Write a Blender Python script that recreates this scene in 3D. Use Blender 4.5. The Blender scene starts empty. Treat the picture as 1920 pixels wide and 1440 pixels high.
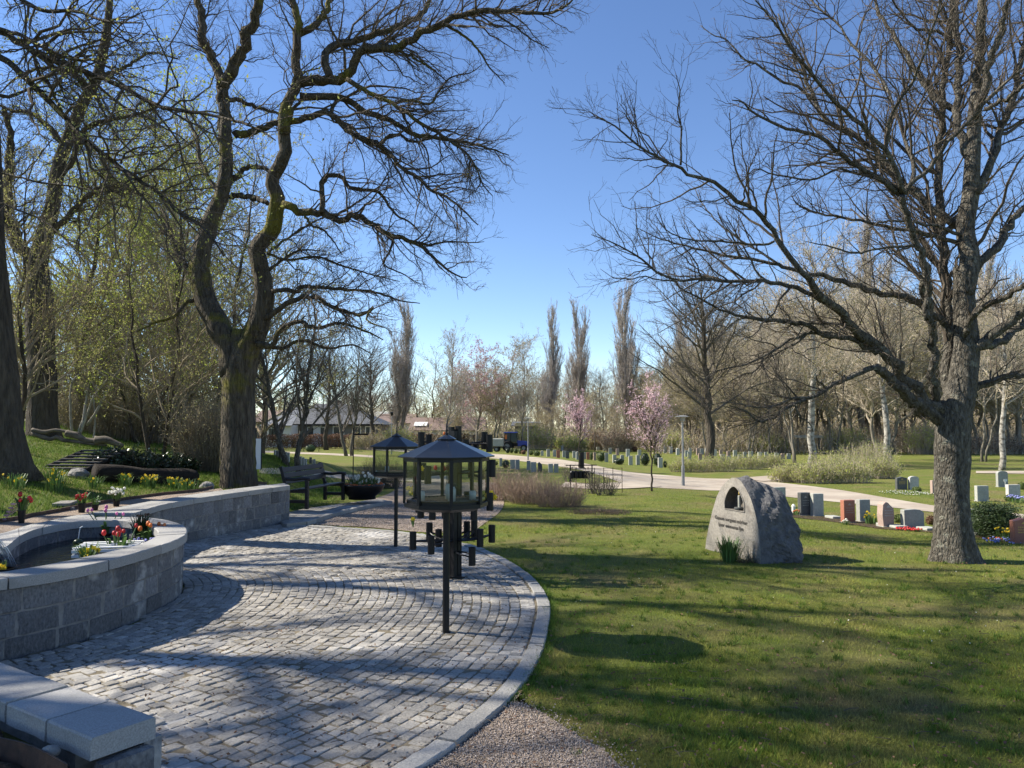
import bpy, math, random
import numpy as np
from mathutils import Vector, Matrix
rad = math.radians
# ------------------------------------------------------------------ camera, sky, sun, exposure
SC = bpy.context.scene
CAMH, PITCH, F = 1.85, rad(3.18), 1442.0
cam_d = bpy.data.cameras.new('camera'); cam = bpy.data.objects.new('camera', cam_d)
SC.collection.objects.link(cam); SC.camera = cam
cam.location = (0, 0, CAMH); cam.rotation_euler = (rad(90) + PITCH, 0, 0)
cam_d.sensor_width = 36; cam_d.lens = 36 * F / 1920; cam_d.clip_end = 3000; cam_d.clip_start = 0.05
SUN_EL, SUN_AZ = rad(41), math.atan2(0.21, -0.98)      # azimuth of the sun, measured from +X
W = bpy.data.worlds.new('World'); SC.world = W; W.use_nodes = True
nt = W.node_tree; nt.nodes.clear()
sky = nt.nodes.new('ShaderNodeTexSky'); sky.sky_type = 'NISHITA'; sky.sun_disc = False
sky.sun_elevation = SUN_EL
sky.sun_rotation = rad(90) - SUN_AZ
sky.altitude = 1800; sky.air_density = 1.0; sky.dust_density = 0.0; sky.ozone_density = 1.6
bg = nt.nodes.new('ShaderNodeBackground'); bg.inputs[1].default_value = 0.108
wo = nt.nodes.new('ShaderNodeOutputWorld')
hs = nt.nodes.new('ShaderNodeHueSaturation'); hs.inputs['Saturation'].default_value = 1.12; hs.inputs['Hue'].default_value = 0.506; nt.links.new(sky.outputs[0], hs.inputs['Color']); nt.links.new(hs.outputs[0], bg.inputs[0]); nt.links.new(bg.outputs[0], wo.inputs[0])
sd = bpy.data.lights.new('sun', 'SUN'); sd.energy = 5.0; sd.angle = rad(0.53); sd.color = (1, 0.93, 0.80)
sun = bpy.data.objects.new('sun', sd); SC.collection.objects.link(sun)
sdir = Vector((math.cos(SUN_AZ) * math.cos(SUN_EL), math.sin(SUN_AZ) * math.cos(SUN_EL), math.sin(SUN_EL)))
sun.rotation_euler = sdir.to_track_quat('Z', 'Y').to_euler(); sun.location = sdir * 60
SC.view_settings.view_transform = 'Standard'; SC.view_settings.look = 'None'
SC.view_settings.exposure = 0.95; SC.view_settings.gamma = 1
SC.render.engine = 'CYCLES'
SC.cycles.use_denoising = True; SC.cycles.max_bounces = 5; SC.cycles.diffuse_bounces = 2
SC.cycles.glossy_bounces = 2; SC.cycles.transparent_max_bounces = 10; SC.cycles.transmission_bounces = 4
SC.cycles.caustics_reflective = False; SC.cycles.caustics_refractive = False
SC.cycles.sample_clamp_indirect = 6

rng = np.random.default_rng(7)
random.seed(7)
COL = SC.collection

# ------------------------------------------------------------------ pixel rays -> world
CPI, SPI = math.cos(PITCH), math.sin(PITCH)
def ray(px, py):
    a, b = (px - 960) / F, -(py - 720) / F
    return np.array([a, CPI - b * SPI, SPI + b * CPI])
def R(px, py, z=0.0):
    d = ray(px, py); t = (z - CAMH) / d[2]
    return np.array([d[0] * t, d[1] * t, z])
def D(px, py, Y):
    d = ray(px, py); t = Y / d[1]
    return np.array([d[0] * t, Y, CAMH + d[2] * t])
def sstep(a, b, x):
    t = np.clip((x - a) / (b - a), 0, 1); return t * t * (3 - 2 * t)
def inpoly(x, y, poly):
    x = np.asarray(x, float); y = np.asarray(y, float); c = np.zeros(x.shape, bool)
    n = len(poly)
    for i in range(n):
        x1, y1 = poly[i][0], poly[i][1]; x2, y2 = poly[(i + 1) % n][0], poly[(i + 1) % n][1]
        if y1 == y2: continue
        m = ((y1 > y) != (y2 > y)) & (x < (x2 - x1) * (y - y1) / (y2 - y1) + x1)
        c ^= m
    return c
def smooth_curve(pts, n=40, closed=False):
    P = np.array(pts, float)
    if closed: P = np.vstack([P[-1], P, P[0], P[1]])
    else: P = np.vstack([2 * P[0] - P[1], P, 2 * P[-1] - P[-2]])
    out = []
    m = len(P) - 3
    per = max(2, int(math.ceil(n * 4 / m)))
    for i in range(m):
        p0, p1, p2, p3 = P[i], P[i + 1], P[i + 2], P[i + 3]
        for t in np.linspace(0, 1, per, endpoint=False):
            out.append(0.5 * ((2 * p1) + (-p0 + p2) * t + (2 * p0 - 5 * p1 + 4 * p2 - p3) * t * t + (-p0 + 3 * p1 - 3 * p2 + p3) * t ** 3))
    if not closed: out.append(P[-2])
    return resample(np.array(out), n)
def resample(P, n):
    P = np.asarray(P, float); d = np.r_[0, np.cumsum(np.linalg.norm(np.diff(P, axis=0), axis=1))]
    s = np.linspace(0, d[-1], n)
    return np.stack([np.interp(s, d, P[:, k]) for k in range(P.shape[1])], 1)

# ------------------------------------------------------------------ layout curves
ZW = 0.66                                      # top of the stone walls
POOL_OUT = [R(*p, ZW)[:2] for p in [(185, 969), (225, 969), (275, 970), (312, 975), (342, 984), (350, 992), (349, 1001), (332, 1011), (300, 1023), (245, 1040), (180, 1056), (100, 1071), (0, 1086)]]
POOL_OUT += [np.array(p) for p in [(-4.45, 5.35), (-5.1, 4.75), (-6.0, 4.3)]]
POOL_IN = [R(*p, ZW)[:2] for p in [(142, 977), (212, 975), (250, 978), (275, 984), (292, 992), (296, 1001), (282, 1011), (250, 1024), (200, 1036), (135, 1049), (15, 1070)]]
POOL_IN += [np.array(p) for p in [(-4.75, 5.75), (-5.3, 5.2), (-6.1, 4.75)]]
BACK_OUT = [R(*p, ZW)[:2] for p in [(172, 962), (130, 968), (87, 977), (50, 985), (0, 1000)]] + [np.array(p) for p in [(-5.75, 7.6), (-6.0, 6.7), (-6.6, 6.1)]]
BACK_IN = [R(*p, ZW)[:2] for p in [(185, 975), (138, 978), (75, 990), (37, 1005), (0, 1030)]] + [np.array(p) for p in [(-5.05, 6.9), (-5.4, 6.2), (-6.1, 5.5)]]
WB_OUT = [R(*p, ZW)[:2] for p in [(235, 966), (257, 960), (300, 947), (350, 937), (395, 930), (475, 919), (544, 910)]]
WB_IN = [R(*p, ZW)[:2] for p in [(160, 965), (190, 957), (250, 945), (325, 932), (400, 921), (475, 912), (532, 905.5)]]
KERB = [(775, 1440), (855, 1385), (945, 1310), (995, 1240), (1013, 1185), (1016, 1130), (983, 1080), (925, 1040), (860, 1016), (760, 995), (660, 986), (541, 979)]
KERB = [np.array([-1.15, 3.35]), np.array([-1.9, 2.75])][::-1] + [R(px, py, 0.0)[:2] for px, py in KERB]
KERB = smooth_curve(KERB, 120)
mid = lambda A, B: [(np.array(a) + np.array(b)) / 2 for a, b in zip(A, B)]
_bo, _bi = smooth_curve(BACK_OUT, 20), smooth_curve(BACK_IN, 20)
_wo, _wi = smooth_curve(WB_OUT, 24), smooth_curve(WB_IN, 24)
BANK_POLY = [(-40, 3.0), (-7.5, 5.2)] + [tuple(p) for p in mid(_bo, _bi)[::-1]] + [tuple(p) for p in mid(_wo, _wi)] + [(-4.75, 15.75), (-40, 15.75)]
POOL_POLY = [tuple(p) for p in mid(smooth_curve(POOL_OUT, 40), smooth_curve(POOL_IN, 40))] + [(-7.0, 4.8)] + [tuple(p) for p in mid(_bo, _bi)[::-1]]
# low wall in the near corner
ZC = 0.45
CA, CB = R(295, 1345, ZC)[:2], R(187, 1392, ZC)[:2]
cu = R(0, 1240, ZC)[:2] - CA; cu /= np.linalg.norm(cu)
cn = np.array([cu[1], -cu[0]]); cn = cn if np.dot(cn, CB - CA) > 0 else -cn
CW = float(np.dot(CB - CA, cn))
SOIL_POLY = [tuple(CA + cn * CW * 0.5 + cu * 0.35), tuple(CA + cn * CW * 0.5 + cu * 6), tuple(CA + cn * 6 + cu * 6), tuple(CA + cn * 6 + cu * 0.35)]

def zt(x, y, steps=True):
    """height of the ground"""
    x = np.asarray(x, float); y = np.asarray(y, float)
    z = -0.013 * np.clip(y - 8, 0, 62)
    z = z - 0.30 * sstep(3.5, 8, x) * sstep(11.5, 15.5, y)
    z = z + 0.020 * np.sin(x * 0.9 + 1.3) * np.cos(y * 0.7) * sstep(0.4, 2.5, x) * sstep(40, 15, y)
    Hb = 0.585 + 0.15 * np.clip(-6.6 - x, 0, 9.5) + 0.03 * np.sin(x * 1.7) * np.cos(y * 1.3)
    f = sstep(0, 2.0, (-4.85 - (y - 15.75) * 0.10) - x) * (y >= 15.75) * sstep(46, 24, y)
    b = inpoly(x, y, BANK_POLY)
    z = np.where(b, Hb, np.where(y >= 15.75, z * (1 - f) + Hb * f, z))
    z = np.where(inpoly(x, y, POOL_POLY), 0.25, z)
    z = np.where(inpoly(x, y, SOIL_POLY), 0.28, z)
    return z
def z1(x, y): return float(zt(np.array([x]), np.array([y]))[0])
def G(px, py, dmax=160, default=60):
    d = ray(px, py)
    t = np.concatenate([np.arange(2.0, 40, 0.03), np.arange(40, dmax, 0.2)])
    h = CAMH + d[2] * t - zt(d[0] * t, d[1] * t)
    k = np.argmax(h < 0)
    if h[k] >= 0: k = int(np.argmin(abs(t - default)))
    x, y = d[0] * t[k], d[1] * t[k]
    return np.array([x, y, z1(x, y)])

# ------------------------------------------------------------------ naming and grouping
def tag(o, label=None, cat=None, group=None, kind=None):
    if label: o['label'] = label
    if cat: o['category'] = cat
    if group: o['group'] = group
    if kind: o['kind'] = kind
    return o
def empty(name, loc=(0, 0, 0), rz=0.0, label=None, cat=None, group=None, scale=1.0):
    o = bpy.data.objects.new(name, None); COL.objects.link(o); o.empty_display_size = 0.1
    o.location = [float(v) for v in loc]; o.rotation_euler = (0, 0, float(rz)); o.scale = (scale,) * 3
    return tag(o, label, cat, group)
def copy_tree(o, parent=None):
    c = o.copy(); COL.objects.link(c); c.parent = parent
    for ch in [k for k in o.children]: copy_tree(ch, c)
    return c
ORD = ['first', 'second', 'third', 'fourth', 'fifth', 'sixth', 'seventh', 'eighth', 'ninth', 'tenth', 'eleventh', 'twelfth', 'thirteenth', 'fourteenth', 'fifteenth', 'sixteenth', 'seventeenth', 'eighteenth', 'nineteenth', 'twentieth']
for _t, _n in (('twenty', 20), ('thirty', 30), ('forty', 40)):
    if _n > 20: ORD.append({30: 'thirtieth', 40: 'fortieth'}[_n])
    ORD += [_t + '-' + ORD[k] for k in range(9)]

# ------------------------------------------------------------------ mesh builder
class MB:
    def __init__(s): s.v = []; s.f = []; s.n = 0; s.cols = False; s.c = []
    def add(s, V, faces, mi=0, col=None):
        V = np.asarray(V, float).reshape(-1, 3)
        if not isinstance(faces, list): faces = [faces]
        for f in faces:
            f = np.asarray(f, np.int64)
            if f.ndim == 1: f = f[None]
            s.f.append((f + s.n, mi))
        s.v.append(V); s.n += len(V)
        if col is None: col = np.full((len(V), 4), 0.5)
        else:
            col = np.asarray(col, float)
            if col.ndim == 0: col = np.full((len(V), 4), float(col))
            elif col.ndim == 1 and len(col) == len(V): col = np.repeat(col[:, None], 4, 1)
            s.cols = True
        s.c.append(col)
        return s
    def box(s, c, d, rz=0.0, mi=0, rx=0.0, ry=0.0, M=None, col=None, taper=1.0):
        dx, dy, dz = d[0] / 2, d[1] / 2, d[2] / 2
        V = np.array([(-dx, -dy, -dz), (dx, -dy, -dz), (dx, dy, -dz), (-dx, dy, -dz), (-dx * taper, -dy * taper, dz), (dx * taper, -dy * taper, dz), (dx * taper, dy * taper, dz), (-dx * taper, dy * taper, dz)])
        Mx = np.array((Matrix.Rotation(rz, 3, 'Z') @ Matrix.Rotation(ry, 3, 'Y') @ Matrix.Rotation(rx, 3, 'X')))
        V = V @ Mx.T + np.array(c, float)
        if M is not None: V = V @ M[:3, :3].T + M[:3, 3]
        return s.add(V, np.array([(0, 3, 2, 1), (4, 5, 6, 7), (0, 1, 5, 4), (1, 2, 6, 5), (2, 3, 7, 6), (3, 0, 4, 7)]), mi, col)
    def pane(s, c, d, rz=0.0, mi=0):
        a, b = math.cos(rz) * d[0] / 2, math.sin(rz) * d[0] / 2; h = d[2] / 2
        return s.add([(c[0] - a, c[1] - b, c[2] - h), (c[0] + a, c[1] + b, c[2] - h), (c[0] + a, c[1] + b, c[2] + h), (c[0] - a, c[1] - b, c[2] + h)], np.array([[0, 1, 2, 3]]), mi)
    def tube(s, P, r, n=8, mi=0, cap=True, noise=0.0, flare=None, col=None):
        P = np.asarray(P, float); K = len(P); r = np.broadcast_to(np.asarray(r, float), (K,))
        T = np.gradient(P, axis=0); T /= np.linalg.norm(T, axis=1)[:, None] + 1e-9
        u = np.cross(T[0], [0, 0, 1.0]) if abs(T[0][2]) < 0.9 else np.cross(T[0], [0, 1.0, 0]); u /= np.linalg.norm(u)
        V = []; a = np.arange(n) * 2 * math.pi / n
        step_ = np.linalg.norm(P[-1] - P[0]) / K; ph_ = rng.random() * 6
        lump = 1 + noise * rng.standard_normal((1, n)) * 0.6
        for k in range(K):
            u = u - T[k] * np.dot(u, T[k]); u /= np.linalg.norm(u); w = np.cross(T[k], u)
            rr = r[k] * np.ones(n)
            if noise: h_ = k * step_ / (r[0] * 2.2); rr = rr * (1 + .6 * noise * (lump[0] - 1) / noise + noise * (np.sin(3 * a + 1.7 * h_ + ph_) + .7 * np.sin(5 * a - 2.6 * h_ + ph_ * 2) + .6 * np.sin(2 * a + 4.1 * h_) + .5 * np.sin(8 * a + 5.3 * h_)) * .7)
            if flare is not None: rr = rr * (1 + flare[k] * (0.5 + 0.5 * np.cos(a * 5 + 0.7) + 0.4 * np.cos(a * 3)))
            V.append(P[k] + rr[:, None] * (np.cos(a)[:, None] * u + np.sin(a)[:, None] * w))
        V = np.concatenate(V)
        i = np.arange(n); j = (i + 1) % n; q = []
        for k in range(K - 1): q.append(np.stack([k * n + i, k * n + j, (k + 1) * n + j, (k + 1) * n + i], 1))
        fs = [np.concatenate(q)]
        if cap: fs += [np.arange(n)[::-1], (K - 1) * n + np.arange(n)]
        return s.add(V, fs, mi, col)
    def cyl(s, p0, p1, r0, r1=None, n=12, mi=0): return s.tube([p0, p1], [r0, r0 if r1 is None else r1], n, mi)
    def lathe(s, prof, c=(0, 0, 0), n=16, mi=0, rot=0.0):
        a = np.arange(n) * 2 * math.pi / n + rot; V = []
        for (r, z) in prof: V.append(np.stack([c[0] + r * np.cos(a), c[1] + r * np.sin(a), np.full(n, c[2] + z)], 1))
        i = np.arange(n); j = (i + 1) % n
        q = [np.stack([k * n + i, k * n + j, (k + 1) * n + j, (k + 1) * n + i], 1) for k in range(len(prof) - 1)]
        return s.add(np.concatenate(V), [np.concatenate(q), np.arange(n)[::-1], (len(prof) - 1) * n + np.arange(n)], mi)
    def prism(s, poly, h, M=None, mi=0):
        """poly in the XZ plane, extruded along Y from 0 to h"""
        n = len(poly); V = [(p[0], 0, p[1]) for p in poly] + [(p[0], h, p[1]) for p in poly]
        V = np.array(V, float)
        if M is not None: V = V @ M[:3, :3].T + M[:3, 3]
        i = np.arange(n); j = (i + 1) % n
        return s.add(V, [np.arange(n), (n + np.arange(n))[::-1], np.stack([i, n + i, n + j, j], 1)], mi)
    def ball(s, c, r, sc=(1, 1, 1), n=10, m=7, noise=0.0, mi=0, col=None):
        V = []
        for k in range(m + 1):
            th = math.pi * k / m
            for l in range(n):
                ph = 2 * math.pi * l / n; rr = r * (1 + noise * rng.standard_normal()) if 0 < k < m else r
                V.append((c[0] + rr * sc[0] * math.sin(th) * math.cos(ph), c[1] + rr * sc[1] * math.sin(th) * math.sin(ph), c[2] + rr * sc[2] * math.cos(th)))
        q = [(k * n + l, (k + 1) * n + l, (k + 1) * n + (l + 1) % n, k * n + (l + 1) % n) for k in range(m) for l in range(n)]
        return s.add(V, np.array(q), mi, col)
    def twigs(s, P, Rr, n=3, mi=0):
        """P (N,K,3), Rr (N,K): many thin tubes at once"""
        if len(P) == 0: return s
        N, K = P.shape[:2]
        T = np.gradient(P, axis=1); T /= np.linalg.norm(T, axis=2)[..., None] + 1e-9
        m = P[:, -1] - P[:, 0]; ref = np.cross(m, rng.standard_normal((N, 3))); ref /= np.linalg.norm(ref, axis=1)[:, None] + 1e-9
        U = np.cross(T, ref[:, None, :]); U /= np.linalg.norm(U, axis=2)[..., None] + 1e-9
        Wv = np.cross(T, U)
        a = np.arange(n) * 2 * math.pi / n
        V = P[:, :, None, :] + Rr[:, :, None, None] * (np.cos(a)[None, None, :, None] * U[:, :, None, :] + np.sin(a)[None, None, :, None] * Wv[:, :, None, :])
        base = (np.arange(N) * K * n)[:, None, None] + (np.arange(K - 1) * n)[None, :, None]
        i = np.arange(n)[None, None, :]; j = (np.arange(n) + 1)[None, None, :] % n
        q = np.stack([base + i, base + j, base + n + j, base + n + i], -1).reshape(-1, 4)
        return s.add(V.reshape(-1, 3), q, mi)
    def leaves(s, C, size, mi=1, col=None, asp=0.6, flat=0.0):
        """random little quads at the points C"""
        N = len(C)
        if N == 0: return s
        d = rng.standard_normal((N, 3)); d[:, 2] *= (1 - flat); d /= np.linalg.norm(d, axis=1)[:, None]
        e = np.cross(d, rng.standard_normal((N, 3))); e /= np.linalg.norm(e, axis=1)[:, None]
        sz = (size * (0.6 + 0.8 * rng.random(N)))[:, None]
        V = np.stack([C, C + d * sz * 0.5 + e * sz * asp * 0.5, C + d * sz, C + d * sz * 0.5 - e * sz * asp * 0.5], 1).reshape(-1, 3)
        q = (np.arange(N) * 4)[:, None] + np.arange(4)[None]
        if col is not None: col = np.repeat(col, 4)
        return s.add(V, q, mi, col)
    def build(s, name, mats, parent=None, smooth=False, bevel=0.0, seg=2):
        me = bpy.data.meshes.new(name)
        V = np.concatenate(s.v); me.vertices.add(len(V)); me.vertices.foreach_set('co', V.astype(np.float32).ravel())
        tot = sum(f.size for f, _ in s.f); nf = sum(len(f) for f, _ in s.f)
        me.loops.add(tot); me.polygons.add(nf)
        li = np.concatenate([f.ravel() for f, _ in s.f]).astype(np.int32)
        ls = np.concatenate([np.full(len(f), f.shape[1]) for f, _ in s.f]); st = np.r_[0, np.cumsum(ls)[:-1]].astype(np.int32)
        mi = np.concatenate([np.full(len(f), m) for f, m in s.f]).astype(np.int32)
        me.loops.foreach_set('vertex_index', li); me.polygons.foreach_set('loop_start', st)
        me.polygons.foreach_set('material_index', mi)
        me.polygons.foreach_set('use_smooth', np.full(nf, smooth))
        me.update(calc_edges=True); me.validate()
        if s.cols:
            at = me.color_attributes.new('var', 'FLOAT_COLOR', 'POINT')
            at.data.foreach_set('color', np.concatenate(s.c).astype(np.float32).ravel())
        if not isinstance(mats, (list, tuple)): mats = [mats]
        for m in mats: me.materials.append(m)
        o = bpy.data.objects.new(name, me); COL.objects.link(o)
        if parent is not None: o.parent = parent
        if bevel:
            b = o.modifiers.new('bevel', 'BEVEL'); b.width = bevel; b.segments = seg; b.limit_method = 'ANGLE'
        return o

# ------------------------------------------------------------------ materials
def mat(name, c1, c2=None, scale=6.0, rough=0.8, bump=0.0, bscale=40.0, stretch=(1, 1, 1), detail=6.0, metal=0.0, c3=None, s3=1.2, t3=(0.5, 0.62),
        voro=0.0, vscale=10.0, var=0.0, island=0.0, trans=0.0, spec=0.5, lo=0.35, hi=0.65, coat=0.0, bdist=0.02):
    m = bpy.data.materials.new(name); m.use_nodes = True; N = m.node_tree; L = N.links
    b = N.nodes['Principled BSDF']; b.inputs['Roughness'].default_value = rough; b.inputs['Metallic'].default_value = metal
    b.inputs['Specular IOR Level'].default_value = spec
    if coat: b.inputs['Coat Weight'].default_value = coat; b.inputs['Coat Roughness'].default_value = 0.108
    tc = N.nodes.new('ShaderNodeTexCoord'); mp = N.nodes.new('ShaderNodeMapping'); mp.inputs['Scale'].default_value = stretch
    L.new(tc.outputs['Object'], mp.inputs[0])
    def noise(sc, det=detail, src=mp.outputs[0]):
        n = N.nodes.new('ShaderNodeTexNoise'); n.inputs['Scale'].default_value = sc; n.inputs['Detail'].default_value = det
        n.inputs['Roughness'].default_value = 0.62; L.new(src, n.inputs['Vector']); return n.outputs[0]
    def ramp(src, a, bb):
        r = N.nodes.new('ShaderNodeMapRange'); r.inputs[1].default_value = a; r.inputs[2].default_value = bb; L.new(src, r.inputs[0]); return r.outputs[0]
    def mix(fac, a, bb, mode='MIX'):
        x = N.nodes.new('ShaderNodeMix'); x.data_type = 'RGBA'; x.blend_type = mode
        for sk, v in ((0, fac), (6, a), (7, bb)):
            if isinstance(v, tuple): x.inputs[sk].default_value = (*v, 1) if len(v) == 3 else v
            elif isinstance(v, (int, float)): x.inputs[sk].default_value = v
            else: L.new(v, x.inputs[sk])
        return x.outputs[2]
    c = None
    if c2 is not None: c = mix(ramp(noise(scale), lo, hi), c1, c2)
    if c3 is not None: c = mix(ramp(noise(s3, 4.0, tc.outputs['Object']), *t3), c if c is not None else c1, c3)
    if var or island:
        if var:
            at = N.nodes.new('ShaderNodeVertexColor'); at.layer_name = 'var'; src = at.outputs[0]; amt = var
        else:
            g = N.nodes.new('ShaderNodeNewGeometry'); src = g.outputs['Random Per Island']; amt = island
        mr = N.nodes.new('ShaderNodeMapRange'); mr.inputs[3].default_value = 1 - amt; mr.inputs[4].default_value = 1 + amt; L.new(src, mr.inputs[0])
        cc = N.nodes.new('ShaderNodeCombineColor')
        for k in range(3): L.new(mr.outputs[0], cc.inputs[k])
        c = mix(1.0, c if c is not None else c1, cc.outputs[0], 'MULTIPLY')
    if c is None: b.inputs['Base Color'].default_value = (*c1, 1)
    else: L.new(c, b.inputs['Base Color'])
    h = None
    if bump:
        h = noise(bscale, 8.0)
    if voro:
        v = N.nodes.new('ShaderNodeTexVoronoi'); v.inputs['Scale'].default_value = vscale; v.feature = 'DISTANCE_TO_EDGE'
        w = N.nodes.new('ShaderNodeVectorMath'); w.operation = 'ADD'
        nn = N.nodes.new('ShaderNodeTexNoise'); nn.inputs['Scale'].default_value = vscale * 0.7; L.new(mp.outputs[0], nn.inputs['Vector'])
        sc = N.nodes.new('ShaderNodeVectorMath'); sc.operation = 'SCALE'; sc.inputs[3].default_value = 0.9 / vscale * 2
        L.new(nn.outputs[1], sc.inputs[0]); L.new(mp.outputs[0], w.inputs[0]); L.new(sc.outputs[0], w.inputs[1]); L.new(w.outputs[0], v.inputs['Vector'])
        vo = ramp(v.outputs[0], 0, 0.35)
        if h is None: h = vo
        else:
            ma = N.nodes.new('ShaderNodeMath'); ma.operation = 'MULTIPLY_ADD'; ma.inputs[1].default_value = voro
            L.new(vo, ma.inputs[0]); L.new(h, ma.inputs[2]); h = ma.outputs[0]
    if h is not None:
        bp = N.nodes.new('ShaderNodeBump'); bp.inputs['Strength'].default_value = min(1, bump + voro * 0.5); bp.inputs['Distance'].default_value = bdist
        L.new(h, bp.inputs['Height']); L.new(bp.outputs[0], b.inputs['Normal'])
    if trans:
        tr = N.nodes.new('ShaderNodeBsdfTranslucent'); ms = N.nodes.new('ShaderNodeMixShader'); ms.inputs[0].default_value = trans
        if c is None: tr.inputs[0].default_value = (*c1, 1)
        else: L.new(c, tr.inputs[0])
        L.new(b.outputs[0], ms.inputs[1]); L.new(tr.outputs[0], ms.inputs[2]); L.new(ms.outputs[0], N.nodes['Material Output'].inputs[0])
    return m
def glass_mat(name, tint=(0.80, 0.83, 0.81)):
    m = bpy.data.materials.new(name); m.use_nodes = True; N = m.node_tree; N.nodes.clear(); L = N.links
    o = N.nodes.new('ShaderNodeOutputMaterial'); t = N.nodes.new('ShaderNodeBsdfTransparent'); g = N.nodes.new('ShaderNodeBsdfGlossy')
    t.inputs[0].default_value = (*tint, 1); g.inputs['Roughness'].default_value = 0.03; g.inputs[0].default_value = (0.9, 0.95, 1, 1)
    lw = N.nodes.new('ShaderNodeLayerWeight'); lw.inputs[0].default_value = 0.5; pw = N.nodes.new('ShaderNodeMath'); pw.operation = 'POWER'; pw.inputs[1].default_value = 4.0; L.new(lw.outputs['Facing'], pw.inputs[0]); f = N.nodes.new('ShaderNodeMath'); f.operation = 'MULTIPLY_ADD'; f.inputs[1].default_value = 0.7; f.inputs[2].default_value = 0.05; L.new(pw.outputs[0], f.inputs[0]); x = N.nodes.new('ShaderNodeMixShader')
    L.new(f.outputs[0], x.inputs[0]); L.new(t.outputs[0], x.inputs[1]); L.new(g.outputs[0], x.inputs[2]); L.new(x.outputs[0], o.inputs[0])
    return m
M = {}
M['bark_oak'] = mat('bark_oak', (0.15, 0.128, 0.095), (0.06, 0.05, 0.04), 14, 0.95, 0.7, 30, (1, 1, 0.16), c3=(0.17, 0.155, 0.035), s3=0.9, t3=(0.52, 0.62), voro=0.9, vscale=14, spec=0.2, bdist=0.05)
M['bark_grey'] = mat('bark_grey', (0.20, 0.182, 0.15), (0.065, 0.056, 0.044), 26, 0.95, 0.7, 50, (1, 1, 0.35), c3=(0.26, 0.25, 0.20), s3=7.5, t3=(0.60, 0.66), voro=0.8, vscale=26, spec=0.2, bdist=0.03)
M['bark_dark'] = mat('bark_dark', (0.11, 0.092, 0.07), (0.05, 0.042, 0.034), 12, 0.95, 0.6, 30, (1, 1, 0.2), c3=(0.09, 0.09, 0.03), s3=0.9, t3=(0.6, 0.7), voro=0.8, vscale=9, spec=0.2, bdist=0.04)
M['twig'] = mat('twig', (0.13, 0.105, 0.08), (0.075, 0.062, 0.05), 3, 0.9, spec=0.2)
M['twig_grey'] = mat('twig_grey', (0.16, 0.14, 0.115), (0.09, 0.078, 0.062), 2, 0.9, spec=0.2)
M['twig_lit'] = mat('twig_lit', (0.33, 0.28, 0.20), (0.20, 0.165, 0.12), 2, 0.9, spec=0.1)  # paler copy of twig, sunlight put into the colour for the left wood
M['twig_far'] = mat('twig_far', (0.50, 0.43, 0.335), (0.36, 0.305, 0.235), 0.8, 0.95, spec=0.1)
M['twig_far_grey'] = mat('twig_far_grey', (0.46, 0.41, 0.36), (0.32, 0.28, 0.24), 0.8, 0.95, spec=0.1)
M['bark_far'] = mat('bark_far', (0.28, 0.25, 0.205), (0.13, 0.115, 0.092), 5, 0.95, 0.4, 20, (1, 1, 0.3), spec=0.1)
M['bark_birch'] = mat('bark_birch', (0.40, 0.375, 0.33), (0.13, 0.118, 0.10), 5, 0.9, 0.4, 20, (0.8, 0.8, 1.1), spec=0.2, lo=0.44, hi=0.60)
M['leaf_bud'] = mat('leaf_bud', (0.46, 0.46, 0.14), (0.30, 0.31, 0.08), 0.6, 0.6, island=0.45, trans=0.35, spec=0.3)
M['leaf_lime'] = mat('leaf_lime', (0.46, 0.52, 0.10), (0.30, 0.36, 0.07), 0.5, 0.6, island=0.4, trans=0.4, spec=0.3)
M['leaf_olive'] = mat('leaf_olive', (0.42, 0.38, 0.19), (0.32, 0.27, 0.13), 0.5, 0.7, island=0.45, trans=0.3, spec=0.2)
M['leaf_shrub'] = mat('leaf_shrub', (0.42, 0.47, 0.10), (0.28, 0.33, 0.07), 1.0, 0.7, island=0.45, trans=0.3, spec=0.2)
M['leaf_dark'] = mat('leaf_dark', (0.035, 0.06, 0.022), (0.02, 0.035, 0.012), 3, 0.35, island=0.4, trans=0.08, spec=0.5)
M['leaf_conifer'] = mat('leaf_conifer', (0.06, 0.10, 0.025), (0.03, 0.05, 0.015), 3, 0.6, island=0.4, trans=0.1)
M['leaf_box'] = mat('leaf_box', (0.13, 0.17, 0.04), (0.07, 0.10, 0.025), 5, 0.6, island=0.4, trans=0.15)
M['leaf_brown'] = mat('leaf_brown', (0.24, 0.13, 0.075), (0.13, 0.08, 0.05), 2, 0.8, island=0.4, trans=0.2)
M['blossom'] = mat('blossom', (0.86, 0.66, 0.71), (0.78, 0.53, 0.58), 2, 0.7, island=0.3, trans=0.35)
M['blossom_pale'] = mat('blossom_pale', (0.62, 0.40, 0.45), (0.42, 0.26, 0.28), 1, 0.7, island=0.35, trans=0.3)
M['black'] = mat('black', (0.006, 0.006, 0.007), rough=0.45, spec=0.3)
M['black_metal'] = mat('black_metal', (0.009, 0.009, 0.010), (0.006, 0.006, 0.007), 8, 0.42, 0.12, 60, bdist=0.003, spec=0.35)
M['roof_metal'] = mat('roof_metal', (0.018, 0.02, 0.024), (0.013, 0.015, 0.018), 6, 0.30, 0.05, 20, spec=0.8, bdist=0.003)
M['bench_paint'] = mat('bench_paint', (0.011, 0.012, 0.016), (0.007, 0.008, 0.01), 8, 0.45, 0.2, 30, (1, 0.1, 1), bdist=0.004)
M['glass'] = glass_mat('glass')
M['granite'] = mat('granite', (0.30, 0.30, 0.30), (0.19, 0.19, 0.195), 90, 0.8, 0.5, 60, c3=(0.36, 0.345, 0.32), s3=3.5, t3=(0.58, 0.72), var=0.22, bdist=0.012)
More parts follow.
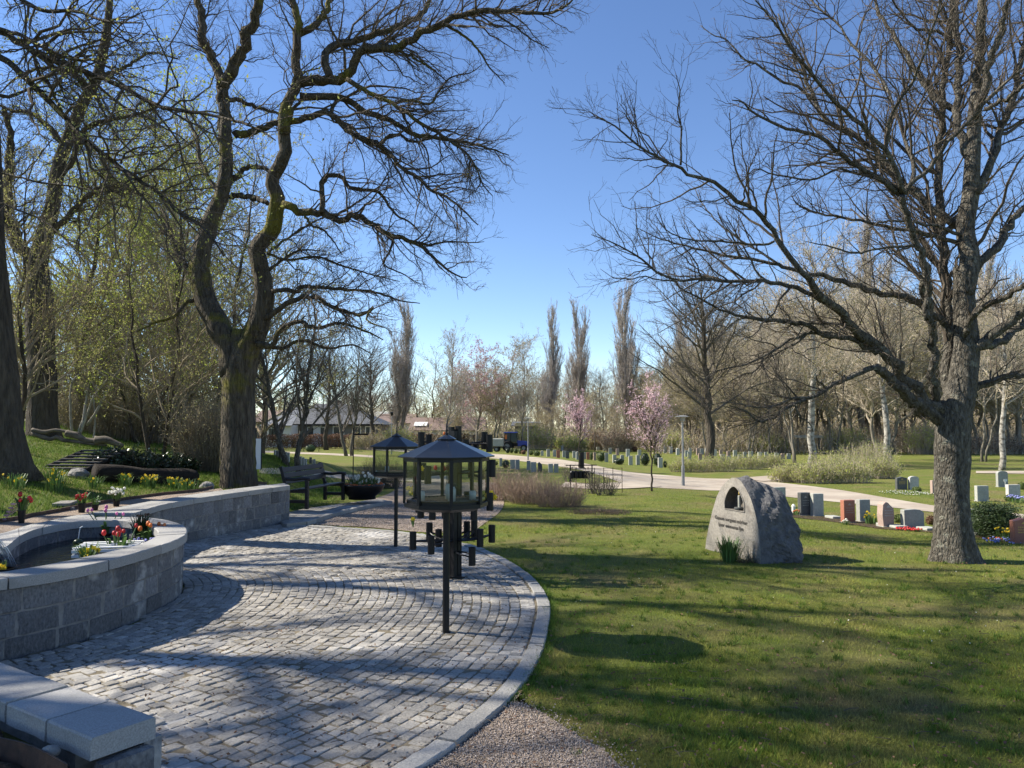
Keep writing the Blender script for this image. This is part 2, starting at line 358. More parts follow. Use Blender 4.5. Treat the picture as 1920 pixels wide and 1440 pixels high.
M['granite_dark'] = mat('granite_dark', (0.20, 0.198, 0.20), (0.10, 0.10, 0.105), 60, 0.85, 1.0, 26, (1, 1, .5), c3=(0.40, 0.39, 0.37), s3=3.0, t3=(0.56, 0.70), var=0.35, bdist=0.03)
M['coping'] = mat('coping', (0.40, 0.39, 0.37), (0.25, 0.245, 0.235), 120, 0.75, 0.35, 80, c3=(0.24, 0.235, 0.22), s3=2.6, t3=(0.56, 0.72), var=0.14, bdist=0.006)
M['mortar'] = mat('mortar', (0.27, 0.255, 0.235), (0.17, 0.16, 0.145), 12, 0.95, 0.5, 50)
M['sett'] = mat('sett', (0.37, 0.345, 0.305), (0.21, 0.195, 0.17), 60, 0.85, 0.7, 45, c3=(0.46, 0.445, 0.42), s3=0.6, t3=(0.52, 0.68), var=0.32, bdist=0.012)
M['joint'] = mat('joint', (0.20, 0.165, 0.11), (0.10, 0.085, 0.055), 9, 0.95, 0.8, 60, c3=(0.42, 0.41, 0.39), s3=0.75, t3=(0.55, 0.62), bdist=0.01)
M['kerb'] = mat('kerb', (0.34, 0.33, 0.31), (0.22, 0.215, 0.20), 80, 0.85, 0.7, 40, var=0.2, bdist=0.012)
M['gravel'] = mat('gravel', (0.46, 0.375, 0.30), (0.26, 0.20, 0.155), 55, 0.95, 0.9, 70, voro=0.7, vscale=75, lo=0.4, hi=0.6, bdist=0.012, spec=0.2)
M['gravel_far'] = mat('gravel_far', (0.39, 0.33, 0.265), (0.32, 0.265, 0.21), 8, 0.95, 0.4, 30, c3=(0.45, 0.39, 0.31), s3=0.5, t3=(0.45, 0.6), spec=0.2)
M['grass'] = mat('grass', (0.11, 0.15, 0.025), (0.17, 0.175, 0.042), 1.3, 0.9, 0.9, 55, c3=(0.20, 0.165, 0.07), s3=0.6, t3=(0.48, 0.70), bdist=0.04, spec=0.15)
M['blade'] = mat('blade', (0.20, 0.255, 0.032), (0.29, 0.285, 0.055), 1.3, 0.65, c3=(0.30, 0.25, 0.11), s3=0.6, t3=(0.48, 0.70), island=0.5, trans=0.3, spec=0.25)
M['blade_lush'] = mat('blade_lush', (0.13, 0.21, 0.03), (0.09, 0.15, 0.025), 2, 0.6, island=0.45, trans=0.35, spec=0.25)
M['soil'] = mat('soil', (0.12, 0.085, 0.055), (0.05, 0.036, 0.025), 9, 0.95, 0.9, 25, voro=0.5, vscale=20, bdist=0.04, spec=0.2)
M['wood_dark'] = mat('wood_dark', (0.03, 0.023, 0.018), (0.014, 0.011, 0.009), 10, 0.9, 0.8, 20, (1, 1, 3), bdist=0.03, spec=0.2)
M['wood_grey'] = mat('wood_grey', (0.19, 0.165, 0.135), (0.08, 0.068, 0.055), 12, 0.9, 0.6, 20, (0.3, 0.3, 1), spec=0.2)
M['wood_slat'] = mat('wood_slat', (0.10, 0.095, 0.09), (0.06, 0.055, 0.05), 10, .8, .5, 20, (1, 4, 1))
M['twig_red'] = mat('twig_red', (0.38, 0.28, 0.21), (0.24, 0.17, 0.125), 3, .9)
M['rust'] = mat('rust', (0.10, 0.055, 0.035), (0.05, 0.03, 0.022), 12, 0.8, 0.4, 30)
M['rock'] = mat('rock', (0.28, 0.27, 0.25), (0.17, 0.16, 0.15), 8, 0.9, 0.8, 14, bdist=0.03)
M['memorial_face'] = mat('memorial_face', (0.35, 0.32, 0.28), (0.23, 0.21, 0.185), 30, 0.85, 0.55, 38, c3=(0.22, 0.19, 0.165), s3=5, t3=(0.55, 0.7), bdist=0.012)
M['memorial_rough'] = mat('memorial_rough', (0.15, 0.148, 0.15), (0.085, 0.083, 0.088), 14, 0.85, 1.0, 10, bdist=0.05)  # dark rough stone, deepened further to stand for shade on its right flank
M['niche_dark'] = mat('niche_dark', (0.16, 0.14, 0.12), (0.11, 0.095, 0.08), 30, .9, .4, 30)
M['engraved'] = mat('engraved', (0.06, 0.055, 0.05), rough=0.9)
M['stone_white'] = mat('stone_white', (0.54, 0.525, 0.475), (0.40, 0.385, 0.345), 12, 0.8, 0.2, 40)
M['stone_grey'] = mat('stone_grey', (0.35, 0.345, 0.31), (0.27, 0.275, 0.25), 20, 0.8, 0.25, 40)
M['stone_light'] = mat('stone_light', (0.42, 0.42, 0.375), (0.31, 0.315, 0.28), 20, .8, .25, 40)
M['stone_dark'] = mat('stone_dark', (0.10, 0.105, 0.105), (0.06, 0.062, 0.062), 25, 0.5, 0.15, 40)
M['stone_red'] = mat('stone_red', (0.40, 0.16, 0.10), (0.30, 0.115, 0.075), 40, 0.55, 0.15, 40)
M['stone_pink'] = mat('stone_pink', (0.42, 0.31, 0.26), (0.32, 0.23, 0.19), 30, 0.75, 0.3, 40)
M['gold'] = mat('gold', (0.55, 0.38, 0.10), rough=0.5, metal=0.3)
M['white'] = mat('white', (0.78, 0.78, 0.76), rough=0.6)
M['candle'] = mat('candle', (0.80, 0.79, 0.74), rough=0.4, trans=0.15)
M['petal_yellow'] = mat('petal_yellow', (0.85, 0.62, 0.03), rough=0.6, island=0.2, trans=0.25)
M['petal_red'] = mat('petal_red', (0.60, 0.03, 0.03), rough=0.5, island=0.3, trans=0.2)
M['petal_orange'] = mat('petal_orange', (0.75, 0.20, 0.04), rough=0.5, island=0.3, trans=0.2)
M['petal_white'] = mat('petal_white', (0.82, 0.80, 0.70), rough=0.6, island=0.15, trans=0.25)
M['petal_pink'] = mat('petal_pink', (0.72, 0.22, 0.45), rough=0.6, island=0.3, trans=0.25)
M['petal_blue'] = mat('petal_blue', (0.30, 0.32, 0.65), rough=0.6, island=0.3, trans=0.2)
M['leaf_flower'] = mat('leaf_flower', (0.11, 0.20, 0.045), (0.07, 0.13, 0.035), 6, 0.5, island=0.35, trans=0.2)
# ------------------------------------------------------------------ ground sheet
def axis(a, b, fine, far, lo, hi):
    core = list(np.arange(a, b + 1e-6, fine)); s = fine; out = []; x = b
    while x < hi: s = min(s * 1.13, far); x += s; out.append(x)
    s = fine; lft = []; x = a
    while x > lo: s = min(s * 1.13, far); x -= s; lft.append(x)
    return np.array(lft[::-1] + core + out)
gx = axis(-7.5, 2.0, 0.085, 30, -900, 900); gy = axis(2.2, 17.5, 0.085, 30, -200, 1400)
GX, GY = np.meshgrid(gx, gy); GZ = zt(GX, GY)
V = np.stack([GX, GY, GZ], -1).reshape(-1, 3); nx, ny = len(gx), len(gy)
i, j = np.meshgrid(np.arange(nx - 1), np.arange(ny - 1)); k = (j * nx + i).ravel()
mb = MB(); mb.add(V, np.stack([k, k + 1, k + nx + 1, k + nx], 1))
o = mb.build('lawn_ground', M['grass'], smooth=True); tag(o, kind='structure')

def drape(name, A, B, m, lift=0.012, na=40, nb=8, z=None, kind='structure'):
    """a sheet between two edge lines, lying on the ground"""
    A = smooth_curve(A, na); B = smooth_curve(B, na); t = np.linspace(0, 1, nb)
    P = A[:, None, :2] * (1 - t)[None, :, None] + B[:, None, :2] * t[None, :, None]
    Z = zt(P[..., 0], P[..., 1]) if z is None else np.full(P.shape[:2], z)
    V = np.concatenate([P, (Z + lift)[..., None]], -1).reshape(-1, 3)
    i, j = np.meshgrid(np.arange(nb - 1), np.arange(na - 1)); k = (j * nb + i).ravel()
    mb = MB(); mb.add(V, np.stack([k, k + 1, k + nb + 1, k + nb], 1)); o = mb.build(name, m, smooth=True); return tag(o, kind=kind)
def g2(L): return [G(px, py)[:2] for px, py in L]

# gravel patch by the bench, running back to the right of the planter
drape('gravel_path', g2([(541, 982), (600, 965), (660, 945), (720, 930), (740, 915), (700, 905)]), g2([(700, 990), (790, 999), (868, 1000), (905, 985), (945, 945), (930, 905)]), M['gravel'], na=50, nb=12)
# gravel in the near corner outside the kerb
drape('gravel_path', [KERB[0] + (0.1, -.2)] + [KERB[i] + np.array([0.10, 0]) for i in (6, 12, 18, 24, 27)], [np.array([1.6, 1.6]), np.array([0.9, 3.0])] + g2([(1150, 1430), (1100, 1398), (1010, 1340), (958, 1318)]), M['gravel'], na=40, nb=10, lift=0.018)
# far paths
P_UP = g2([(880, 850), (940, 852), (1010, 858), (1090, 868), (1160, 882), (1240, 891), (1320, 897), (1400, 899), (1450, 904), (1560, 917), (1680, 937), (1760, 950), (1840, 958), (1960, 968)])
P_LO = g2([(880, 857), (930, 860), (1000, 868), (1080, 880), (1130, 893), (1190, 912), (1290, 918), (1380, 921), (1450, 929), (1560, 941), (1680, 953), (1760, 962), (1840, 970), (1960, 985)])
drape('gravel_path', P_UP, P_LO, M['gravel_far'], na=80, nb=6)
drape('gravel_path', g2([(1060, 905), (1110, 908), (1170, 905), (1230, 904)]), g2([(1050, 914), (1110, 918), (1180, 917), (1240, 914)]), M['gravel_far'], na=20, nb=4, lift=0.03)
drape('gravel_path', g2([(486, 879), (560, 882), (620, 885), (700, 888), (760, 890), (860, 893)]), g2([(486, 888), (560, 893), (640, 898), (700, 901), (760, 903), (860, 906)]), M['gravel_far'], na=30, nb=5)
drape('gravel_path', g2([(486, 845), (560, 848), (640, 851), (700, 854)]), g2([(486, 848), (560, 851), (640, 854.5), (700, 858)]), M['gravel_far'], na=30, nb=4)
drape('gravel_path', g2([(660, 838), (760, 842), (880, 848)]), g2([(660, 842), (760, 848), (880, 856)]), M['gravel_far'], na=30, nb=4, lift=0.03)
drape('gravel_path', g2([(1390, 897), (1440, 893), (1480, 890)]), g2([(1430, 904), (1470, 900), (1500, 894)]), M['gravel_far'], na=14, nb=4, lift=0.035)
drape('gravel_path', g2([(1830, 884), (1900, 884), (1990, 884)]), g2([(1830, 888), (1900, 889), (1990, 890)]), M['gravel_far'], na=14, nb=4, lift=0.03)
drape('gravel_path', g2([(940, 836), (1040, 837), (1180, 837.5), (1300, 838)]), g2([(940, 838), (1040, 839), (1180, 840), (1300, 840)]), M['gravel_far'], na=24, nb=4, lift=0.03)
# gravel strip on top of the retaining wall
ED = [G(px, py)[:2] for px, py in [(0, 983), (60, 972), (120, 961), (175, 950), (230, 941), (300, 931), (380, 922), (430, 916), (500, 909)]]
ST_IN = [tuple(p) for p in smooth_curve(BACK_OUT, 12)[::-1]][4:] + [tuple(p) for p in smooth_curve(WB_IN, 12)][1:]
drape('gravel_strip', [(-7.0, 7.6)] + ED, [(-6.2, 7.0)] + ST_IN, M['gravel'], na=60, nb=6, lift=0.02)
mb = MB(); E = smooth_curve([(-7.0, 7.6)] + ED, 60)
P = np.c_[E, zt(E[:, 0], E[:, 1])]; n = len(P); th = 0.012
nrm = np.gradient(E, axis=0); nrm = np.c_[-nrm[:, 1], nrm[:, 0]]; nrm /= np.linalg.norm(nrm, axis=1)[:, None]
for k in range(n - 1):
    a, b = P[k], P[k + 1]; na_, nb_ = nrm[k] * th, nrm[k + 1] * th
    q = [(a[0] - na_[0], a[1] - na_[1], a[2] - .05), (b[0] - nb_[0], b[1] - nb_[1], b[2] - .05), (b[0] + nb_[0], b[1] + nb_[1], b[2] - .05), (a[0] + na_[0], a[1] + na_[1], a[2] - .05)]
    q += [(x, y, z + 0.12) for x, y, z in q]
    mb.add(q, np.array([(4, 5, 6, 7), (0, 1, 5, 4), (2, 3, 7, 6)]))
tag(mb.build('steel_edging', M['rust']), 'dark rusty steel edging between the gravel strip and the bank grass', 'edging')

# ------------------------------------------------------------------ sett paving
PAVE_POLY = [tuple(p) for p in KERB] + [tuple(p) for p in smooth_curve(WB_OUT, 24)[::-1]] + [tuple(p) for p in smooth_curve(POOL_OUT, 50)] + [(-7, 3.6), (-6, 1.5), (-2.5, 1.5)]
def dist_poly(x, y, L):
    d = np.full(x.shape, 1e9)
    for a, b in zip(L[:-1], L[1:]):
        ax, ay = a; vx, vy = b[0] - ax, b[1] - ay; t = np.clip(((x - ax) * vx + (y - ay) * vy) / (vx * vx + vy * vy + 1e-12), 0, 1)
        d = np.minimum(d, np.hypot(x - ax - t * vx, y - ay - t * vy))
    return d
# bed of sand under the setts
mb = MB(); xs = np.arange(-7, 1.0, 0.12); ys = np.arange(1.6, 15.6, 0.12); X, Y = np.meshgrid(xs, ys)
ok = inpoly(X[:-1, :-1] + .06, Y[:-1, :-1] + .06, PAVE_POLY); nx = len(xs); jj, ii = np.nonzero(ok); k = jj * nx + ii
Vb = np.stack([X, Y, zt(X, Y) * 0 - 0.013 * np.clip(Y - 8, 0, 60) + 0.0215 + 0.010 * np.sin(X * 1.7) * np.cos(Y * 1.3) + 0.0025 * np.sin(X * 9) * np.cos(Y * 11)], -1).reshape(-1, 3)
mb.add(Vb, np.stack([k, k + 1, k + nx + 1, k + nx], 1)); tag(mb.build('paving_bed', M['joint'], smooth=True), kind='structure')
def zp(x, y): return -0.013 * np.clip(y - 8, 0, 60)
cen = np.array([-6.3, 7.9]); S = []
r = 2.55
rows = 0
while r < 9.6:
    w = 0.098 + 0.006 * rng.standard_normal(); a = rng.random() * 0.05
    a0 = rad(-120)
    ph = a0 + a
    while ph < rad(100):
        l = 0.112 + 0.022 * rng.standard_normal(); l = min(max(l, 0.075), 0.17)
        S.append((cen[0] + (r + w / 2) * math.cos(ph + l / 2 / r), cen[1] + (r + w / 2) * math.sin(ph + l / 2 / r), l, w, ph + l / 2 / r)); ph += l / r
    r += w; rows += 1
S = np.array(S); ok = inpoly(S[:, 0], S[:, 1], PAVE_POLY)
ok &= dist_poly(S[:, 0], S[:, 1], [tuple(p) for p in KERB]) > 0.14
S = S[ok]
kt = []                                         # one row that follows the kerb
KB = resample(KERB, 260); tg = np.gradient(KB, axis=0); tg /= np.linalg.norm(tg, axis=1)[:, None]
for k in range(0, 259, 1):
    nn_ = np.array([-tg[k][1], tg[k][0]]); p = KB[k] + nn_ * 0.13
    kt.append((p[0], p[1], np.linalg.norm(KB[1] - KB[0]) * .97, 0.10, math.atan2(-nn_[1], -nn_[0])))
kt = np.array(kt); kt = kt[dist_poly(kt[:, 0], kt[:, 1], [tuple(p) for p in KERB]) > 0.1]
S = np.vstack([S, kt]); N = len(S)
ca = np.cos(S[:, 4] + 0.03 * rng.standard_normal(N)); sa = np.sin(S[:, 4] + 0.03 * rng.standard_normal(N))
hw = (S[:, 3] - 0.007) / 2 * (1 - 0.10 * rng.random(N) ** 2); hl = (S[:, 2] - 0.007) / 2 * (1 - 0.12 * rng.random(N) ** 2)
zz = zp(S[:, 0], S[:, 1]) + 0.029 + 0.003 * rng.standard_normal(N) + 0.010 * np.sin(S[:, 0] * 1.7) * np.cos(S[:, 1] * 1.3); c = 0.17
base8 = np.array([(-1, -1 + c), (-1 + c, -1), (1 - c, -1), (1, -1 + c), (1, 1 - c), (1 - c, 1), (-1 + c, 1), (-1, 1 - c)])
L3 = []
tiltx, tilty = 0.05 * rng.standard_normal(N), 0.05 * rng.standard_normal(N)
for li, (ins, dz) in enumerate(((0.0, -0.035), (0.0, -0.007), (0.003, -0.002), (0.012, 0.0))):
    u = base8[None, :, 0] * (hw[:, None] - ins) * (1 + 0.05 * rng.standard_normal((N, 8))); v = base8[None, :, 1] * (hl[:, None] - ins) * (1 + 0.05 * rng.standard_normal((N, 8)))
    L3.append(np.stack([S[:, 0][:, None] + u * ca[:, None] - v * sa[:, None], S[:, 1][:, None] + u * sa[:, None] + v * ca[:, None], zz[:, None] + dz + (u * tiltx[:, None] + v * tilty[:, None]) * (li > 0)], -1))
V = np.stack(L3, 1).reshape(-1, 3); b0 = (np.arange(N) * 32)[:, None]
q = []
for l in range(3):
    for e in range(8): q.append(np.concatenate([b0 + l * 8 + e, b0 + l * 8 + (e + 1) % 8, b0 + (l + 1) * 8 + (e + 1) % 8, b0 + (l + 1) * 8 + e], 1))
colr = np.repeat(np.clip(0.5 + 0.22 * rng.standard_normal(N), 0, 1), 32)
mb = MB(); mb.add(V, [np.concatenate(q), b0 + 24 + np.arange(8)[None]], 0, colr)
tag(mb.build('pavement', M['sett'], smooth=False), kind='structure')
# kerb stones
mb = MB(); s = 0; KB = resample(KERB, 400); seg = np.linalg.norm(KB[1] - KB[0]); k0 = 0
while k0 < 398:
    n = max(3, int((0.55 + 0.25 * rng.random()) / seg)); k1 = min(399, k0 + n)
    A = KB[k0:k1 + 1].copy()
    if len(A) < 3: break
    A[0] += (A[1] - A[0]) * 0.22; A[-1] += (A[-2] - A[-1]) * 0.22; A = A + rng.standard_normal(2) * .004
    t = np.gradient(A, axis=0); t /= np.linalg.norm(t, axis=1)[:, None]; nm = np.c_[-t[:, 1], t[:, 0]]
    zb = zp(A[:, 0], A[:, 1]); h = 0.042 + 0.005 * rng.standard_normal()
    prof = [(-0.07, -0.06), (-0.07, h - 0.008), (-0.062, h), (0.052, h), (0.06, h - 0.008), (0.06, -0.06)]
    Vk = np.concatenate([np.c_[A + nm * pn, zb + pz + 0.0025 * rng.standard_normal(len(A))] for pn, pz in prof]); m = len(A)
    qq = [np.stack([p * m + np.arange(m - 1), p * m + np.arange(1, m), (p + 1) * m + np.arange(1, m), (p + 1) * m + np.arange(m - 1)], 1)[:, ::-1] for p in range(5)]
    mb.add(Vk, [np.concatenate(qq), np.array([p * m for p in range(6)]), np.array([p * m + m - 1 for p in range(6)])[::-1]], 0, float(np.clip(0.5 + 0.25 * rng.standard_normal(), 0, 1)))
    k0 = k1
tag(mb.build('kerb', M['kerb']), kind='structure')

# raised sett platform under the bench
zz3 = lambda L: [(400 + u / 4.8, 760 + v / 4.8) for u, v in L]
FR = [R(px, py, 0.0)[:2] for px, py in zz3([(640, 1065), (830, 1040), (1050, 965), (1430, 868), (1592, 838)])]
BK = [R(px, py, 0.0)[:2] for px, py in zz3([(560, 950), (690, 940), (860, 900), (1190, 850), (1500, 806)])]
FRc, BKc = smooth_curve(FR, 34), smooth_curve(BK, 34)
drape('bench_platform', FR, BK, M['joint'], lift=0.05, na=30, nb=6)
mb = MB()
for k in range(33):
    for w in range(12):
        t = (w + 0.5) / 12; p = (FRc[k] + FRc[k + 1]) / 2 * (1 - t) + (BKc[k] + BKc[k + 1]) / 2 * t
        dd = FRc[k + 1] - FRc[k]; L1 = np.linalg.norm(dd); wd = np.linalg.norm(BKc[k] - FRc[k]) / 12
        mb.box((p[0], p[1], z1(p[0], p[1]) + 0.052), (L1 * .95, wd * .93, 0.03), math.atan2(dd[1], dd[0]), col=float(rng.random()))
tag(mb.build('bench_platform', M['sett']), kind='structure')
mb = MB()
for k in range(0, 33, 3):
    a, b = FRc[k], FRc[min(k + 3, 33)]; dd = b - a; p = (a + b) / 2
    mb.box((p[0], p[1], z1(p[0], p[1]) + 0.03), (np.linalg.norm(dd) * .98, 0.13, 0.13), math.atan2(dd[1], dd[0]), col=float(rng.random()))
tag(mb.build('kerb', M['kerb'], bevel=0.008), kind='structure')

# ------------------------------------------------------------------ stone walls
def fbm(V, s, seed=0):
    x, y, z = V[:, 0] * s + seed, V[:, 1] * s + seed * 1.7, V[:, 2] * s
    return (np.sin(x * 1.9 + np.sin(y * 2.3 + z)) + np.sin(y * 3.1 + np.sin(z * 2.7 + x)) * .6 + np.sin(z * 4.1 + x * 2.2) * .5 + np.sin(x * 7.3 + y * 5.1 + z * 6.7) * .35 + np.sin(x * 13.1 - y * 11 + z * 14.9) * .25) / 2.7
def courses(mb, L, zb, zt_, n, sgn, blk=0.36, rough=0.006, depth=0.10, mi=0):
    """rows of stone blocks whose outer face follows the line L; sgn picks the side"""
    tot = np.sum(np.linalg.norm(np.diff(L, axis=0), axis=1)); Lf = resample(L, int(tot / 0.04) + 2); seg = tot / (len(Lf) - 1)
    t = np.gradient(Lf, axis=0); t /= np.linalg.norm(t, axis=1)[:, None]; nm = np.c_[-t[:, 1], t[:, 0]] * sgn
    h = (zt_ - zb) / n
    for c in range(n):
        k0 = 0; off = int(rng.integers(2, 8))
        while k0 < len(Lf) - 1:
            k1 = min(len(Lf) - 1, k0 + (off if k0 == 0 else max(4, int(blk * (0.75 + 0.5 * rng.random()) / seg))))
            if len(Lf) - 1 - k1 < 3: k1 = len(Lf) - 1
            A = Lf[k0:k1 + 1].copy(); NN = nm[k0:k1 + 1]
            g = min(0.005, seg * .3) / seg
            A[0] = A[0] * (1 - g) + A[1] * g; A[-1] = A[-1] * (1 - g) + A[-2] * g
            m = len(A); za, zc = zb + c * h + 0.004, zb + (c + 1) * h - 0.004; push = 0.004 * rng.standard_normal()
            zs = [za, za + .008, za * .66 + zc * .34, za * .33 + zc * .67, zc - .008, zc]
            Vv = []
            for r_, z_ in enumerate(zs):
                e = np.ones(m) * push; 
                if r_ in (0, 5): e -= 0.012
                e[0] -= 0.010; e[-1] -= 0.010
                Vv.append(np.c_[A + NN * e[:, None], np.full(m, z_)])
            Vv = np.concatenate(Vv); Nn = np.tile(NN, (6, 1)); Vv[:, :2] += Nn * (rough * fbm(Vv, 9, c * 3.1 + k0))[:, None]
            bk = np.concatenate([np.c_[A - NN * depth, np.full(m, zc)], np.c_[A - NN * depth, np.full(m, za)]])
            Vv = np.concatenate([Vv, bk])
            qq = [np.stack([p * m + np.arange(m - 1), p * m + np.arange(1, m), ((p + 1) % 8) * m + np.arange(1, m), ((p + 1) % 8) * m + np.arange(m - 1)], 1) for p in range(8)]
            qq = np.concatenate(qq); qq = qq if sgn < 0 else qq[:, ::-1]
            mb.add(Vv, [qq, np.array([p * m for p in range(8)]), np.array([p * m + m - 1 for p in range(8)])[::-1]], mi, float(np.clip(.5 + .25 * rng.standard_normal(), 0, 1)))
            k0 = k1
def core(mb, A, B, zb, zt_, mi=1):
    m = len(A); V = np.concatenate([np.c_[A, np.full(m, zb)], np.c_[A, np.full(m, zt_)], np.c_[B, np.full(m, zt_)], np.c_[B, np.full(m, zb)]])
    qq = np.concatenate([np.stack([p * m + np.arange(m - 1), p * m + np.arange(1, m), ((p + 1) % 4) * m + np.arange(1, m), ((p + 1) % 4) * m + np.arange(m - 1)], 1) for p in range(4)])
    mb.add(V, [qq, np.array([0, m, 2 * m, 3 * m]), np.array([m - 1, 2 * m - 1, 3 * m - 1, 4 * m - 1])[::-1]], mi)
def inset(A, B, da, db):
    w = B - A; L = np.linalg.norm(w, axis=1)[:, None]; w = w / L; return A + w * da, B - w * db
def coping(mb, A, B, zb, zt_, slab=0.85):
    m = len(A); tot = np.sum(np.linalg.norm(np.diff((A + B) / 2, axis=0), axis=1)); step = max(2, int(slab / (tot / (m - 1)))); k0 = 0
    while k0 < m - 1:
        k1 = min(m - 1, k0 + step + int(rng.integers(-1, 2)))
        if m - 1 - k1 < 3: k1 = m - 1
        a, b = A[k0:k1 + 1].copy(), B[k0:k1 + 1].copy(); g = 0.09
        for z in (a, b): z[0] = z[0] * (1 - g) + z[1] * g; z[-1] = z[-1] * (1 - g) + z[-2] * g
        n = len(a); e = 0.008; ai, bi = inset(a, b, e, e); dz = 0.0015 * rng.standard_normal()
        ring = [(a, zb), (a, zt_ - e), (ai, zt_), (bi, zt_), (b, zt_ - e), (b, zb)]
        V = np.concatenate([np.c_[p, np.full(n, z + dz)] for p, z in ring])
        V[:, 2] += 0.0008 * rng.standard_normal(len(V))
        V[:n, :2] += 0; fr = 0.004 * fbm(V, 14, k0); V[:, :2] += fr[:, None] * ((V[:, 2] < zt_ - .004)[:, None])
        qq = np.concatenate([np.stack([p * n + np.arange(n - 1), p * n + np.arange(1, n), ((p + 1) % 6) * n + np.arange(1, n), ((p + 1) % 6) * n + np.arange(n - 1)], 1) for p in range(6)])
        mb.add(V, [qq, np.array([p * n for p in range(6)]), np.array([p * n + n - 1 for p in range(6)])[::-1]], 0, float(np.clip(.5 + .3 * rng.standard_normal(), 0, 1)))
        k0 = k1
A, B = smooth_curve(POOL_OUT, 110), smooth_curve(POOL_IN, 110)
wl = empty('pool_wall', (0, 0, 0), 0, 'curved grey granite block wall with pale coping round the water basin', 'stone wall')
mb = MB(); a2, b2 = inset(A, B, 0.035, 0.03); courses(mb, a2, -0.02, ZW - 0.09, 3, +1, 0.40)
courses(mb, b2[::-1], 0.2, ZW - 0.09, 2, +1, 0.4); a3, b3 = inset(A, B, 0.046, 0.045); core(mb, a3, b3, -0.05, ZW - 0.092)
pa, pb = smooth_curve(BACK_OUT, 60), smooth_curve(BACK_IN, 60); a2, b2 = inset(pa, pb, 0.03, 0.03)
courses(mb, b2, 0.2, ZW - 0.09, 2, +1, 0.4); core(mb, *inset(pa, pb, 0.03, 0.05), 0.1, ZW - 0.092)
# find the facing side: flip is handled by the renderer, the blocks are closed
mb.build('block_wall', [M['granite_dark'], M['mortar']], wl)
mb = MB(); coping(mb, A, B, ZW - 0.09, ZW); coping(mb, pa, pb, ZW - 0.09, ZW - 0.002); mb.build('coping', M['coping'], wl)
wb = empty('retaining_wall', (0, 0, 0), 0, 'long low granite block wall curving from the basin to the bench', 'stone wall')
A, B = smooth_curve(WB_OUT, 90), smooth_curve(WB_IN, 90); a2, b2 = inset(A, B, 0.025, 0.02)
mb = MB(); courses(mb, a2, -0.12, ZW - 0.09, 3, -1, 0.33, 0.010); core(mb, *inset(A, B, 0.036, 0.02), -0.15, ZW - 0.092)
e0, e1 = a2[-1], b2[-1]; courses(mb, np.array([e0, e0 * .5 + e1 * .5, e1]) + (A[-1] - A[-2]) * .3, -0.12, ZW - 0.09, 3, -1, 0.25, 0.010)
mb.build('block_wall', [M['granite_dark'], M['mortar']], wb)
mb = MB(); coping(mb, A[3:], B[3:], ZW - 0.09, ZW - 0.004, 0.8); mb.build('coping', M['coping'], wb)
# near corner wall
wc = empty('corner_wall', (0, 0, 0), 0, 'short granite wall end with thick pale slabs in the near corner', 'stone wall')
A = np.array([CA + cu * s for s in np.linspace(0, 5, 50)]); B = A + cn * CW
mb = MB(); a2, b2 = inset(A, B, 0.03, 0.03); a2 = a2[1:] - cu * .04; b2 = b2[1:] - cu * .04; courses(mb, a2, -0.05, ZC - 0.115, 2, +1, 0.4); courses(mb, np.array([b2[0], (a2[0] + b2[0]) / 2, a2[0]]), -0.05, ZC - .115, 2, +1, 0.5)
core(mb, *inset(A[2:], B[2:], 0.05, 0.035), -0.1, ZC - 0.117); mb.build('block_wall', [M['granite_dark'], M['mortar']], wc)
mb = MB(); coping(mb, A, B, ZC - 0.10, ZC, 0.42); mb.build('coping', M['coping'], wc)
# soil behind it, a strip of rusty steel, stones
c0 = CA + cn * (CW + 0.02)
mb = MB(); us = np.linspace(-0.02, 5, 60); vs = np.linspace(0, 2.5, 30); U, Vv = np.meshgrid(us, vs)
X = c0[0] + cu[0] * U + cn[0] * Vv; Y = c0[1] + cu[1] * U + cn[1] * Vv
Z = 0.30 + 0.06 * np.sin(U * 9) * np.cos(Vv * 8 + 1) + 0.025 * rng.standard_normal(U.shape) - 0.30 * np.exp(-U * 7)
k = (np.arange(29)[:, None] * 60 + np.arange(59)[None]).ravel(); mb.add(np.stack([X, Y, Z], -1).reshape(-1, 3), np.stack([k, k + 1, k + 61, k + 60], 1))
tag(mb.build('flower_bed_soil', M['soil'], smooth=True), kind='structure')
mb = MB(); P = [c0 + cn * 0.10 + cu * (-0.02), c0 + cn * .09 + cu * .35, c0 + cn * .16 + cu * .8, c0 + cn * 0.2 + cu * 2]
P = smooth_curve(P, 20)
for k in range(19):
    a, b = P[k], P[k + 1]; dd = b - a; p = (a + b) / 2
    mb.box((p[0], p[1], 0.29), (np.linalg.norm(dd) * 1.02, 0.008, 0.2), math.atan2(dd[1], dd[0]))
tag(mb.build('steel_edging', M['rust']), 'bent rusty steel strip standing in the soil of the near corner', 'edging')
for q_, (a_, b_, r_, lb) in enumerate([(0.22, 0.05, 0.035, 'small pale round stone beside the rusty steel strip'), (0.9, 0.25, 0.05, 'grey stone lying on the corner flower bed soil')]):
    mb = MB(); p = c0 + cu * a_ + cn * b_; mb.ball((p[0], p[1], 0.36 + r_ * .3), r_, (1.3, 1, .8), 12, 8, 0.03); tag(mb.build('stone', M['rock'], smooth=True), lb, 'stone')

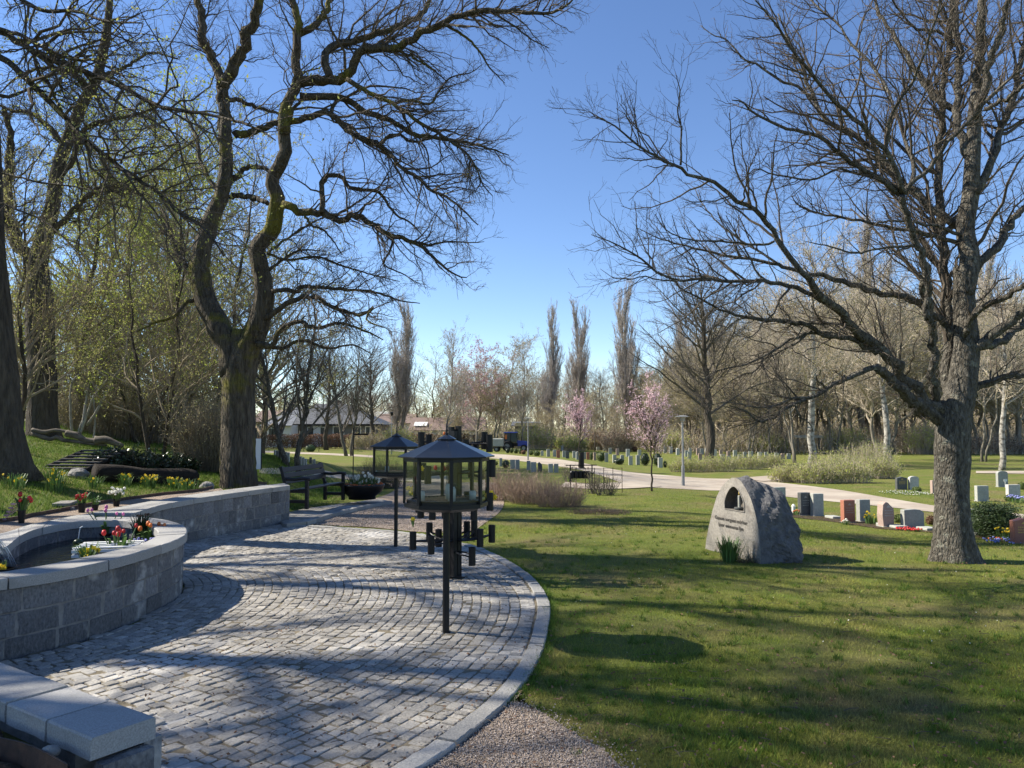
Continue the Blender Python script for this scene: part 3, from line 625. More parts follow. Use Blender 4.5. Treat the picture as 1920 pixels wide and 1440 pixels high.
# ------------------------------------------------------------------ water in the basin
wm = bpy.data.materials.new('water'); wm.use_nodes = True; N_ = wm.node_tree; b_ = N_.nodes['Principled BSDF']
b_.inputs['Base Color'].default_value = (0.005, 0.008, 0.009, 1); b_.inputs['Roughness'].default_value = 0.06; b_.inputs['Specular IOR Level'].default_value = 0.3
n_ = N_.nodes.new('ShaderNodeTexNoise'); n_.inputs['Scale'].default_value = 9; n_.inputs['Detail'].default_value = 4; t_ = N_.nodes.new('ShaderNodeTexCoord'); bp_ = N_.nodes.new('ShaderNodeBump')
bp_.inputs['Strength'].default_value = 0.5; bp_.inputs['Distance'].default_value = 0.03; N_.links.new(t_.outputs['Object'], n_.inputs['Vector']); N_.links.new(n_.outputs[0], bp_.inputs['Height']); N_.links.new(bp_.outputs[0], b_.inputs['Normal'])
mb = MB(); xs = np.arange(-7.2, -3.3, 0.05); ys = np.arange(4.4, 10.6, 0.05); X, Y = np.meshgrid(xs, ys)
ok = inpoly(X[:-1, :-1] + .03, Y[:-1, :-1] + .03, POOL_POLY); jj, ii = np.nonzero(ok); k = jj * len(xs) + ii
near = np.exp(-((X + 4.75) ** 2 + (Y - 6.75) ** 2) / 0.35)
Z = 0.44 + 0.012 * near * np.sin(np.hypot(X + 5.0, Y - 6.9) * 60) + 0.007 * near * rng.standard_normal(X.shape)
mb.add(np.stack([X, Y, Z], -1).reshape(-1, 3), np.stack([k, k + 1, k + len(xs) + 1, k + len(xs)], 1)); tag(mb.build('pool_water', wm, smooth=True), kind='structure')
# falling water jet at the frame edge
jm = mat('water_jet', (0.75, 0.82, 0.9), rough=0.08, spec=0.9, trans=0.3)
mb = MB(); a_ = D(-22, 1005, 6.9); b0_ = np.array([R(16, 1062, 0.45)[0], R(16, 1062, .45)[1], 0.44])
for k in range(26):
    o_ = rng.standard_normal(3) * 0.02; e_ = rng.standard_normal(3) * 0.04; t = np.linspace(0, 1, 8)[:, None]
    p = a_ * (1 - t) + b0_ * t + np.array([0, 0, 0.14]) * (t * (1 - t) * 2) + o_ * (1 - t) + e_ * t * np.array([1, 1, 0]); mb.tube(p, 0.0035, 4)
tag(mb.build('water_spout', jm, smooth=True), 'thin falling jets of water at the edge of the basin', 'water jet')
# ------------------------------------------------------------------ branch growth
def nrm_(v): return v / (np.linalg.norm(v, axis=-1, keepdims=True) + 1e-9)
def spawn(P, Rr, n, tmin=0.2, tmax=1.0, ang=(35, 70), lr=(0.3, 0.6), K=7, wig=0.18, up=0.0, upstep=0.0, rf=0.6, tip=0.25, rl=0.018, minr=0.002, flat=0.0, lmin=0.1, lmax=9, taper=0.4, zig=0.0):
    N, K0 = P.shape[:2]
    L = np.sum(np.linalg.norm(np.diff(P, axis=1), axis=2), axis=1)
    idx = rng.choice(N, n, p=L / L.sum()); t = tmin + (tmax - tmin) * rng.random(n)
    f = t * (K0 - 1); i = np.minimum(f.astype(int), K0 - 2); fr = (f - i)[:, None]
    pos = P[idx, i] * (1 - fr) + P[idx, i + 1] * fr; rr = Rr[idx, i] * (1 - fr[:, 0]) + Rr[idx, i + 1] * fr[:, 0]
    T = nrm_(P[idx, i + 1] - P[idx, i]); q = rng.standard_normal((n, 3)); q -= T * np.sum(q * T, 1)[:, None]; q[:, 2] *= (1 - flat); q = nrm_(q)
    a = np.radians(rng.uniform(ang[0], ang[1], n))[:, None]
    Dd = np.cos(a) * T + np.sin(a) * q; Dd[:, 2] += up; Dd = nrm_(Dd)
    ln = L[idx] * rng.uniform(lr[0], lr[1], n) * (1 - taper * t); ln = np.clip(ln, lmin, lmax)
    r0 = np.minimum(rr * rf, np.maximum(ln * rl, minr)); st = (ln / (K - 1))[:, None]
    out = [pos]
    for _ in range(K - 1):
        out.append(out[-1] + nrm_(Dd + zig * wig * rng.standard_normal((n, 3))) * st); Dd = nrm_(Dd + wig * (1 - .5 * (zig > 0)) * rng.standard_normal((n, 3)) + np.array([0, 0, upstep]))
    rad_ = np.maximum(r0[:, None] * np.linspace(1, tip, K)[None], minr * 0.6)
    return np.stack(out, 1), rad_
def points_on(P, n, tmin=0.2):
    N, K0 = P.shape[:2]; idx = rng.integers(0, N, n); f = (tmin + (1 - tmin) * rng.random(n)) * (K0 - 1); i = np.minimum(f.astype(int), K0 - 2); fr = (f - i)[:, None]
    return P[idx, i] * (1 - fr) + P[idx, i + 1] * fr

# zoom windows in which the limbs were read off
ZN = {'A': (1100, 0, 2.3415), 'B': (1400, 500, 3.692), 'C': (200, 200, 3.2), 'D': (400, 0, 2.56), 'E': (0, 0, 3.0), 'F': (0, 560, 4.0), 'O': (0, 0, 1.0)}
def limb(z, pts, Y0, dY, r0, r1, K=22, wig=0.35):
    """a limb from its points in a zoom window; Y0 its depth at the start, dY how far it leans away; radii in photo pixels"""
    ox, oy, s = ZN[z]; n = len(pts); P = []
    for k, (u, v) in enumerate(pts):
        P.append(D(ox + u / s, oy + v / s, Y0 + dY * (k / max(1, n - 1)) ** 1.2))
    C = smooth_curve(P, K) if n > 2 else resample(np.array(P), K)
    px = Y0 / F; rr = np.linspace(1, 0, K) ** 0.8 * (r0 - r1) * px + r1 * px
    C[1:-1] += rng.standard_normal((K - 2, 3)) * (rr[1:-1, None] * wig)
    return C, rr
def pack(L, K):
    P = np.stack([resample(c, K) for c, _ in L]); Rr = np.stack([np.interp(np.linspace(0, 1, K), np.linspace(0, 1, len(r)), r) for _, r in L]); return P, Rr

def hero_tree(name, label, cat, trunks, limbs, bark, twig, n1, n2, n3, n4, seed, thin=1.0, leaf=None, up=0.15, upstep=0.02, l1=(0.22, 0.5), wig=0.2, group=None, minr=0.0022, lmax1=3.2, extra=None):
    global rng
    rng = np.random.default_rng(seed)
    base = trunks[0][0][0]; limbs = [(c, r * thin) for c, r in limbs]
    t = empty(name, base, 0, label, cat, group)
    mb = MB()
    for c, r, fl in trunks:
        K = len(c); mb.tube(c - base, r, 22, 0, True, 0.035, fl)
    for c, r in limbs: mb.tube(c - base, r, 9 if r[0] > 0.04 else 6, 0, True, 0.05)
    mb.build('trunk', bark, t, smooth=True)
    P0, R0 = pack(limbs, 20)
    if extra is not None: P0 = np.concatenate([P0, extra[0]]); R0 = np.concatenate([R0, extra[1]])
    w = 20
    P1, R1 = spawn(P0, R0, n1, 0.12, 1.0, (32, 62), l1, 10, wig, up, upstep, 0.6, 0.3, 0.016, minr * 2, lmin=0.5, lmax=lmax1, zig=1.2, taper=.68)
    allP = np.concatenate([P0[:, ::2], P1]); allR = np.concatenate([R0[:, ::2], R1])
    P2, R2 = spawn(allP, allR, n2, 0.15, 1.0, (30, 60), (0.2, 0.45), 8, wig * 1.15, up * .8, upstep, 0.6, 0.35, 0.011, minr * 1.4, lmin=0.3, lmax=1.5, zig=1.2)
    P3, R3 = spawn(P2, R2, n3, 0.1, 1.0, (30, 60), (0.25, 0.55), 6, wig * 1.2, up * .8, upstep, 0.7, 0.5, 0.008, minr, lmin=0.12, lmax=0.6, zig=1.0)
    mb = MB(); mb.twigs(P1 - base, R1, 5); mb.twigs(P2 - base, R2, 4); mb.twigs(P3 - base, R3, 3)
    P4, R4 = spawn(np.concatenate([P3, P2[:, ::1][:, :6]]), np.concatenate([R3, R2[:, :6]]), n4, 0.2, 1.0, (30, 75), (0.2, 0.5), 4, wig * 1.3, up * .8, upstep, 0.8, 0.6, 0.006, minr * 0.8, lmin=0.05, lmax=0.3)
    mb.twigs(P4 - base, R4, 3)
    mats = [twig]
    if leaf: 
        m, cnt, size = leaf; mb.leaves(points_on(P4, cnt, 0.5) - base, size, 1); mats.append(m)
    mb.build('crown', mats, t)
    return t
def trunk_curve(z, pts, Y, r, K=34, flare=0.5, wig=0.02):
    ox, oy, s = ZN[z]; P = [D(ox + u / s, oy + v / s, Y) for u, v in pts]; P[0][2] = z1(P[0][0], P[0][1]) - 0.12
    C = smooth_curve(P, K); px = Y / F; rr = np.interp(np.linspace(0, 1, K), np.linspace(0, 1, len(r)), r) * px
    C[1:-1] += rng.standard_normal((K - 2, 3)) * rr[1:-1, None] * wig
    h = C[:, 2] - C[0][2]; fl = flare * np.exp(-h / 0.22)
    return C, rr, fl

# ------------------------------------------------------------------ the bare tree on the right
Y = G(1790, 1052)[1]
T1 = trunk_curve('O', [(1792, 1058), (1789, 1025), (1786, 960), (1784, 880), (1785, 810), (1790, 771), (1803, 725), (1812, 660), (1810, 600), (1807, 545), (1806, 500)], Y, [37, 32, 29.5, 29, 31, 30, 25, 23, 20, 18.5, 17], 46, 0.55)
T2 = trunk_curve('A', [(1655, 1300), (1680, 1150), (1662, 1000), (1685, 860), (1692, 720), (1700, 600), (1702, 500), (1712, 400)], Y, [18.5, 17.5, 16.5, 15.5, 14.5, 13, 12, 11], 26, 0); T2 = (smooth_curve([D(1100 + u / 2.3415, v / 2.3415, Y + dy) for u, v, dy in [(1655, 1300, 0), (1680, 1150, 0), (1662, 1000, .1), (1685, 860, .1), (1692, 720, .1), (1700, 600, .15), (1702, 500, .15), (1712, 400, .2)]], 26), T2[1], None)
LB = []
def lb(z, pts, dY, r0, r1=0.6, y0=0.0, K=22): LB.append(limb(z, pts, Y + y0, dY, r0, r1, K))
lb('O', [(1783, 775), (1776, 733), (1776, 690), (1779, 635), (1775, 568), (1769, 516), (1765, 450), (1763, 384), (1761, 299), (1766, 192), (1775, 107), (1783, 26), (1788, -64)], 1.2, 12.5, 4, 0.1, 34)
lb('A', [(1712, 400), (1728, 200), (1740, 0), (1760, -200), (1770, -420)], -0.3, 12, 4, .2)
lb('A', [(1702, 520), (1745, 400), (1790, 210), (1850, 20), (1900, -180)], -0.8, 10, 3, .1)
lb('A', [(1685, 700), (1655, 620), (1628, 450), (1632, 200), (1615, 0), (1600, -250)], 0.9, 10, 4, .1)
lb('A', [(1705, 845), (1770, 740), (1812, 600), (1868, 450), (1905, 250), (1960, 60), (2000, -150)], 1.2, 9, 3)
lb('B', [(1330, 985), (1280, 820), (1290, 550), (1252, 300), (1232, 100), (1240, -10)], -0.9, 9.5, 7.5)
lb('A', [(1500, 1400), (1490, 1200), (1450, 1080), (1405, 950), (1385, 858)], -0.4, 7.5, 6.5, -0.9)
lb('A', [(1385, 858), (1270, 775), (1130, 690), (1030, 602), (960, 580), (880, 560), (740, 500), (690, 450), (640, 440)], -1.2, 6.5, 1, -1.2)
lb('A', [(1385, 850), (1500, 745), (1560, 655), (1650, 555), (1750, 450), (1850, 350), (1960, 270), (2100, 200)], -0.8, 5.5, 2, -1.2)
lb('A', [(1390, 856), (1362, 770), (1310, 655), (1220, 575), (1130, 480), (1060, 415), (990, 330), (900, 215), (850, 130), (800, 70), (740, 0)], -1.5, 6.5, 1.2, -1.25)
lb('A', [(1310, 650), (1330, 530), (1365, 450), (1420, 380), (1460, 290), (1500, 180), (1540, 60), (1560, -100)], -1.0, 4.5, 1.5, -1.45)
lb('B', [(1350, 1030), (1200, 870), (1050, 722), (900, 560), (760, 430), (640, 320), (520, 220), (430, 80)], -1.6, 12.5, 6.5)
lb('A', [(975, 1221), (880, 1110), (812, 1000), (755, 935), (640, 870), (560, 800), (460, 770), (400, 730), (330, 700), (240, 650), (150, 575), (90, 530), (20, 510)], -1.4, 6.3, 0.7, -1.6, 30)
lb('B', [(1430, 500), (1350, 360), (1280, 300), (1160, 240), (1000, 200), (850, 160), (700, 110), (550, 70), (400, 50)], -0.3, 8.5, 4.5, 0.1)
lb('A', [(956, 1202), (850, 1160), (780, 1150), (700, 1130), (600, 1120), (480, 1090), (400, 1070), (300, 1040), (220, 1000)], 0.3, 4.5, 0.7, -0.2, 26)
lb('A', [(850, 1165), (740, 1095), (640, 1030), (560, 960), (500, 880), (470, 820)], 0.9, 3, 0.7, -0.2)
lb('A', [(1030, 1322), (940, 1268), (850, 1245), (780, 1235), (702, 1234), (600, 1230), (500, 1220), (420, 1235), (330, 1210), (260, 1150), (180, 1100), (100, 1060), (20, 1030)], -0.6, 5.5, 0.7, -1.3, 28)
lb('A', [(420, 1235), (330, 1230), (250, 1215), (190, 1225), (120, 1220), (60, 1180)], .2, 2, 0.5, -1.8)
lb('B', [(900, 600), (760, 510), (650, 490), (520, 460), (400, 400), (200, 380), (0, 350)], -0.6, 6.5, 3.5, -0.58)
lb('A', [(702, 1393), (600, 1365), (500, 1310), (420, 1270), (380, 1225)], -.3, 3.5, 1, -1.18)
lb('A', [(1180, 1440), (1090, 1420), (900, 1420), (700, 1395), (620, 1440), (560, 1500)], -.6, 3.5, 1, -.82)
lb('B', [(640, 480), (500, 450), (350, 480), (250, 540), (120, 620), (-20, 680), (-200, 720), (-330, 800)], -.7, 4.2, .8, -.74)
lb('B', [(450, 440), (350, 520), (240, 580), (130, 635), (60, 720), (-60, 760), (-240, 900)], -.2, 3, .7, -.86)
lb('B', [(1330, 1060), (1240, 1000), (1120, 900), (980, 760), (900, 690)], -0.9, 14, 8)
lb('B', [(905, 690), (820, 715), (700, 772), (600, 820), (450, 910), (330, 950), (200, 1030), (90, 1070), (0, 1005), (-120, 960)], -0.9, 6.5, 0.8, -0.9, 28)
lb('B', [(450, 910), (330, 905), (200, 960), (60, 975), (-100, 940), (-300, 960)], -.5, 3, .6, -1.5)
lb('B', [(330, 955), (370, 1040), (430, 1080), (460, 1140)], .2, 2.5, 1, -1.5)
lb('B', [(1500, 480), (1560, 350), (1680, 255), (1800, 200), (1920, 125), (2100, 40), (2300, -100)], -1.5, 7.5, 3, -.1)
lb('B', [(1560, 600), (1700, 480), (1850, 380), (1980, 260), (2200, 120), (2450, 0)], -0.6, 12, 4, -.1)
lb('B', [(1600, 560), (1720, 540), (1860, 440), (2000, 330), (2300, 250)], .8, 9, 3, .1)
lb('B', [(1570, 900), (1620, 835), (1700, 800), (1800, 765), (1920, 740), (2050, 760), (2250, 720)], 0.6, 9, 3)
lb('A', [(1700, 1170), (1800, 1080), (1860, 980), (1920, 920), (2010, 850), (2120, 820)], 0.9, 9.5, 4)
lb('A', [(1745, 480), (1850, 430), (1960, 350), (2100, 300)], -.9, 5, 2)
lb('A', [(1640, 1000), (1500, 900), (1400, 800), (1300, 700), (1200, 620), (1050, 520), (1000, 440), (930, 260), (890, 180), (840, 60)], 1.6, 9, 1.5, .3, 30)
lb('A', [(1610, 480), (1500, 400), (1450, 320), (1380, 200), (1300, 90), (1260, -20), (1200, -160)], 1.2, 7, 1.5, .5)
lb('A', [(1395, 850), (1440, 760), (1390, 600), (1330, 420), (1250, 280), (1150, 180), (1100, 100), (1000, 20), (940, -80)], 2.0, 5, 1.5, -1.25)
lb('A', [(1000, 440), (930, 385), (830, 340), (750, 285), (690, 260), (620, 180), (550, 150), (500, 110)], .5, 3.5, .7, 1.28)
lb('A', [(1640, 1070), (1540, 1040), (1440, 1020), (1300, 990), (1150, 960), (1000, 930), (930, 905), (900, 860)], -.6, 5, 1, .1)
lb('A', [(1640, 1030), (1530, 995), (1400, 970), (1300, 975), (1215, 1015)], -.5, 4, 1)
lb('A', [(1440, 1075), (1300, 1090), (1180, 1110), (1060, 1080), (960, 1060)], -.6, 3.2, .7, -1.07)
lb('A', [(1380, 852), (1320, 800), (1200, 765), (1100, 745), (1000, 790), (900, 780), (800, 760), (740, 740), (690, 790)], -.7, 3.5, .8, -1.2)
lb('A', [(752, 932), (732, 850), (700, 800), (722, 720), (760, 640)], -.2, 2.6, .6, -1.87)
lb('A', [(412, 725), (415, 580), (400, 480), (410, 400), (390, 320)], -.2, 2.6, .6, -2.33)
lb('A', [(822, 1060), (760, 1075), (600, 1060), (450, 1050), (350, 1010), (300, 940)], -.5, 3, .7, -1.7)
lb('A', [(1600, 90), (1500, 90), (1400, 60), (1300, 70)], .8, 3, 1, .9)
lb('A', [(1620, 200), (1540, 140), (1440, 120), (1360, 30), (1300, -60)], -.8, 4, 1, .85)
ex = (np.zeros((0, 20, 3)), np.zeros((0, 20)))
tr_right = hero_tree('bare_tree', 'large bare tree with spreading limbs and lichened trunk on the lawn beside the memorial stone', 'tree', [T1, T2], LB, M['bark_grey'], M['twig'], 540, 3400, 11500, 15000, 11, thin=.86, up=0.12, wig=.12, lmax1=2.4, minr=.0019)

# ------------------------------------------------------------------ the forked oak on the left
Y = 17.6
T1 = trunk_curve('O', [(447, 918), (447, 880), (447, 800), (447, 720), (449, 670), (450, 618)], Y, [33, 32, 30.5, 30, 31, 14], 34, 0.35)
T2 = limb('C', [(780, 1600), (745, 1450), (690, 1350), (620, 1220), (570, 1100), (560, 950), (590, 800), (640, 650), (700, 500), (715, 350), (715, 200), (712, 80)], Y, 0.6, 25, 11, 30, .06)
T3 = limb('C', [(800, 1600), (830, 1480), (880, 1370), (930, 1250), (942, 1100), (920, 950), (900, 850), (980, 750), (1015, 650), (1020, 550), (992, 450), (1035, 360), (1070, 280), (1062, 150), (1090, 0)], Y, -0.8, 24, 10.5, 40, .06)
T3 = (T3[0], np.interp(np.linspace(0, 1, 40), [0, .2, .4, .6, .75, 1], np.array([27, 20, 15.5, 14.5, 12, 10.5])) * Y / F)
T2 = (T2[0], np.interp(np.linspace(0, 1, 30), [0, .2, .5, .7, 1], np.array([28, 21.5, 17, 14, 11.5])) * Y / F)
LB = []
YL = Y + 0.6; YR = Y - 0.8
def lb(z, pts, dY, r0, r1=0.8, y0=None, K=24, wig=.3): LB.append(limb(z, pts, YR if y0 is None else y0, dY, r0, r1, K, wig))
lb('E', [(1268, 820), (1262, 600), (1240, 470)], .1, 12, 11, YL)
lb('E', [(1240, 480), (1330, 350), (1390, 200), (1450, 50), (1480, -80), (1500, -260)], -.8, 12, 6, YL)
lb('E', [(1245, 470), (1200, 350), (1140, 200), (1128, 50), (1090, -80), (1060, -250)], .8, 9, 5, YL)
lb('D', [(345, 640), (340, 560), (352, 490), (392, 420), (395, 300), (390, 180), (400, 100), (385, 0), (375, -120), (400, -300)], -.3, 11, 4)
lb('D', [(398, 400), (480, 385), (600, 378), (650, 350), (690, 270), (760, 232), (880, 232), (960, 180), (1100, 110), (1200, 72), (1330, 50), (1500, 60), (1620, 60), (1700, 20), (1740, -20)], -2.0, 10, 1.2, K=36)
lb('D', [(560, 375), (538, 300), (560, 232), (620, 208), (700, 190), (850, 140), (970, 90), (1030, 20), (1060, -60), (1150, -160)], 1.6, 8, 2.5, YR - .2, K=30)
lb('D', [(880, 235), (960, 280), (1060, 340), (1130, 400)], .6, 3, .8, YR - .8)
lb('D', [(1100, 110), (1200, 170), (1280, 250), (1330, 330), (1400, 400)], .9, 3, .8, YR - 1.2)
lb('D', [(1330, 50), (1450, 130), (1530, 190), (1610, 230)], .5, 2.2, .7, YR - 1.5)
lb('D', [(400, 160), (480, 125), (540, 60), (565, -20), (600, -140)], .9, 7, 3)
lb('D', [(640, 380), (720, 430), (800, 470), (860, 495), (930, 550), (1020, 605), (1100, 655), (1200, 720), (1260, 800), (1290, 880), (1340, 940)], -.8, 5, .8, YR - .5, 30)
lb('D', [(415, 462), (500, 462), (600, 468), (690, 512), (770, 550), (850, 572), (950, 640), (1080, 665), (1240, 690), (1420, 745)], .9, 7.5, .9, K=30)
lb('D', [(860, 495), (940, 480), (1040, 500), (1080, 440), (1140, 370), (1230, 350), (1290, 310)], .9, 3, .7, YR - .7)
lb('D', [(345, 590), (420, 570), (480, 558), (560, 548), (640, 612), (700, 660), (790, 692), (850, 740), (900, 805), (980, 850), (1030, 902), (1110, 940), (1180, 992), (1270, 1080)], -1.4, 6.5, .9, K=36)
lb('D', [(560, 548), (590, 480), (600, 470)], .3, 4, 3)
lb('D', [(800, 695), (842, 650), (900, 645), (960, 682), (1080, 660), (1220, 705), (1330, 720)], .8, 3.4, .8, YR - .8)
lb('C', [(1060, 585), (1180, 632), (1300, 640), (1400, 682), (1500, 650), (1580, 710), (1700, 770), (1760, 780), (1850, 820), (1920, 862), (1990, 930), (2090, 1010), (2160, 1025)], -.9, 8, .9, K=36)
lb('D', [(880, 1130), (960, 1160), (1040, 1175), (1130, 1160), (1240, 1165), (1300, 1160)], .8, 3, .6, YR - .6)
lb('D', [(860, 1140), (850, 1200), (820, 1270), (900, 1310), (1000, 1370)], .6, 2.4, .6, YR - .6)
lb('C', [(1290, 635), (1292, 500), (1302, 432), (1370, 410), (1420, 440), (1460, 492), (1560, 500), (1640, 522), (1700, 600), (1750, 660), (1830, 700), (1900, 780)], .9, 5.5, .9, YR - .2, 32)
lb('C', [(1190, 650), (1230, 712), (1300, 740), (1370, 820), (1410, 890)], .5, 3, .8, YR - .1)
lb('C', [(950, 1270), (1060, 1200), (1150, 1150), (1250, 1140), (1350, 1200), (1450, 1232), (1540, 1250), (1600, 1200), (1560, 1280), (1680, 1330)], -1.2, 5.5, .8, YR + .5, 30)
lb('C', [(990, 1110), (1060, 1098), (1140, 1110), (1180, 1080), (1300, 1085), (1450, 1100), (1600, 1110), (1750, 1160), (1880, 1180)], .6, 4.5, .8, YR + .3, 30)
lb('C', [(975, 870), (1100, 780), (1250, 690), (1380, 640)], 1.8, 2.5, .8, YR + .2)
lb('C', [(960, 880), (1100, 920), (1260, 900), (1400, 950), (1600, 1010), (1760, 1050)], 1.5, 2.8, .7, YR + .3)
lb('C', [(975, 980), (1080, 900), (1180, 860), (1320, 870)], 1.2, 3, .8, YR + .4)
lb('C', [(900, 1420), (1000, 1430), (1035, 1350), (1150, 1290), (1250, 1330), (1400, 1300), (1560, 1350), (1660, 1400)], -.8, 5.5, .8, YR + .5, 30)
lb('C', [(930, 1440), (1050, 1450), (1180, 1400), (1320, 1450), (1480, 1430), (1600, 1490)], .9, 4, .8, YR + .5)
lb('C', [(760, 440), (830, 372), (900, 360), (965, 382)], -.6, 5, 3.4, YL)
lb('C', [(740, 540), (830, 540), (900, 555), (965, 582)], -.8, 5, 4, YL)
lb('D', [(100, 650), (200, 630), (270, 600), (340, 570), (430, 470)], -.4, 8, 2, YL)
lb('E', [(1255, 560), (1330, 560), (1430, 600), (1560, 640), (1640, 690)], 1, 5, 1.5, YL)
lb('C', [(560, 1080), (490, 1000), (440, 900), (380, 760), (350, 640), (260, 540)], .9, 6, 1.2, YL - .3)
lb('C', [(690, 520), (620, 440), (560, 320), (540, 180), (480, 60), (460, -80)], 1, 5, 1.5, YL)
lb('C', [(560, 1150), (480, 1180), (400, 1260), (300, 1290), (180, 1350)], -.8, 4.5, 1, YL - .4)
tr_oak = hero_tree('oak_tree', 'massive forked oak with mossy trunk standing behind the end of the retaining wall', 'tree', [T1, (T2[0], T2[1], None), (T3[0], T3[1], None)], LB, M['bark_oak'], M['twig'], 540, 3300, 11000, 14000, 23, leaf=(M['leaf_bud'], 1200, 0.035), up=0.06, upstep=0.0, wig=0.17, lmax1=2.6, minr=0.003)

# ------------------------------------------------------------------ the near tree at the left frame edge, its boughs crossing the top
Y = 13.6
T1 = trunk_curve('O', [(8, 912), (2, 860), (-6, 780), (-14, 660), (-22, 560), (-30, 430), (-34, 300), (-40, 180), (-60, 0), (-80, -200), (-90, -500)], Y, [48, 42, 37, 34, 33, 29, 26, 23, 19, 15, 8], 44, 0.4)
LB = []
def lb(z, pts, dY, r0, r1=0.6, y0=None, K=26, wig=.25): LB.append(limb(z, pts, Y if y0 is None else y0, dY, r0, r1, K, wig))
lb('E', [(-90, 120), (0, 175), (150, 262), (300, 342), (450, 392), (600, 450), (750, 520), (880, 590), (1000, 620), (1150, 640), (1300, 672), (1450, 725), (1550, 790)], -3.5, 6.5, .8, K=34)
lb('E', [(-90, 260), (0, 320), (100, 390), (230, 530), (350, 640), (440, 740), (540, 840), (660, 930), (760, 1000), (900, 1090), (1000, 1190), (1100, 1250), (1200, 1350), (1260, 1440)], -2.8, 6.5, 1, K=34)
lb('E', [(0, 162), (120, 200), (250, 270), (400, 332), (520, 340), (650, 400), (740, 470)], -2.5, 4, .8, Y - .3)
lb('E', [(700, 960), (760, 1060), (840, 1150), (930, 1280), (940, 1400), (1000, 1500)], -.6, 2.6, .6, Y - 2.2)
lb('E', [(680, 920), (700, 870), (780, 830), (900, 825), (1000, 810), (1100, 790)], -.8, 2, .6, Y - 2.2)
lb('E', [(880, 590), (960, 500), (1000, 480), (960, 380), (900, 250), (820, 120), (760, 0)], -.6, 2.2, .6, Y - 2.5)
lb('E', [(260, 270), (320, 200), (440, 180), (620, 190), (760, 240), (900, 230)], -.8, 2.6, .6, Y - 1)
lb('E', [(-100, -100), (60, -40), (240, 60), (420, 60), (600, 120), (800, 130)], -2, 5, 1)
lb('E', [(-100, 500), (40, 540), (160, 500), (300, 420), (420, 400)], 1.5, 4, 1)
lb('E', [(-60, 960), (60, 985), (200, 1020), (420, 1050), (600, 1080), (760, 1060)], -1.2, 2.5, .6, Y - .5)
lb('E', [(-60, 1120), (100, 1180), (240, 1240), (360, 1340), (480, 1480)], -1.2, 2.5, .6, Y - .5)
lb('E', [(-120, -400), (100, -500), (400, -520), (700, -420)], -2, 6, 1.5)
lb('E', [(-140, -200), (-400, -300), (-700, -300)], -1, 7, 2)
lb('E', [(-160, -600), (0, -900), (200, -1100)], -1, 6, 1.5)
tr_near = hero_tree('budding_tree', 'thick dark trunk at the left frame edge whose long budding boughs hang across', 'tree', [T1], LB, M['bark_dark'], M['twig'], 125, 820, 2700, 4200, 37, leaf=(M['leaf_bud'], 3800, 0.042), up=0.0, upstep=0.0, wig=0.14, lmax1=2.4)

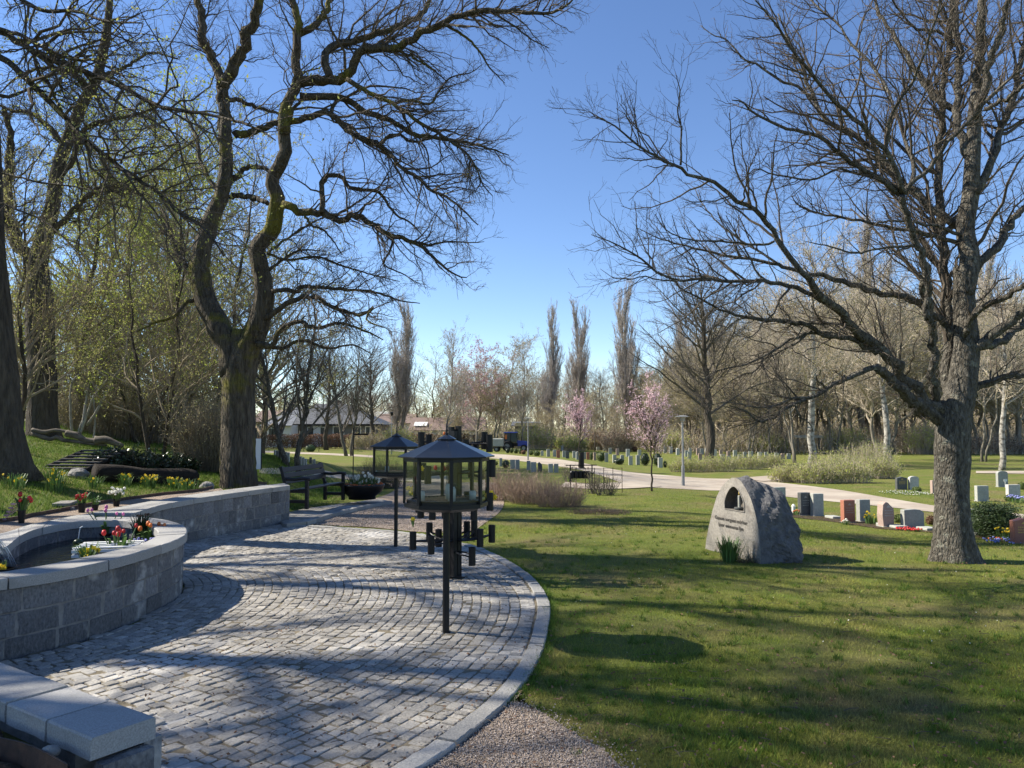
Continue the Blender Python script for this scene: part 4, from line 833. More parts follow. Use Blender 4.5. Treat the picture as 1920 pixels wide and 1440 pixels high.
# ------------------------------------------------------------------ grown trees
def grow(seed, H, r0, kind='round', n=(40, 420, 2600), bark='bark_far', twig='twig_far', leaf=None, cb=0.3, spread=0.45, stems=1, minr=0.006, lean=0.0, wig=0.16, K1=9, up=0.25, upstep=0.03, trunk_sides=10):
    """one tree at the origin: returns the trunk and crown builders"""
    global rng
    rng = np.random.default_rng(seed); st = []
    for s in range(stems):
        K = 16; z = np.linspace(0, 1, K) * H * (1 if s == 0 else rng.uniform(.75, .98)); a = rng.random() * 6.28; off = (0 if stems == 1 else 0.12 * H * .2)
        drift = np.cumsum(rng.standard_normal((K, 2)) * H * 0.008, axis=0); sl = (0.02 if stems == 1 else 0.035 if kind == 'column' else 0.16) * H
        P = np.stack([np.cos(a) * (off + sl * (z / H) ** 1.1) + drift[:, 0], np.sin(a) * (off + sl * (z / H) ** 1.1) + drift[:, 1], z], 1); P[0, 2] = -0.15
        P[:, 0] += lean * (z / H) ** 1.5 * H
        rr = (r0 if stems == 1 else r0 * rng.uniform(.55, .8)) * (1 - np.linspace(0, 1, K)) ** 0.75 + minr
        st.append((P, rr))
    tb = MB()
    for P, rr in st: tb.tube(P, rr, trunk_sides, 0, True, 0.04, 0.35 * np.exp(-(P[:, 2] - P[0, 2]) / 0.25))
    P0, R0 = pack(st, 16)
    if kind == 'column':
        P1, R1 = spawn(P0, R0, n[0], 0.10, 0.96, (13, 26), (0.26, 0.42), K1, 0.05, 0.35, 0.10, .55, .2, .012, minr * 1.3, lmax=H * .42, taper=0.68)
        P2, R2 = spawn(P1, R1, n[1], 0.15, 1, (14, 32), (0.25, 0.5), 7, 0.07, 0.35, 0.12, .7, .4, .01, minr, lmax=2.6)
        P3, R3 = spawn(P2, R2, n[2], 0.1, 1, (15, 40), (0.3, 0.6), 4, 0.1, 0.3, 0.12, .8, .5, .008, minr * .8, lmin=.25, lmax=1.2)
    elif kind == 'vase':
        P1, R1 = spawn(P0, R0, n[0], cb, 0.95, (25, 48), (spread * .8, spread * 1.3), K1, 0.09, 0.3, 0.05, .6, .2, .014, minr * 1.3, lmax=H * .7, taper=0.5)
        P2, R2 = spawn(P1, R1, n[1], 0.1, 1, (25, 50), (0.25, 0.5), 7, 0.12, 0.25, 0.05, .7, .4, .01, minr, lmax=2)
        P3, R3 = spawn(P2, R2, n[2], 0.1, 1, (25, 60), (0.3, 0.6), 5, 0.14, 0.2, 0.04, .8, .5, .008, minr * .8, lmin=.1, lmax=1)
    else:
        P1, R1 = spawn(P0, R0, n[0], cb, 0.97, (40, 72), (spread * .7, spread * 1.25), K1, wig * .8, 0.2, upstep, .6, .2, .014, minr * 1.3, lmax=H * .6, taper=0.45)
        P2, R2 = spawn(P1, R1, n[1], 0.12, 1, (30, 65), (0.28, 0.55), 7, wig, up, upstep, .7, .35, .011, minr, lmax=3)
        P3, R3 = spawn(P2, R2, n[2], 0.1, 1, (30, 70), (0.35, 0.65), 5, wig * 1.1, up, upstep, .8, .5, .008, minr * .8, lmin=.2, lmax=1.5)
    cbm = MB(); cbm.twigs(P1, R1, 5); cbm.twigs(P2, R2, 3); cbm.twigs(P3, R3, 3); mats = [M[twig]]
    if leaf:
        for m, cnt, size, t0 in leaf: 
            cbm.leaves(points_on(P3, cnt, t0), size, len(mats)); mats.append(M[m])
    return tb, cbm, mats, M[bark]
PROTO = {}
def proto(key, name, crown='crown', **k):
    tb, cbm, mats, bk = grow(**k)
    e = empty(name); t = tb.build('trunk', bk, e, smooth=True); c = cbm.build(crown, mats, e)
    PROTO[key] = [e, False, k['H']]
def place(key, px, py, h_px=None, label='', cat='tree', group=None, Y=None, rz=None, zoff=0.0, wide=1.0):
    """put a tree of a prototype where pixel (px,py) meets the ground; h_px = pixel row of its top"""
    e, used, H = PROTO[key]
    p = G(px, py) if Y is None else None
    if p is None: q = D(px, 800, Y); p = np.array([q[0], q[1], z1(q[0], q[1])])
    o = e if not used else copy_tree(e); PROTO[key][1] = True
    s = 1.0
    if h_px is not None: s = (D(px, h_px, p[1])[2] - p[2]) / H
    o.location = (p[0], p[1], p[2] + zoff); o.scale = (s * wide, s * wide, s); o.rotation_euler = (0, 0, rng.random() * 6.28 if rz is None else rz)
    for k in ('label', 'category', 'group'):
        if k in o: del o[k]
    tag(o, label, cat, group); return o
place_rng = np.random.default_rng(99)
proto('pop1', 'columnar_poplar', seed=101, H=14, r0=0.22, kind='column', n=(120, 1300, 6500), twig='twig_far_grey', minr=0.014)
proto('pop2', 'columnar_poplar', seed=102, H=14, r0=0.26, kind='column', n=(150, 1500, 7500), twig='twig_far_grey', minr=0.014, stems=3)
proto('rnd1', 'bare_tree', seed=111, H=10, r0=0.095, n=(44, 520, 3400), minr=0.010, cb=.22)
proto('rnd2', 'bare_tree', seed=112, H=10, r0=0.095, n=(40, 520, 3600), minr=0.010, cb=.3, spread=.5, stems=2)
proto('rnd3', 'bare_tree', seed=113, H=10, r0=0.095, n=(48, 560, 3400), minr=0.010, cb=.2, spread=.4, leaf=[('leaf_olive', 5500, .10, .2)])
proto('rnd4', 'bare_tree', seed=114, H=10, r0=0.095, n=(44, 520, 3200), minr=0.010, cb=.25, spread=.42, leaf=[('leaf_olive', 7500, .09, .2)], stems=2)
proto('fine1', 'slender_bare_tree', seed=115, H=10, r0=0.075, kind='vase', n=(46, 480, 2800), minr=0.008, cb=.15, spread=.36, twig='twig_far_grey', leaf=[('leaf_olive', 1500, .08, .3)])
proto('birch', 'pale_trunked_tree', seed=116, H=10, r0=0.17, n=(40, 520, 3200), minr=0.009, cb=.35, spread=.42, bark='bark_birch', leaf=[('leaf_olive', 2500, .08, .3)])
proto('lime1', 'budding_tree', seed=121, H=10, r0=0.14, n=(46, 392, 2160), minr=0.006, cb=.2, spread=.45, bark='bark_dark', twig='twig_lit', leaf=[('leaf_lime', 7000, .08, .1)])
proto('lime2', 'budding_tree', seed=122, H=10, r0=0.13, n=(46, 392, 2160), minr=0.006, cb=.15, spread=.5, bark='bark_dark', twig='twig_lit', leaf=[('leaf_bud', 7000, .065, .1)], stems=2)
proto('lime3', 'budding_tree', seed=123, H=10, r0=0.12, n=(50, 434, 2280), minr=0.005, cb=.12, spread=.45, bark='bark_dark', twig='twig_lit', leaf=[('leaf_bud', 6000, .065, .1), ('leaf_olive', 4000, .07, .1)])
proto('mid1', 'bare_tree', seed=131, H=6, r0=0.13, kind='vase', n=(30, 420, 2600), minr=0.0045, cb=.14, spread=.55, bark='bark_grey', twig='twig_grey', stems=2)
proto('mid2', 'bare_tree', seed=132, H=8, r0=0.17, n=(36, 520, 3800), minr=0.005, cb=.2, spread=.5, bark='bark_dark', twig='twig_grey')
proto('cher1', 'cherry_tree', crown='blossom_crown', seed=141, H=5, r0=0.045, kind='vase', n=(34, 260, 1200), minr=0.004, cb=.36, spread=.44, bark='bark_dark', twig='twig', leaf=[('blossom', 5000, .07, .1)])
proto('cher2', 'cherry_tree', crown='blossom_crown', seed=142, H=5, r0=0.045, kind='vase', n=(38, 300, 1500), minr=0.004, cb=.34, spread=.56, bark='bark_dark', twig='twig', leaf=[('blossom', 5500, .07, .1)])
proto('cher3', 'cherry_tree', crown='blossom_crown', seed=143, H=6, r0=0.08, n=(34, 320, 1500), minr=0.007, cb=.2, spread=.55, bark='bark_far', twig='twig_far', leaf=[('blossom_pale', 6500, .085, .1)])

# poplars
PG = 'tall columnar poplars beyond the graves'
for px, py, top, key, lb_, w in [(748, 838, 568, 'pop2', 'broad bare columnar poplar between the tiled house and the lanterns', 1.15), (1037, 836, 588, 'pop1', 'narrowest bare columnar poplar, close left of its taller neighbour', .95), (1087, 836, 574, 'pop2', 'bare columnar poplar rising behind the left pink cherry tree', 1.0),
                            (1178, 838, 543, 'pop2', 'tallest bare columnar poplar, standing alone left of the right cherry tree', 1.02), (1262, 838, 600, 'pop2', 'bare columnar poplar behind the right pink cherry and the lamp', 1.2), (1335, 838, 640, 'pop1', 'bare columnar poplar half hidden by the dark tree right of the lamp', 1.3),
                            (1622, 838, 428, 'pop1', 'very tall bare columnar poplar seen through the big tree, left of its trunk', .9), (1668, 838, 520, 'pop1', 'shorter columnar poplar right beside the very tall one behind the big tree', .9), (1868, 838, 470, 'pop2', 'tall columnar poplar right of the big tree trunk', .9)]:
    place(key, px, py, top, lb_, 'tree', PG, wide=w)
# bare trees near the graves, right
GR = 'bare trees behind the graves on the right'
for px, py, top, key, lb_, w in [(1332, 872, 520, 'mid2', 'dark trunked bare tree with low side bough behind the memorial stone', 1.1), (1352, 838, 600, 'birch', 'pale double trunked tree just right of the dark trunked bare tree', 1), (1436, 843, 600, 'fine1', 'thin bare tree behind the grave rows between two thicker trunks', 1), (1497, 868, 560, 'rnd2', 'dark slim tree close left of the pale birch like trunk', 1),
                            (1519, 876, 480, 'birch', 'pale mottled trunk rising from the olive shrubs right of the memorial stone', 1.0), (1560, 838, 640, 'fine1', 'small forked tree behind the picnic bench', 1), (1640, 862, 560, 'rnd1', 'dark leaning trunk among the shrubs left of the mottled trunk', 1), (1668, 864, 520, 'birch', 'mottled pale trunk standing between the shrubs and the big tree', 1.0),
                            (1706, 848, 600, 'fine1', 'slender bare tree in the brush just left of the big tree', 1), (1838, 866, 560, 'rnd2', 'many stemmed bare tree just right of the big tree trunk', 1.0), (1877, 882, 540, 'birch', 'pale leaning trunk behind the round topped grey headstone', .9), (1897, 850, 600, 'fine1', 'thin pale tree at the right frame edge', 1), (1287, 840, 650, 'rnd1', 'many limbed bare tree behind the right cherry tree', .9), (1216, 838, 700, 'rnd1', 'low branching bare tree behind the right cherry blossom', .9)]:
    place(key, px, py, top, lb_, 'tree', GR, wide=w)
# the wood filling the right background
WG = 'trees of the brown wood behind the graves'; rows = []
prng = np.random.default_rng(5)
for k, px in enumerate(np.arange(1225, 2010, 24)):
    for rw in range(2):
        x = px + prng.uniform(-12, 12); Yd = (92, 118)[rw] + prng.uniform(-8, 8); top = np.interp(x, [1225, 1300, 1380, 1500, 1600, 1800, 1950], [700, 668, 640, 600, 580, 600, 600]) + prng.uniform(-35, 35) + rw * 10
        rows.append((x, Yd, top, ['rnd1', 'rnd3', 'rnd4', 'rnd3', 'rnd4', 'fine1'][int(prng.integers(0, 6))], rw))
rows.sort(); cnt = [0, 0]
for x, Yd, top, key, rw in rows:
    place(key, x, 0, top, 'brown wood tree, %s from left in the %s row behind the graves' % (ORD[cnt[rw]], ('front', 'rear')[rw]), 'tree', WG, Y=Yd, wide=1.25); cnt[rw] += 1
# centre horizon
CG = 'trees on the centre horizon'
for k, (px, Yd, top, key) in enumerate([(800, 118, 668, 'lime2'), (832, 88, 636, 'fine1'), (868, 120, 700, 'rnd3'), (925, 92, 655, 'rnd4'), (948, 112, 690, 'rnd4'), (980, 90, 650, 'fine1'), (1006, 120, 700, 'rnd3'), (1060, 125, 705, 'rnd1'), (1130, 120, 700, 'rnd1'), (1150, 125, 712, 'rnd2'), (1205, 112, 700, 'rnd3'), (905, 130, 705, 'rnd3'), (778, 130, 722, 'rnd4'), (1110, 100, 745, 'rnd3'), (1020, 98, 760, 'rnd4'), (1150, 95, 765, 'rnd3'), (700, 130, 738, 'rnd1'), (640, 140, 745, 'rnd3'), (520, 150, 738, 'lime1'), (560, 140, 742, 'rnd4'), (860, 98, 745, 'rnd4')]):
    place(key, px, 0, top, 'distant %s tree %s' % ({'lime2': 'green budding', 'lime1': 'green budding', 'fine1': 'slender grey', 'rnd3': 'olive brown', 'rnd4': 'olive green', 'rnd1': 'bare brown', 'rnd2': 'bare forked'}[key],
          ['over the bush left of the lanterns', 'high right of the lone broad poplar', 'behind the faded pink tree', 'above the front lantern sculpture', 'left of the tractor', 'straight above the blue tractor', 'right of the tractor cab', 'between the two left poplars', 'in the gap left of the tallest poplar', 'low beside the tallest poplar', 'behind the right cherry', 'over the white caravan roof', 'at the foot of the broad poplar', 'low behind the left cherry', 'low between tractor and narrow poplar', 'low under the tallest poplar', 'over the right end of the tiled house', 'over the tiled roof ridge', 'over the brown roof left of the tiled house', 'behind the left gable of the tiled house', 'low behind the lantern roof'][k]), 'tree', CG, Y=Yd, wide=1.2)
# left: slim tree in front of the houses
place('mid1', 655, 0, 640, 'bare tree screening the right half of the tiled house', 'tree', Y=70, wide=1.1)
place('mid2', 610, 0, 665, 'bare tree screening the middle of the tiled house', 'tree', Y=88, wide=1.1)
place('mid2', 700, 0, 660, 'bare tree between the tiled house and the broad poplar', 'tree', Y=92, wide=1.1)
place('mid1', 549, 880, 560, 'leaning multi stemmed bare tree in front of the tiled house', 'tree', wide=1.25, rz=2.0)
# pink trees
place('cher1', 1087, 877, 752, 'narrow cherry tree in pink blossom tied to a stake beside the can rack', 'tree', 'pink cherry trees', wide=1.0)
place('cher2', 1221, 921, 752, 'wide cherry tree in pink blossom on the lawn left of the lamp post', 'tree', 'pink cherry trees', wide=1.1)
place('cher3', 893, 842, 672, 'faded pink tree between the poplars behind the tractor trailer', 'tree', 'pink cherry trees', wide=1)
# left wood
LW = 'budding trees of the wood on the bank'
for px, py, top, key, Yd, w, lb_ in [(297, 850, 380, 'lime2', 19.5, .8, 'double stemmed slim tree rising behind the evergreen shrubs'), (338, 842, 330, 'lime1', 21.5, .8, 'leaning rough trunk close left of the forked oak'), (45, 850, 300, 'lime3', 17.5, .7, 'thin crooked trunk between the frame edge trunk and the thick furrowed trunk'),
                                   (200, 820, 250, 'lime1', 30, 1, 'budding tree deep in the bank wood above the pale stems'), (250, 820, 270, 'lime3', 36, 1.1, 'budding tree behind the double stemmed slim tree'),
                                   (375, 830, 280, 'lime2', 34, 1, 'budding tree directly behind the left fork of the oak'), (310, 830, 200, 'lime1', 42, 1, 'tall budding tree far back above the evergreen shrubs'), (160, 820, 350, 'lime1', 26, 1.2, 'low bright green tree behind the pale curved stems'), (235, 825, 420, 'lime1', 27, 1.3, 'low green tree right of the pale curved stems'), 
                                   (500, 836, 420, 'lime3', 45, 1.1, 'budding tree seen right of the oak trunk at the wood edge'), (345, 830, 560, 'lime3', 26, 1.4, 'bushy young tree filling the gap left of the oak'), (445, 830, 500, 'lime2', 38, 1.2, 'budding tree hidden mostly by the oak trunk'), (265, 825, 590, 'lime2', 24, 1.5, 'bushy twiggy young tree behind the evergreen shrubs'), (100, 825, 560, 'lime1', 25, 1.5, 'bright young tree behind the fallen roots')]:
    place(key, px, 0, top, lb_, 'tree', LW, Y=Yd, wide=w)
# thick furrowed trunk
Y = 21.5
T1 = trunk_curve('O', [(82, 812), (80, 780), (78, 700), (76, 620), (74, 560), (70, 500), (84, 440), (100, 380), (108, 320), (120, 280), (140, 230), (160, 185), (180, 150), (200, 60), (210, -60)], Y, [28, 25.5, 24.5, 24, 25, 18, 15, 13, 12, 11, 10, 9, 8, 6, 4], 46, .3)
LB = []
lb('E', [(230, 1500), (120, 1400), (60, 1250), (40, 1000), (60, 800), (20, 600)], .5, 12, 4, Y)
lb('E', [(330, 1000), (420, 880), (450, 760), (520, 700), (700, 660), (900, 600)], -.6, 6, 1.5, Y)
lb('E', [(300, 1300), (420, 1180), (520, 1080), (680, 1040), (800, 1100)], -.9, 6, 1, Y)
lb('E', [(350, 800), (260, 700), (180, 640), (60, 620), (-60, 560)], .8, 6, 1, Y)
lb('E', [(500, 540), (420, 420), (300, 380), (120, 420), (0, 520)], -.6, 4, 1, Y)
lb('E', [(540, 440), (700, 380), (840, 300), (1000, 330)], -.6, 4, 1, Y)
hero_tree('oak_tree', 'thick furrowed trunk on the bank crest behind the fallen roots', 'tree', [T1], LB, M['bark_dark'], M['twig'], 170, 1200, 4200, 5000, 53, leaf=(M['leaf_bud'], 2500, .05), up=.05, wig=.16, lmax1=3, minr=.004)
# pale curved stems
Y = 23.0; LB = []
for pts, r0 in [([(540, 1015), (528, 850), (530, 700), (560, 600), (680, 510), (740, 400), (830, 290), (960, 210)], 2.6), ([(585, 1015), (640, 840), (660, 680), (740, 560), (830, 430), (930, 360), (1080, 300)], 2.4), ([(600, 1020), (650, 880), (700, 740), (805, 600), (770, 570), (720, 520)], 2.2), ([(650, 950), (720, 850), (800, 700), (830, 620), (920, 500), (945, 380), (965, 220)], 2.6),
                ([(620, 960), (640, 800), (700, 620), (850, 500), (1080, 335)], 2.4), ([(700, 1070), (712, 900), (700, 700), (690, 560)], 1.6)]:
    LB.append(limb('F', pts, Y, rng.uniform(-.8, .8), r0, .8, 26, .1))
t = empty('curved_shrub', LB[0][0][0], 0, 'shrub of long pale curving stems on the bank crest behind the roots', 'shrub'); b0_ = LB[0][0][0]
mb = MB(); [mb.tube(c - b0_, r, 7) for c, r in LB]; mb.build('stem', M['stone_grey'] if False else mat('bark_pale', (0.42, 0.39, 0.33), (0.24, 0.22, 0.18), 6, .9), t, smooth=True)
P0, R0 = pack(LB, 20); P2, R2 = spawn(P0, R0, 160, .3, 1, (30, 70), (.15, .4), 7, .15, .1, 0, .6, .3, .01, .004); P3, R3 = spawn(P2, R2, 900, .1, 1, (30, 70), (.3, .6), 5, .18, .1, 0, .7, .5, .01, .003)
mb = MB(); mb.twigs(P2 - b0_, R2, 3); mb.twigs(P3 - b0_, R3, 3); mb.leaves(points_on(P3, 1500, .2) - b0_, .06, 1); mb.build('twigs', [M['twig_grey'], M['leaf_lime']], t)
# trees left of the frame, behind the bank: they throw the shade on the paving
proto('shade2', 'bare_tree', seed=152, H=20, r0=0.34, n=(44, 420, 2200), minr=0.008, cb=.45, spread=.42, bark='bark_dark', twig='twig', stems=2)
proto('shade', 'bare_tree', seed=151, H=13, r0=0.24, n=(34, 200, 700), minr=0.007, cb=.25, spread=.55, bark='bark_dark', twig='twig', stems=2)
for k, (x, y, key, s, lb_) in enumerate([(-13, 6.4, 'shade', 1.05, 'bare forked tree outside the left frame edge near the basin'), (-9.5, 3.0, 'shade', .9, 'bare tree outside the left frame edge beside the corner bed'), (-15.5, 5.2, 'shade2', 1.0, 'tall bare tree outside the frame, level with the basin'), (-18, 8.2, 'shade2', 1.1, 'tall bare tree outside the left frame edge, up the bank'), (-16.5, 11.2, 'shade2', .95, 'tall bare tree outside the left frame edge behind the near trunk'), (-12, 1.2, 'shade2', .9, 'bare tree outside the frame, left of the camera'), (-22, 3.6, 'shade2', 1.2, 'tallest bare tree outside the frame, far up the bank')]):
    e, used, H = PROTO[key]; o = copy_tree(e) if used else e; PROTO[key][1] = True
    o.location = (x, y, z1(x, y)); o.scale = (s,) * 3; o.rotation_euler = (0, 0, k * 1.3)
    for kk in ('label', 'category', 'group'):
        if kk in o: del o[kk]
    tag(o, lb_, 'tree')
# ------------------------------------------------------------------ shrubs, hedges and brush
def shrub(name, label, px, py, wpx, hpx, depth=None, n=260, twig='twig_grey', leaf=None, cat='shrub', group=None, fan=0.5, r=0.004, Y=None, sub=3, wig=.14, up=.12, p=None, w=None, h=None, rz=0):
    """a clump of upright stems: width and height given in photo pixels at its distance"""
    if p is None: p = G(px, py) if Y is None else np.array([*D(px, 800, Y)[:2], 0])
    p[2] = z1(p[0], p[1]); k = p[1] / F; w = wpx * k if w is None else w; h = hpx * k if h is None else h; d = depth or w * .6
    a = rng.random(n) * 6.28; q = np.sqrt(rng.random(n)); bx, by = q * np.cos(a) * w / 2 * .8, q * np.sin(a) * d / 2 * .8
    P = [np.stack([bx, by, np.full(n, -.03)], 1)]
    P[0][:, 2] = zt(p[0] + bx, p[1] + by) - p[2] - .03
    H = h * (1 - 0.35 * q ** 2) * rng.uniform(.65, 1.05, n); K = 7; Dd = nrm_(np.stack([bx / (w / 2) * fan + .25 * rng.standard_normal(n), by / (d / 2) * fan + .25 * rng.standard_normal(n), np.ones(n)], 1))
    for _ in range(K - 1):
        P.append(P[-1] + Dd * (H / (K - 1))[:, None]); Dd = nrm_(Dd + wig * rng.standard_normal((n, 3)) + np.array([0, 0, up]))
    P = np.stack(P, 1); Rr = np.linspace(1.4, .6, K)[None] * r * np.ones((n, 1))
    P2, R2 = spawn(P, Rr, n * sub, .2, 1, (25, 65), (.25, .5), 5, wig * 1.2, .1, .03, .8, .5, .01, r * .7, lmax=h * .5, lmin=.05)
    mb = MB(); mb.twigs(P, Rr, 3); mb.twigs(P2, R2, 3); mats = [M[twig]]
    for m, c, s_ in (leaf or []): mb.leaves(np.concatenate([points_on(P2, c * 2 // 3, .1), points_on(P, c // 3, .3)]), s_, len(mats)); mats.append(M[m])
    t = empty(name, p, rz, label, cat, group); mb.build('foliage' if leaf else 'twigs', mats, t)
    return t
def ballbush(name, label, px, py, wpx, hpx, leaf='leaf_box', n=1500, cat='shrub', group=None, size=None, kind='ball'):
    p = G(px, py); k = p[1] / F; w, h = wpx * k, hpx * k; t = empty(name, p, 0, label, cat, group)
    u = nrm_(rng.standard_normal((n, 3))); 
    if kind == 'box': u = u / np.max(np.abs(u), axis=1)[:, None] * .8
    if kind == 'cone': zz = rng.random(n); a = rng.random(n) * 6.28; rr = (1 - zz) ** .8 * .9; u = np.stack([rr * np.cos(a), rr * np.sin(a), zz * 2 - 1], 1)
    q = rng.uniform(.75, 1.02, n)[:, None] * (1 + .06 * np.sin(u[:, :1] * 7 + 1) * np.cos(u[:, 1:2] * 6))
    C = u * q * np.array([w / 2, w / 2, h / 2]) + np.array([0, 0, h * .48])
    mb = MB(); mb.leaves(C, size or max(.03, w * .09), 0, asp=.7); mb.ball((0, 0, h * .47), 1, (w * .40, w * .40, h * .42), 10, 7, .05, 0)
    mb.build('foliage', M[leaf], t); mb = MB(); mb.tube([(0, 0, -.05), (0, 0, h * .4)], .02, 6); mb.build('stem', M['bark_dark'], t)
    return t
rng = np.random.default_rng(3)
# olive shrubs along the far path
OG = 'olive green shrub belts beside the path'
k = 0
for px, py, w, h, lb_ in [(1290, 885, 70, 31, 'low olive shrub immediately right of the lamp post, path side'), (1345, 884, 75, 34, 'olive shrub in front of the dark trunked bare tree'), (1400, 880, 70, 31, 'yellow green shrub above the memorial stone'), (1440, 877, 55, 30, 'olive shrub at the right end of the belt over the memorial stone'),
                          (1478, 904, 66, 39, 'bright yellow green shrub at the path corner right of the memorial stone'), (1530, 906, 80, 45, 'olive shrub around the foot of the pale mottled trunk'), (1590, 905, 85, 47, 'broad brownish olive shrub above the upright red headstone'), (1650, 897, 70, 47, 'greener shrub at the right end of the belt left of the black headstone'), (1560, 893, 90, 51, 'taller olive shrub standing behind the broad brownish one'), (1625, 880, 90, 60, 'tall brushy shrub under the dark leaning trunk')]:
    shrub('olive_shrub', lb_, px, py, w * 1.15, h, n=260, twig='twig_far', leaf=[('leaf_shrub', 3600, .05), ('leaf_olive', 1500, .05)], group=OG, r=.005, sub=4)
# brown bush in the middle
BG = 'bare brown bushes in the middle of the lawn'
for px, py, w, h, lb_ in [(948, 938, 90, 70, 'bare brown bush behind the right side of the flower stand'), (1000, 944, 85, 66, 'bare reddish brown bush between the flower stand and the low hedge'), (1048, 950, 75, 60, 'bare brown bush with arching straw coloured stems beside the low hedge')]:
    shrub('brown_bush', lb_, px, py, w * 1.25, h, n=330, twig='twig_red' if 'twig_red' in M else 'twig_grey', leaf=[('leaf_brown', 900, .02)], group=BG, r=.0032, sub=4, fan=.9, wig=.2)
shrub('brown_bush', 'thin bare bush behind the bowl planter and the rear lantern', 715, 915, 90, 62, n=420, twig='twig_grey', leaf=[('leaf_olive', 500, .025)], group=BG, r=.0035, sub=4)
shrub('ground_cover', 'low dark creeping shrub trailing across the lawn right of the brown bushes', 1125, 962, 150, 10, depth=1.2, n=600, twig='twig_grey', leaf=[('leaf_brown', 1400, .02)], r=.003, fan=1.5, sub=3)
# bowl-side, right trellis hedge
for k, (px, py, lb_) in enumerate([(1112, 926, 'thin young hedge plant left in the row beside the can rack'), (1126, 929, 'thin young hedge plant in the middle of the row beside the can rack'), (1143, 928, 'thin young hedge plant at the right end of the row beside the can rack'), (1068, 905, 'thin young hedge plant left of the can rack')]):
    shrub('hedge_plant', lb_, px, py, 17, 46, n=26, twig='twig_grey', group='young trained hedge plants', r=.006, sub=6, leaf=[('leaf_olive', 120, .025)])
# evergreen shrubs on the bank
EG = 'dark evergreen shrubs on the bank'
for px, py, w, h, lb_ in [(195, 884, 70, 46, 'dark evergreen shrub growing over the slatted bench seat'), (245, 886, 75, 52, 'dark evergreen shrub behind the middle of the dark log'), (300, 888, 70, 46, 'dark evergreen shrub behind the right half of the dark log'), (345, 884, 50, 36, 'smallest dark evergreen shrub left of the thicket by the oak')]:
    shrub('evergreen_shrub', lb_, px, py, w, h, n=110, twig='twig', leaf=[('leaf_dark', 2600, .06)], group=EG, r=.006, sub=5)
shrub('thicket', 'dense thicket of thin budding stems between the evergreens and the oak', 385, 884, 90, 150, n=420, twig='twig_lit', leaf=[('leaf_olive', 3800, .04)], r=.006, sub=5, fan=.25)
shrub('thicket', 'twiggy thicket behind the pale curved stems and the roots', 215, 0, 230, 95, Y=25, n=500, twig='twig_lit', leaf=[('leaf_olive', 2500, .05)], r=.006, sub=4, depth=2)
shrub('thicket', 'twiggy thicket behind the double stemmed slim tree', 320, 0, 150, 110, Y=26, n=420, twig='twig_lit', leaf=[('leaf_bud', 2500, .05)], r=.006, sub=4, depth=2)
# beech hedge in front of the house
def hedge(name, label, A, B, h, w, leaf, n, size=.06, cat='hedge', group=None):
    A = np.array(A); B = np.array(B); L = np.linalg.norm(B - A); t = empty(name, A, math.atan2(B[1] - A[1], B[0] - A[0]), label, cat, group)
    A3 = rng.random((n, 3)); C = np.stack([A3[:, 0] * L, (A3[:, 1] - .5) * w, A3[:, 2] ** .8 * h * (1 + .05 * np.sin(A3[:, 0] * 40))], 1)
    mb = MB(); mb.leaves(C, size, 0); mb.build('foliage', M[leaf], t)
    m = int(L * 9); x = rng.random(m) * L; P0 = np.stack([x, (rng.random(m) - .5) * w * .6, np.zeros(m) - .1], 1); P = [P0]
    for _ in range(5): P.append(P[-1] + np.array([0, 0, h / 5]) + .05 * rng.standard_normal((m, 3)))
    mb = MB(); mb.twigs(np.stack(P, 1), np.full((m, 6), .012), 3); mb.build('stems', M['bark_dark'], t); return t
Yh = G(600, 842)[1]
pt = lambda px, Y: (D(px, 800, Y)[0], Y, z1(D(px, 800, Y)[0], Y))
hedge('beech_hedge', 'clipped brown beech hedge in front of the tiled house', pt(484, Yh), pt(700, Yh + 1), 1.75, 1.0, 'leaf_brown', 16000, .12)
hedge('beech_hedge', 'thinner brown hedge continuing right behind the lanterns', pt(702, Yh + 6), pt(905, Yh + 8), 1.7, 1.0, 'leaf_brown', 11000, .12)
hedge('clipped_hedge', 'low brown hedge across the back of the far grave field', pt(940, 96), pt(1290, 98), .9, .8, 'leaf_olive', 9000, .12)
HG = 'green bushes at the foot of the far trees'
for px, Yb, w, h, lf, lb_ in [(690, 90, 80, 34, 'leaf_olive', 'green brown bush in front of the right end of the tiled house'), (742, 92, 60, 42, 'leaf_shrub', 'green bush at the foot of the broad poplar'), (1000, 92, 75, 50, 'leaf_shrub', 'green fountain shaped bush right of the tractor'), (1072, 94, 60, 32, 'leaf_lime', 'bright green bush behind the left pink cherry'), (980, 100, 60, 40, 'leaf_olive', 'olive bush behind the tractor cab'),
                            (1130, 98, 60, 40, 'leaf_brown', 'reddish bush between the two pink cherries'), (1160, 92, 50, 50, 'leaf_brown', 'russet young tree left of the right pink cherry'), (1262, 90, 50, 45, 'leaf_lime', 'lime green bush left of the dark trunked bare tree'), (1298, 96, 60, 45, 'leaf_brown', 'rust coloured bush right of the lamp post'), (1390, 92, 90, 40, 'leaf_olive', 'olive brush behind the dark trunked bare tree'),
                            (1590, 86, 70, 55, 'leaf_lime', 'lime green bush behind the broad brownish shrub'), (1735, 84, 60, 65, 'leaf_lime', 'lime green bush just left of the big tree trunk'), (1440, 88, 80, 36, 'leaf_shrub', 'yellow green brush behind the grave rows'), (1480, 96, 120, 60, 'leaf_olive', 'olive brush behind the picnic bench'), (1650, 92, 140, 60, 'leaf_brown', 'brown brush left of the big tree'), (1860, 84, 140, 40, 'leaf_brown', 'brown undergrowth right of the big tree'), (533, 100, 36, 22, 'leaf_lime', 'round yellow green bush before the tiled house gable')]:
    shrub('far_bush', lb_, px, 0, w * 1.2, h, Y=Yb, n=260, twig='twig_far', leaf=[(lf, 3600, .13)], group=HG, r=.014, sub=4)
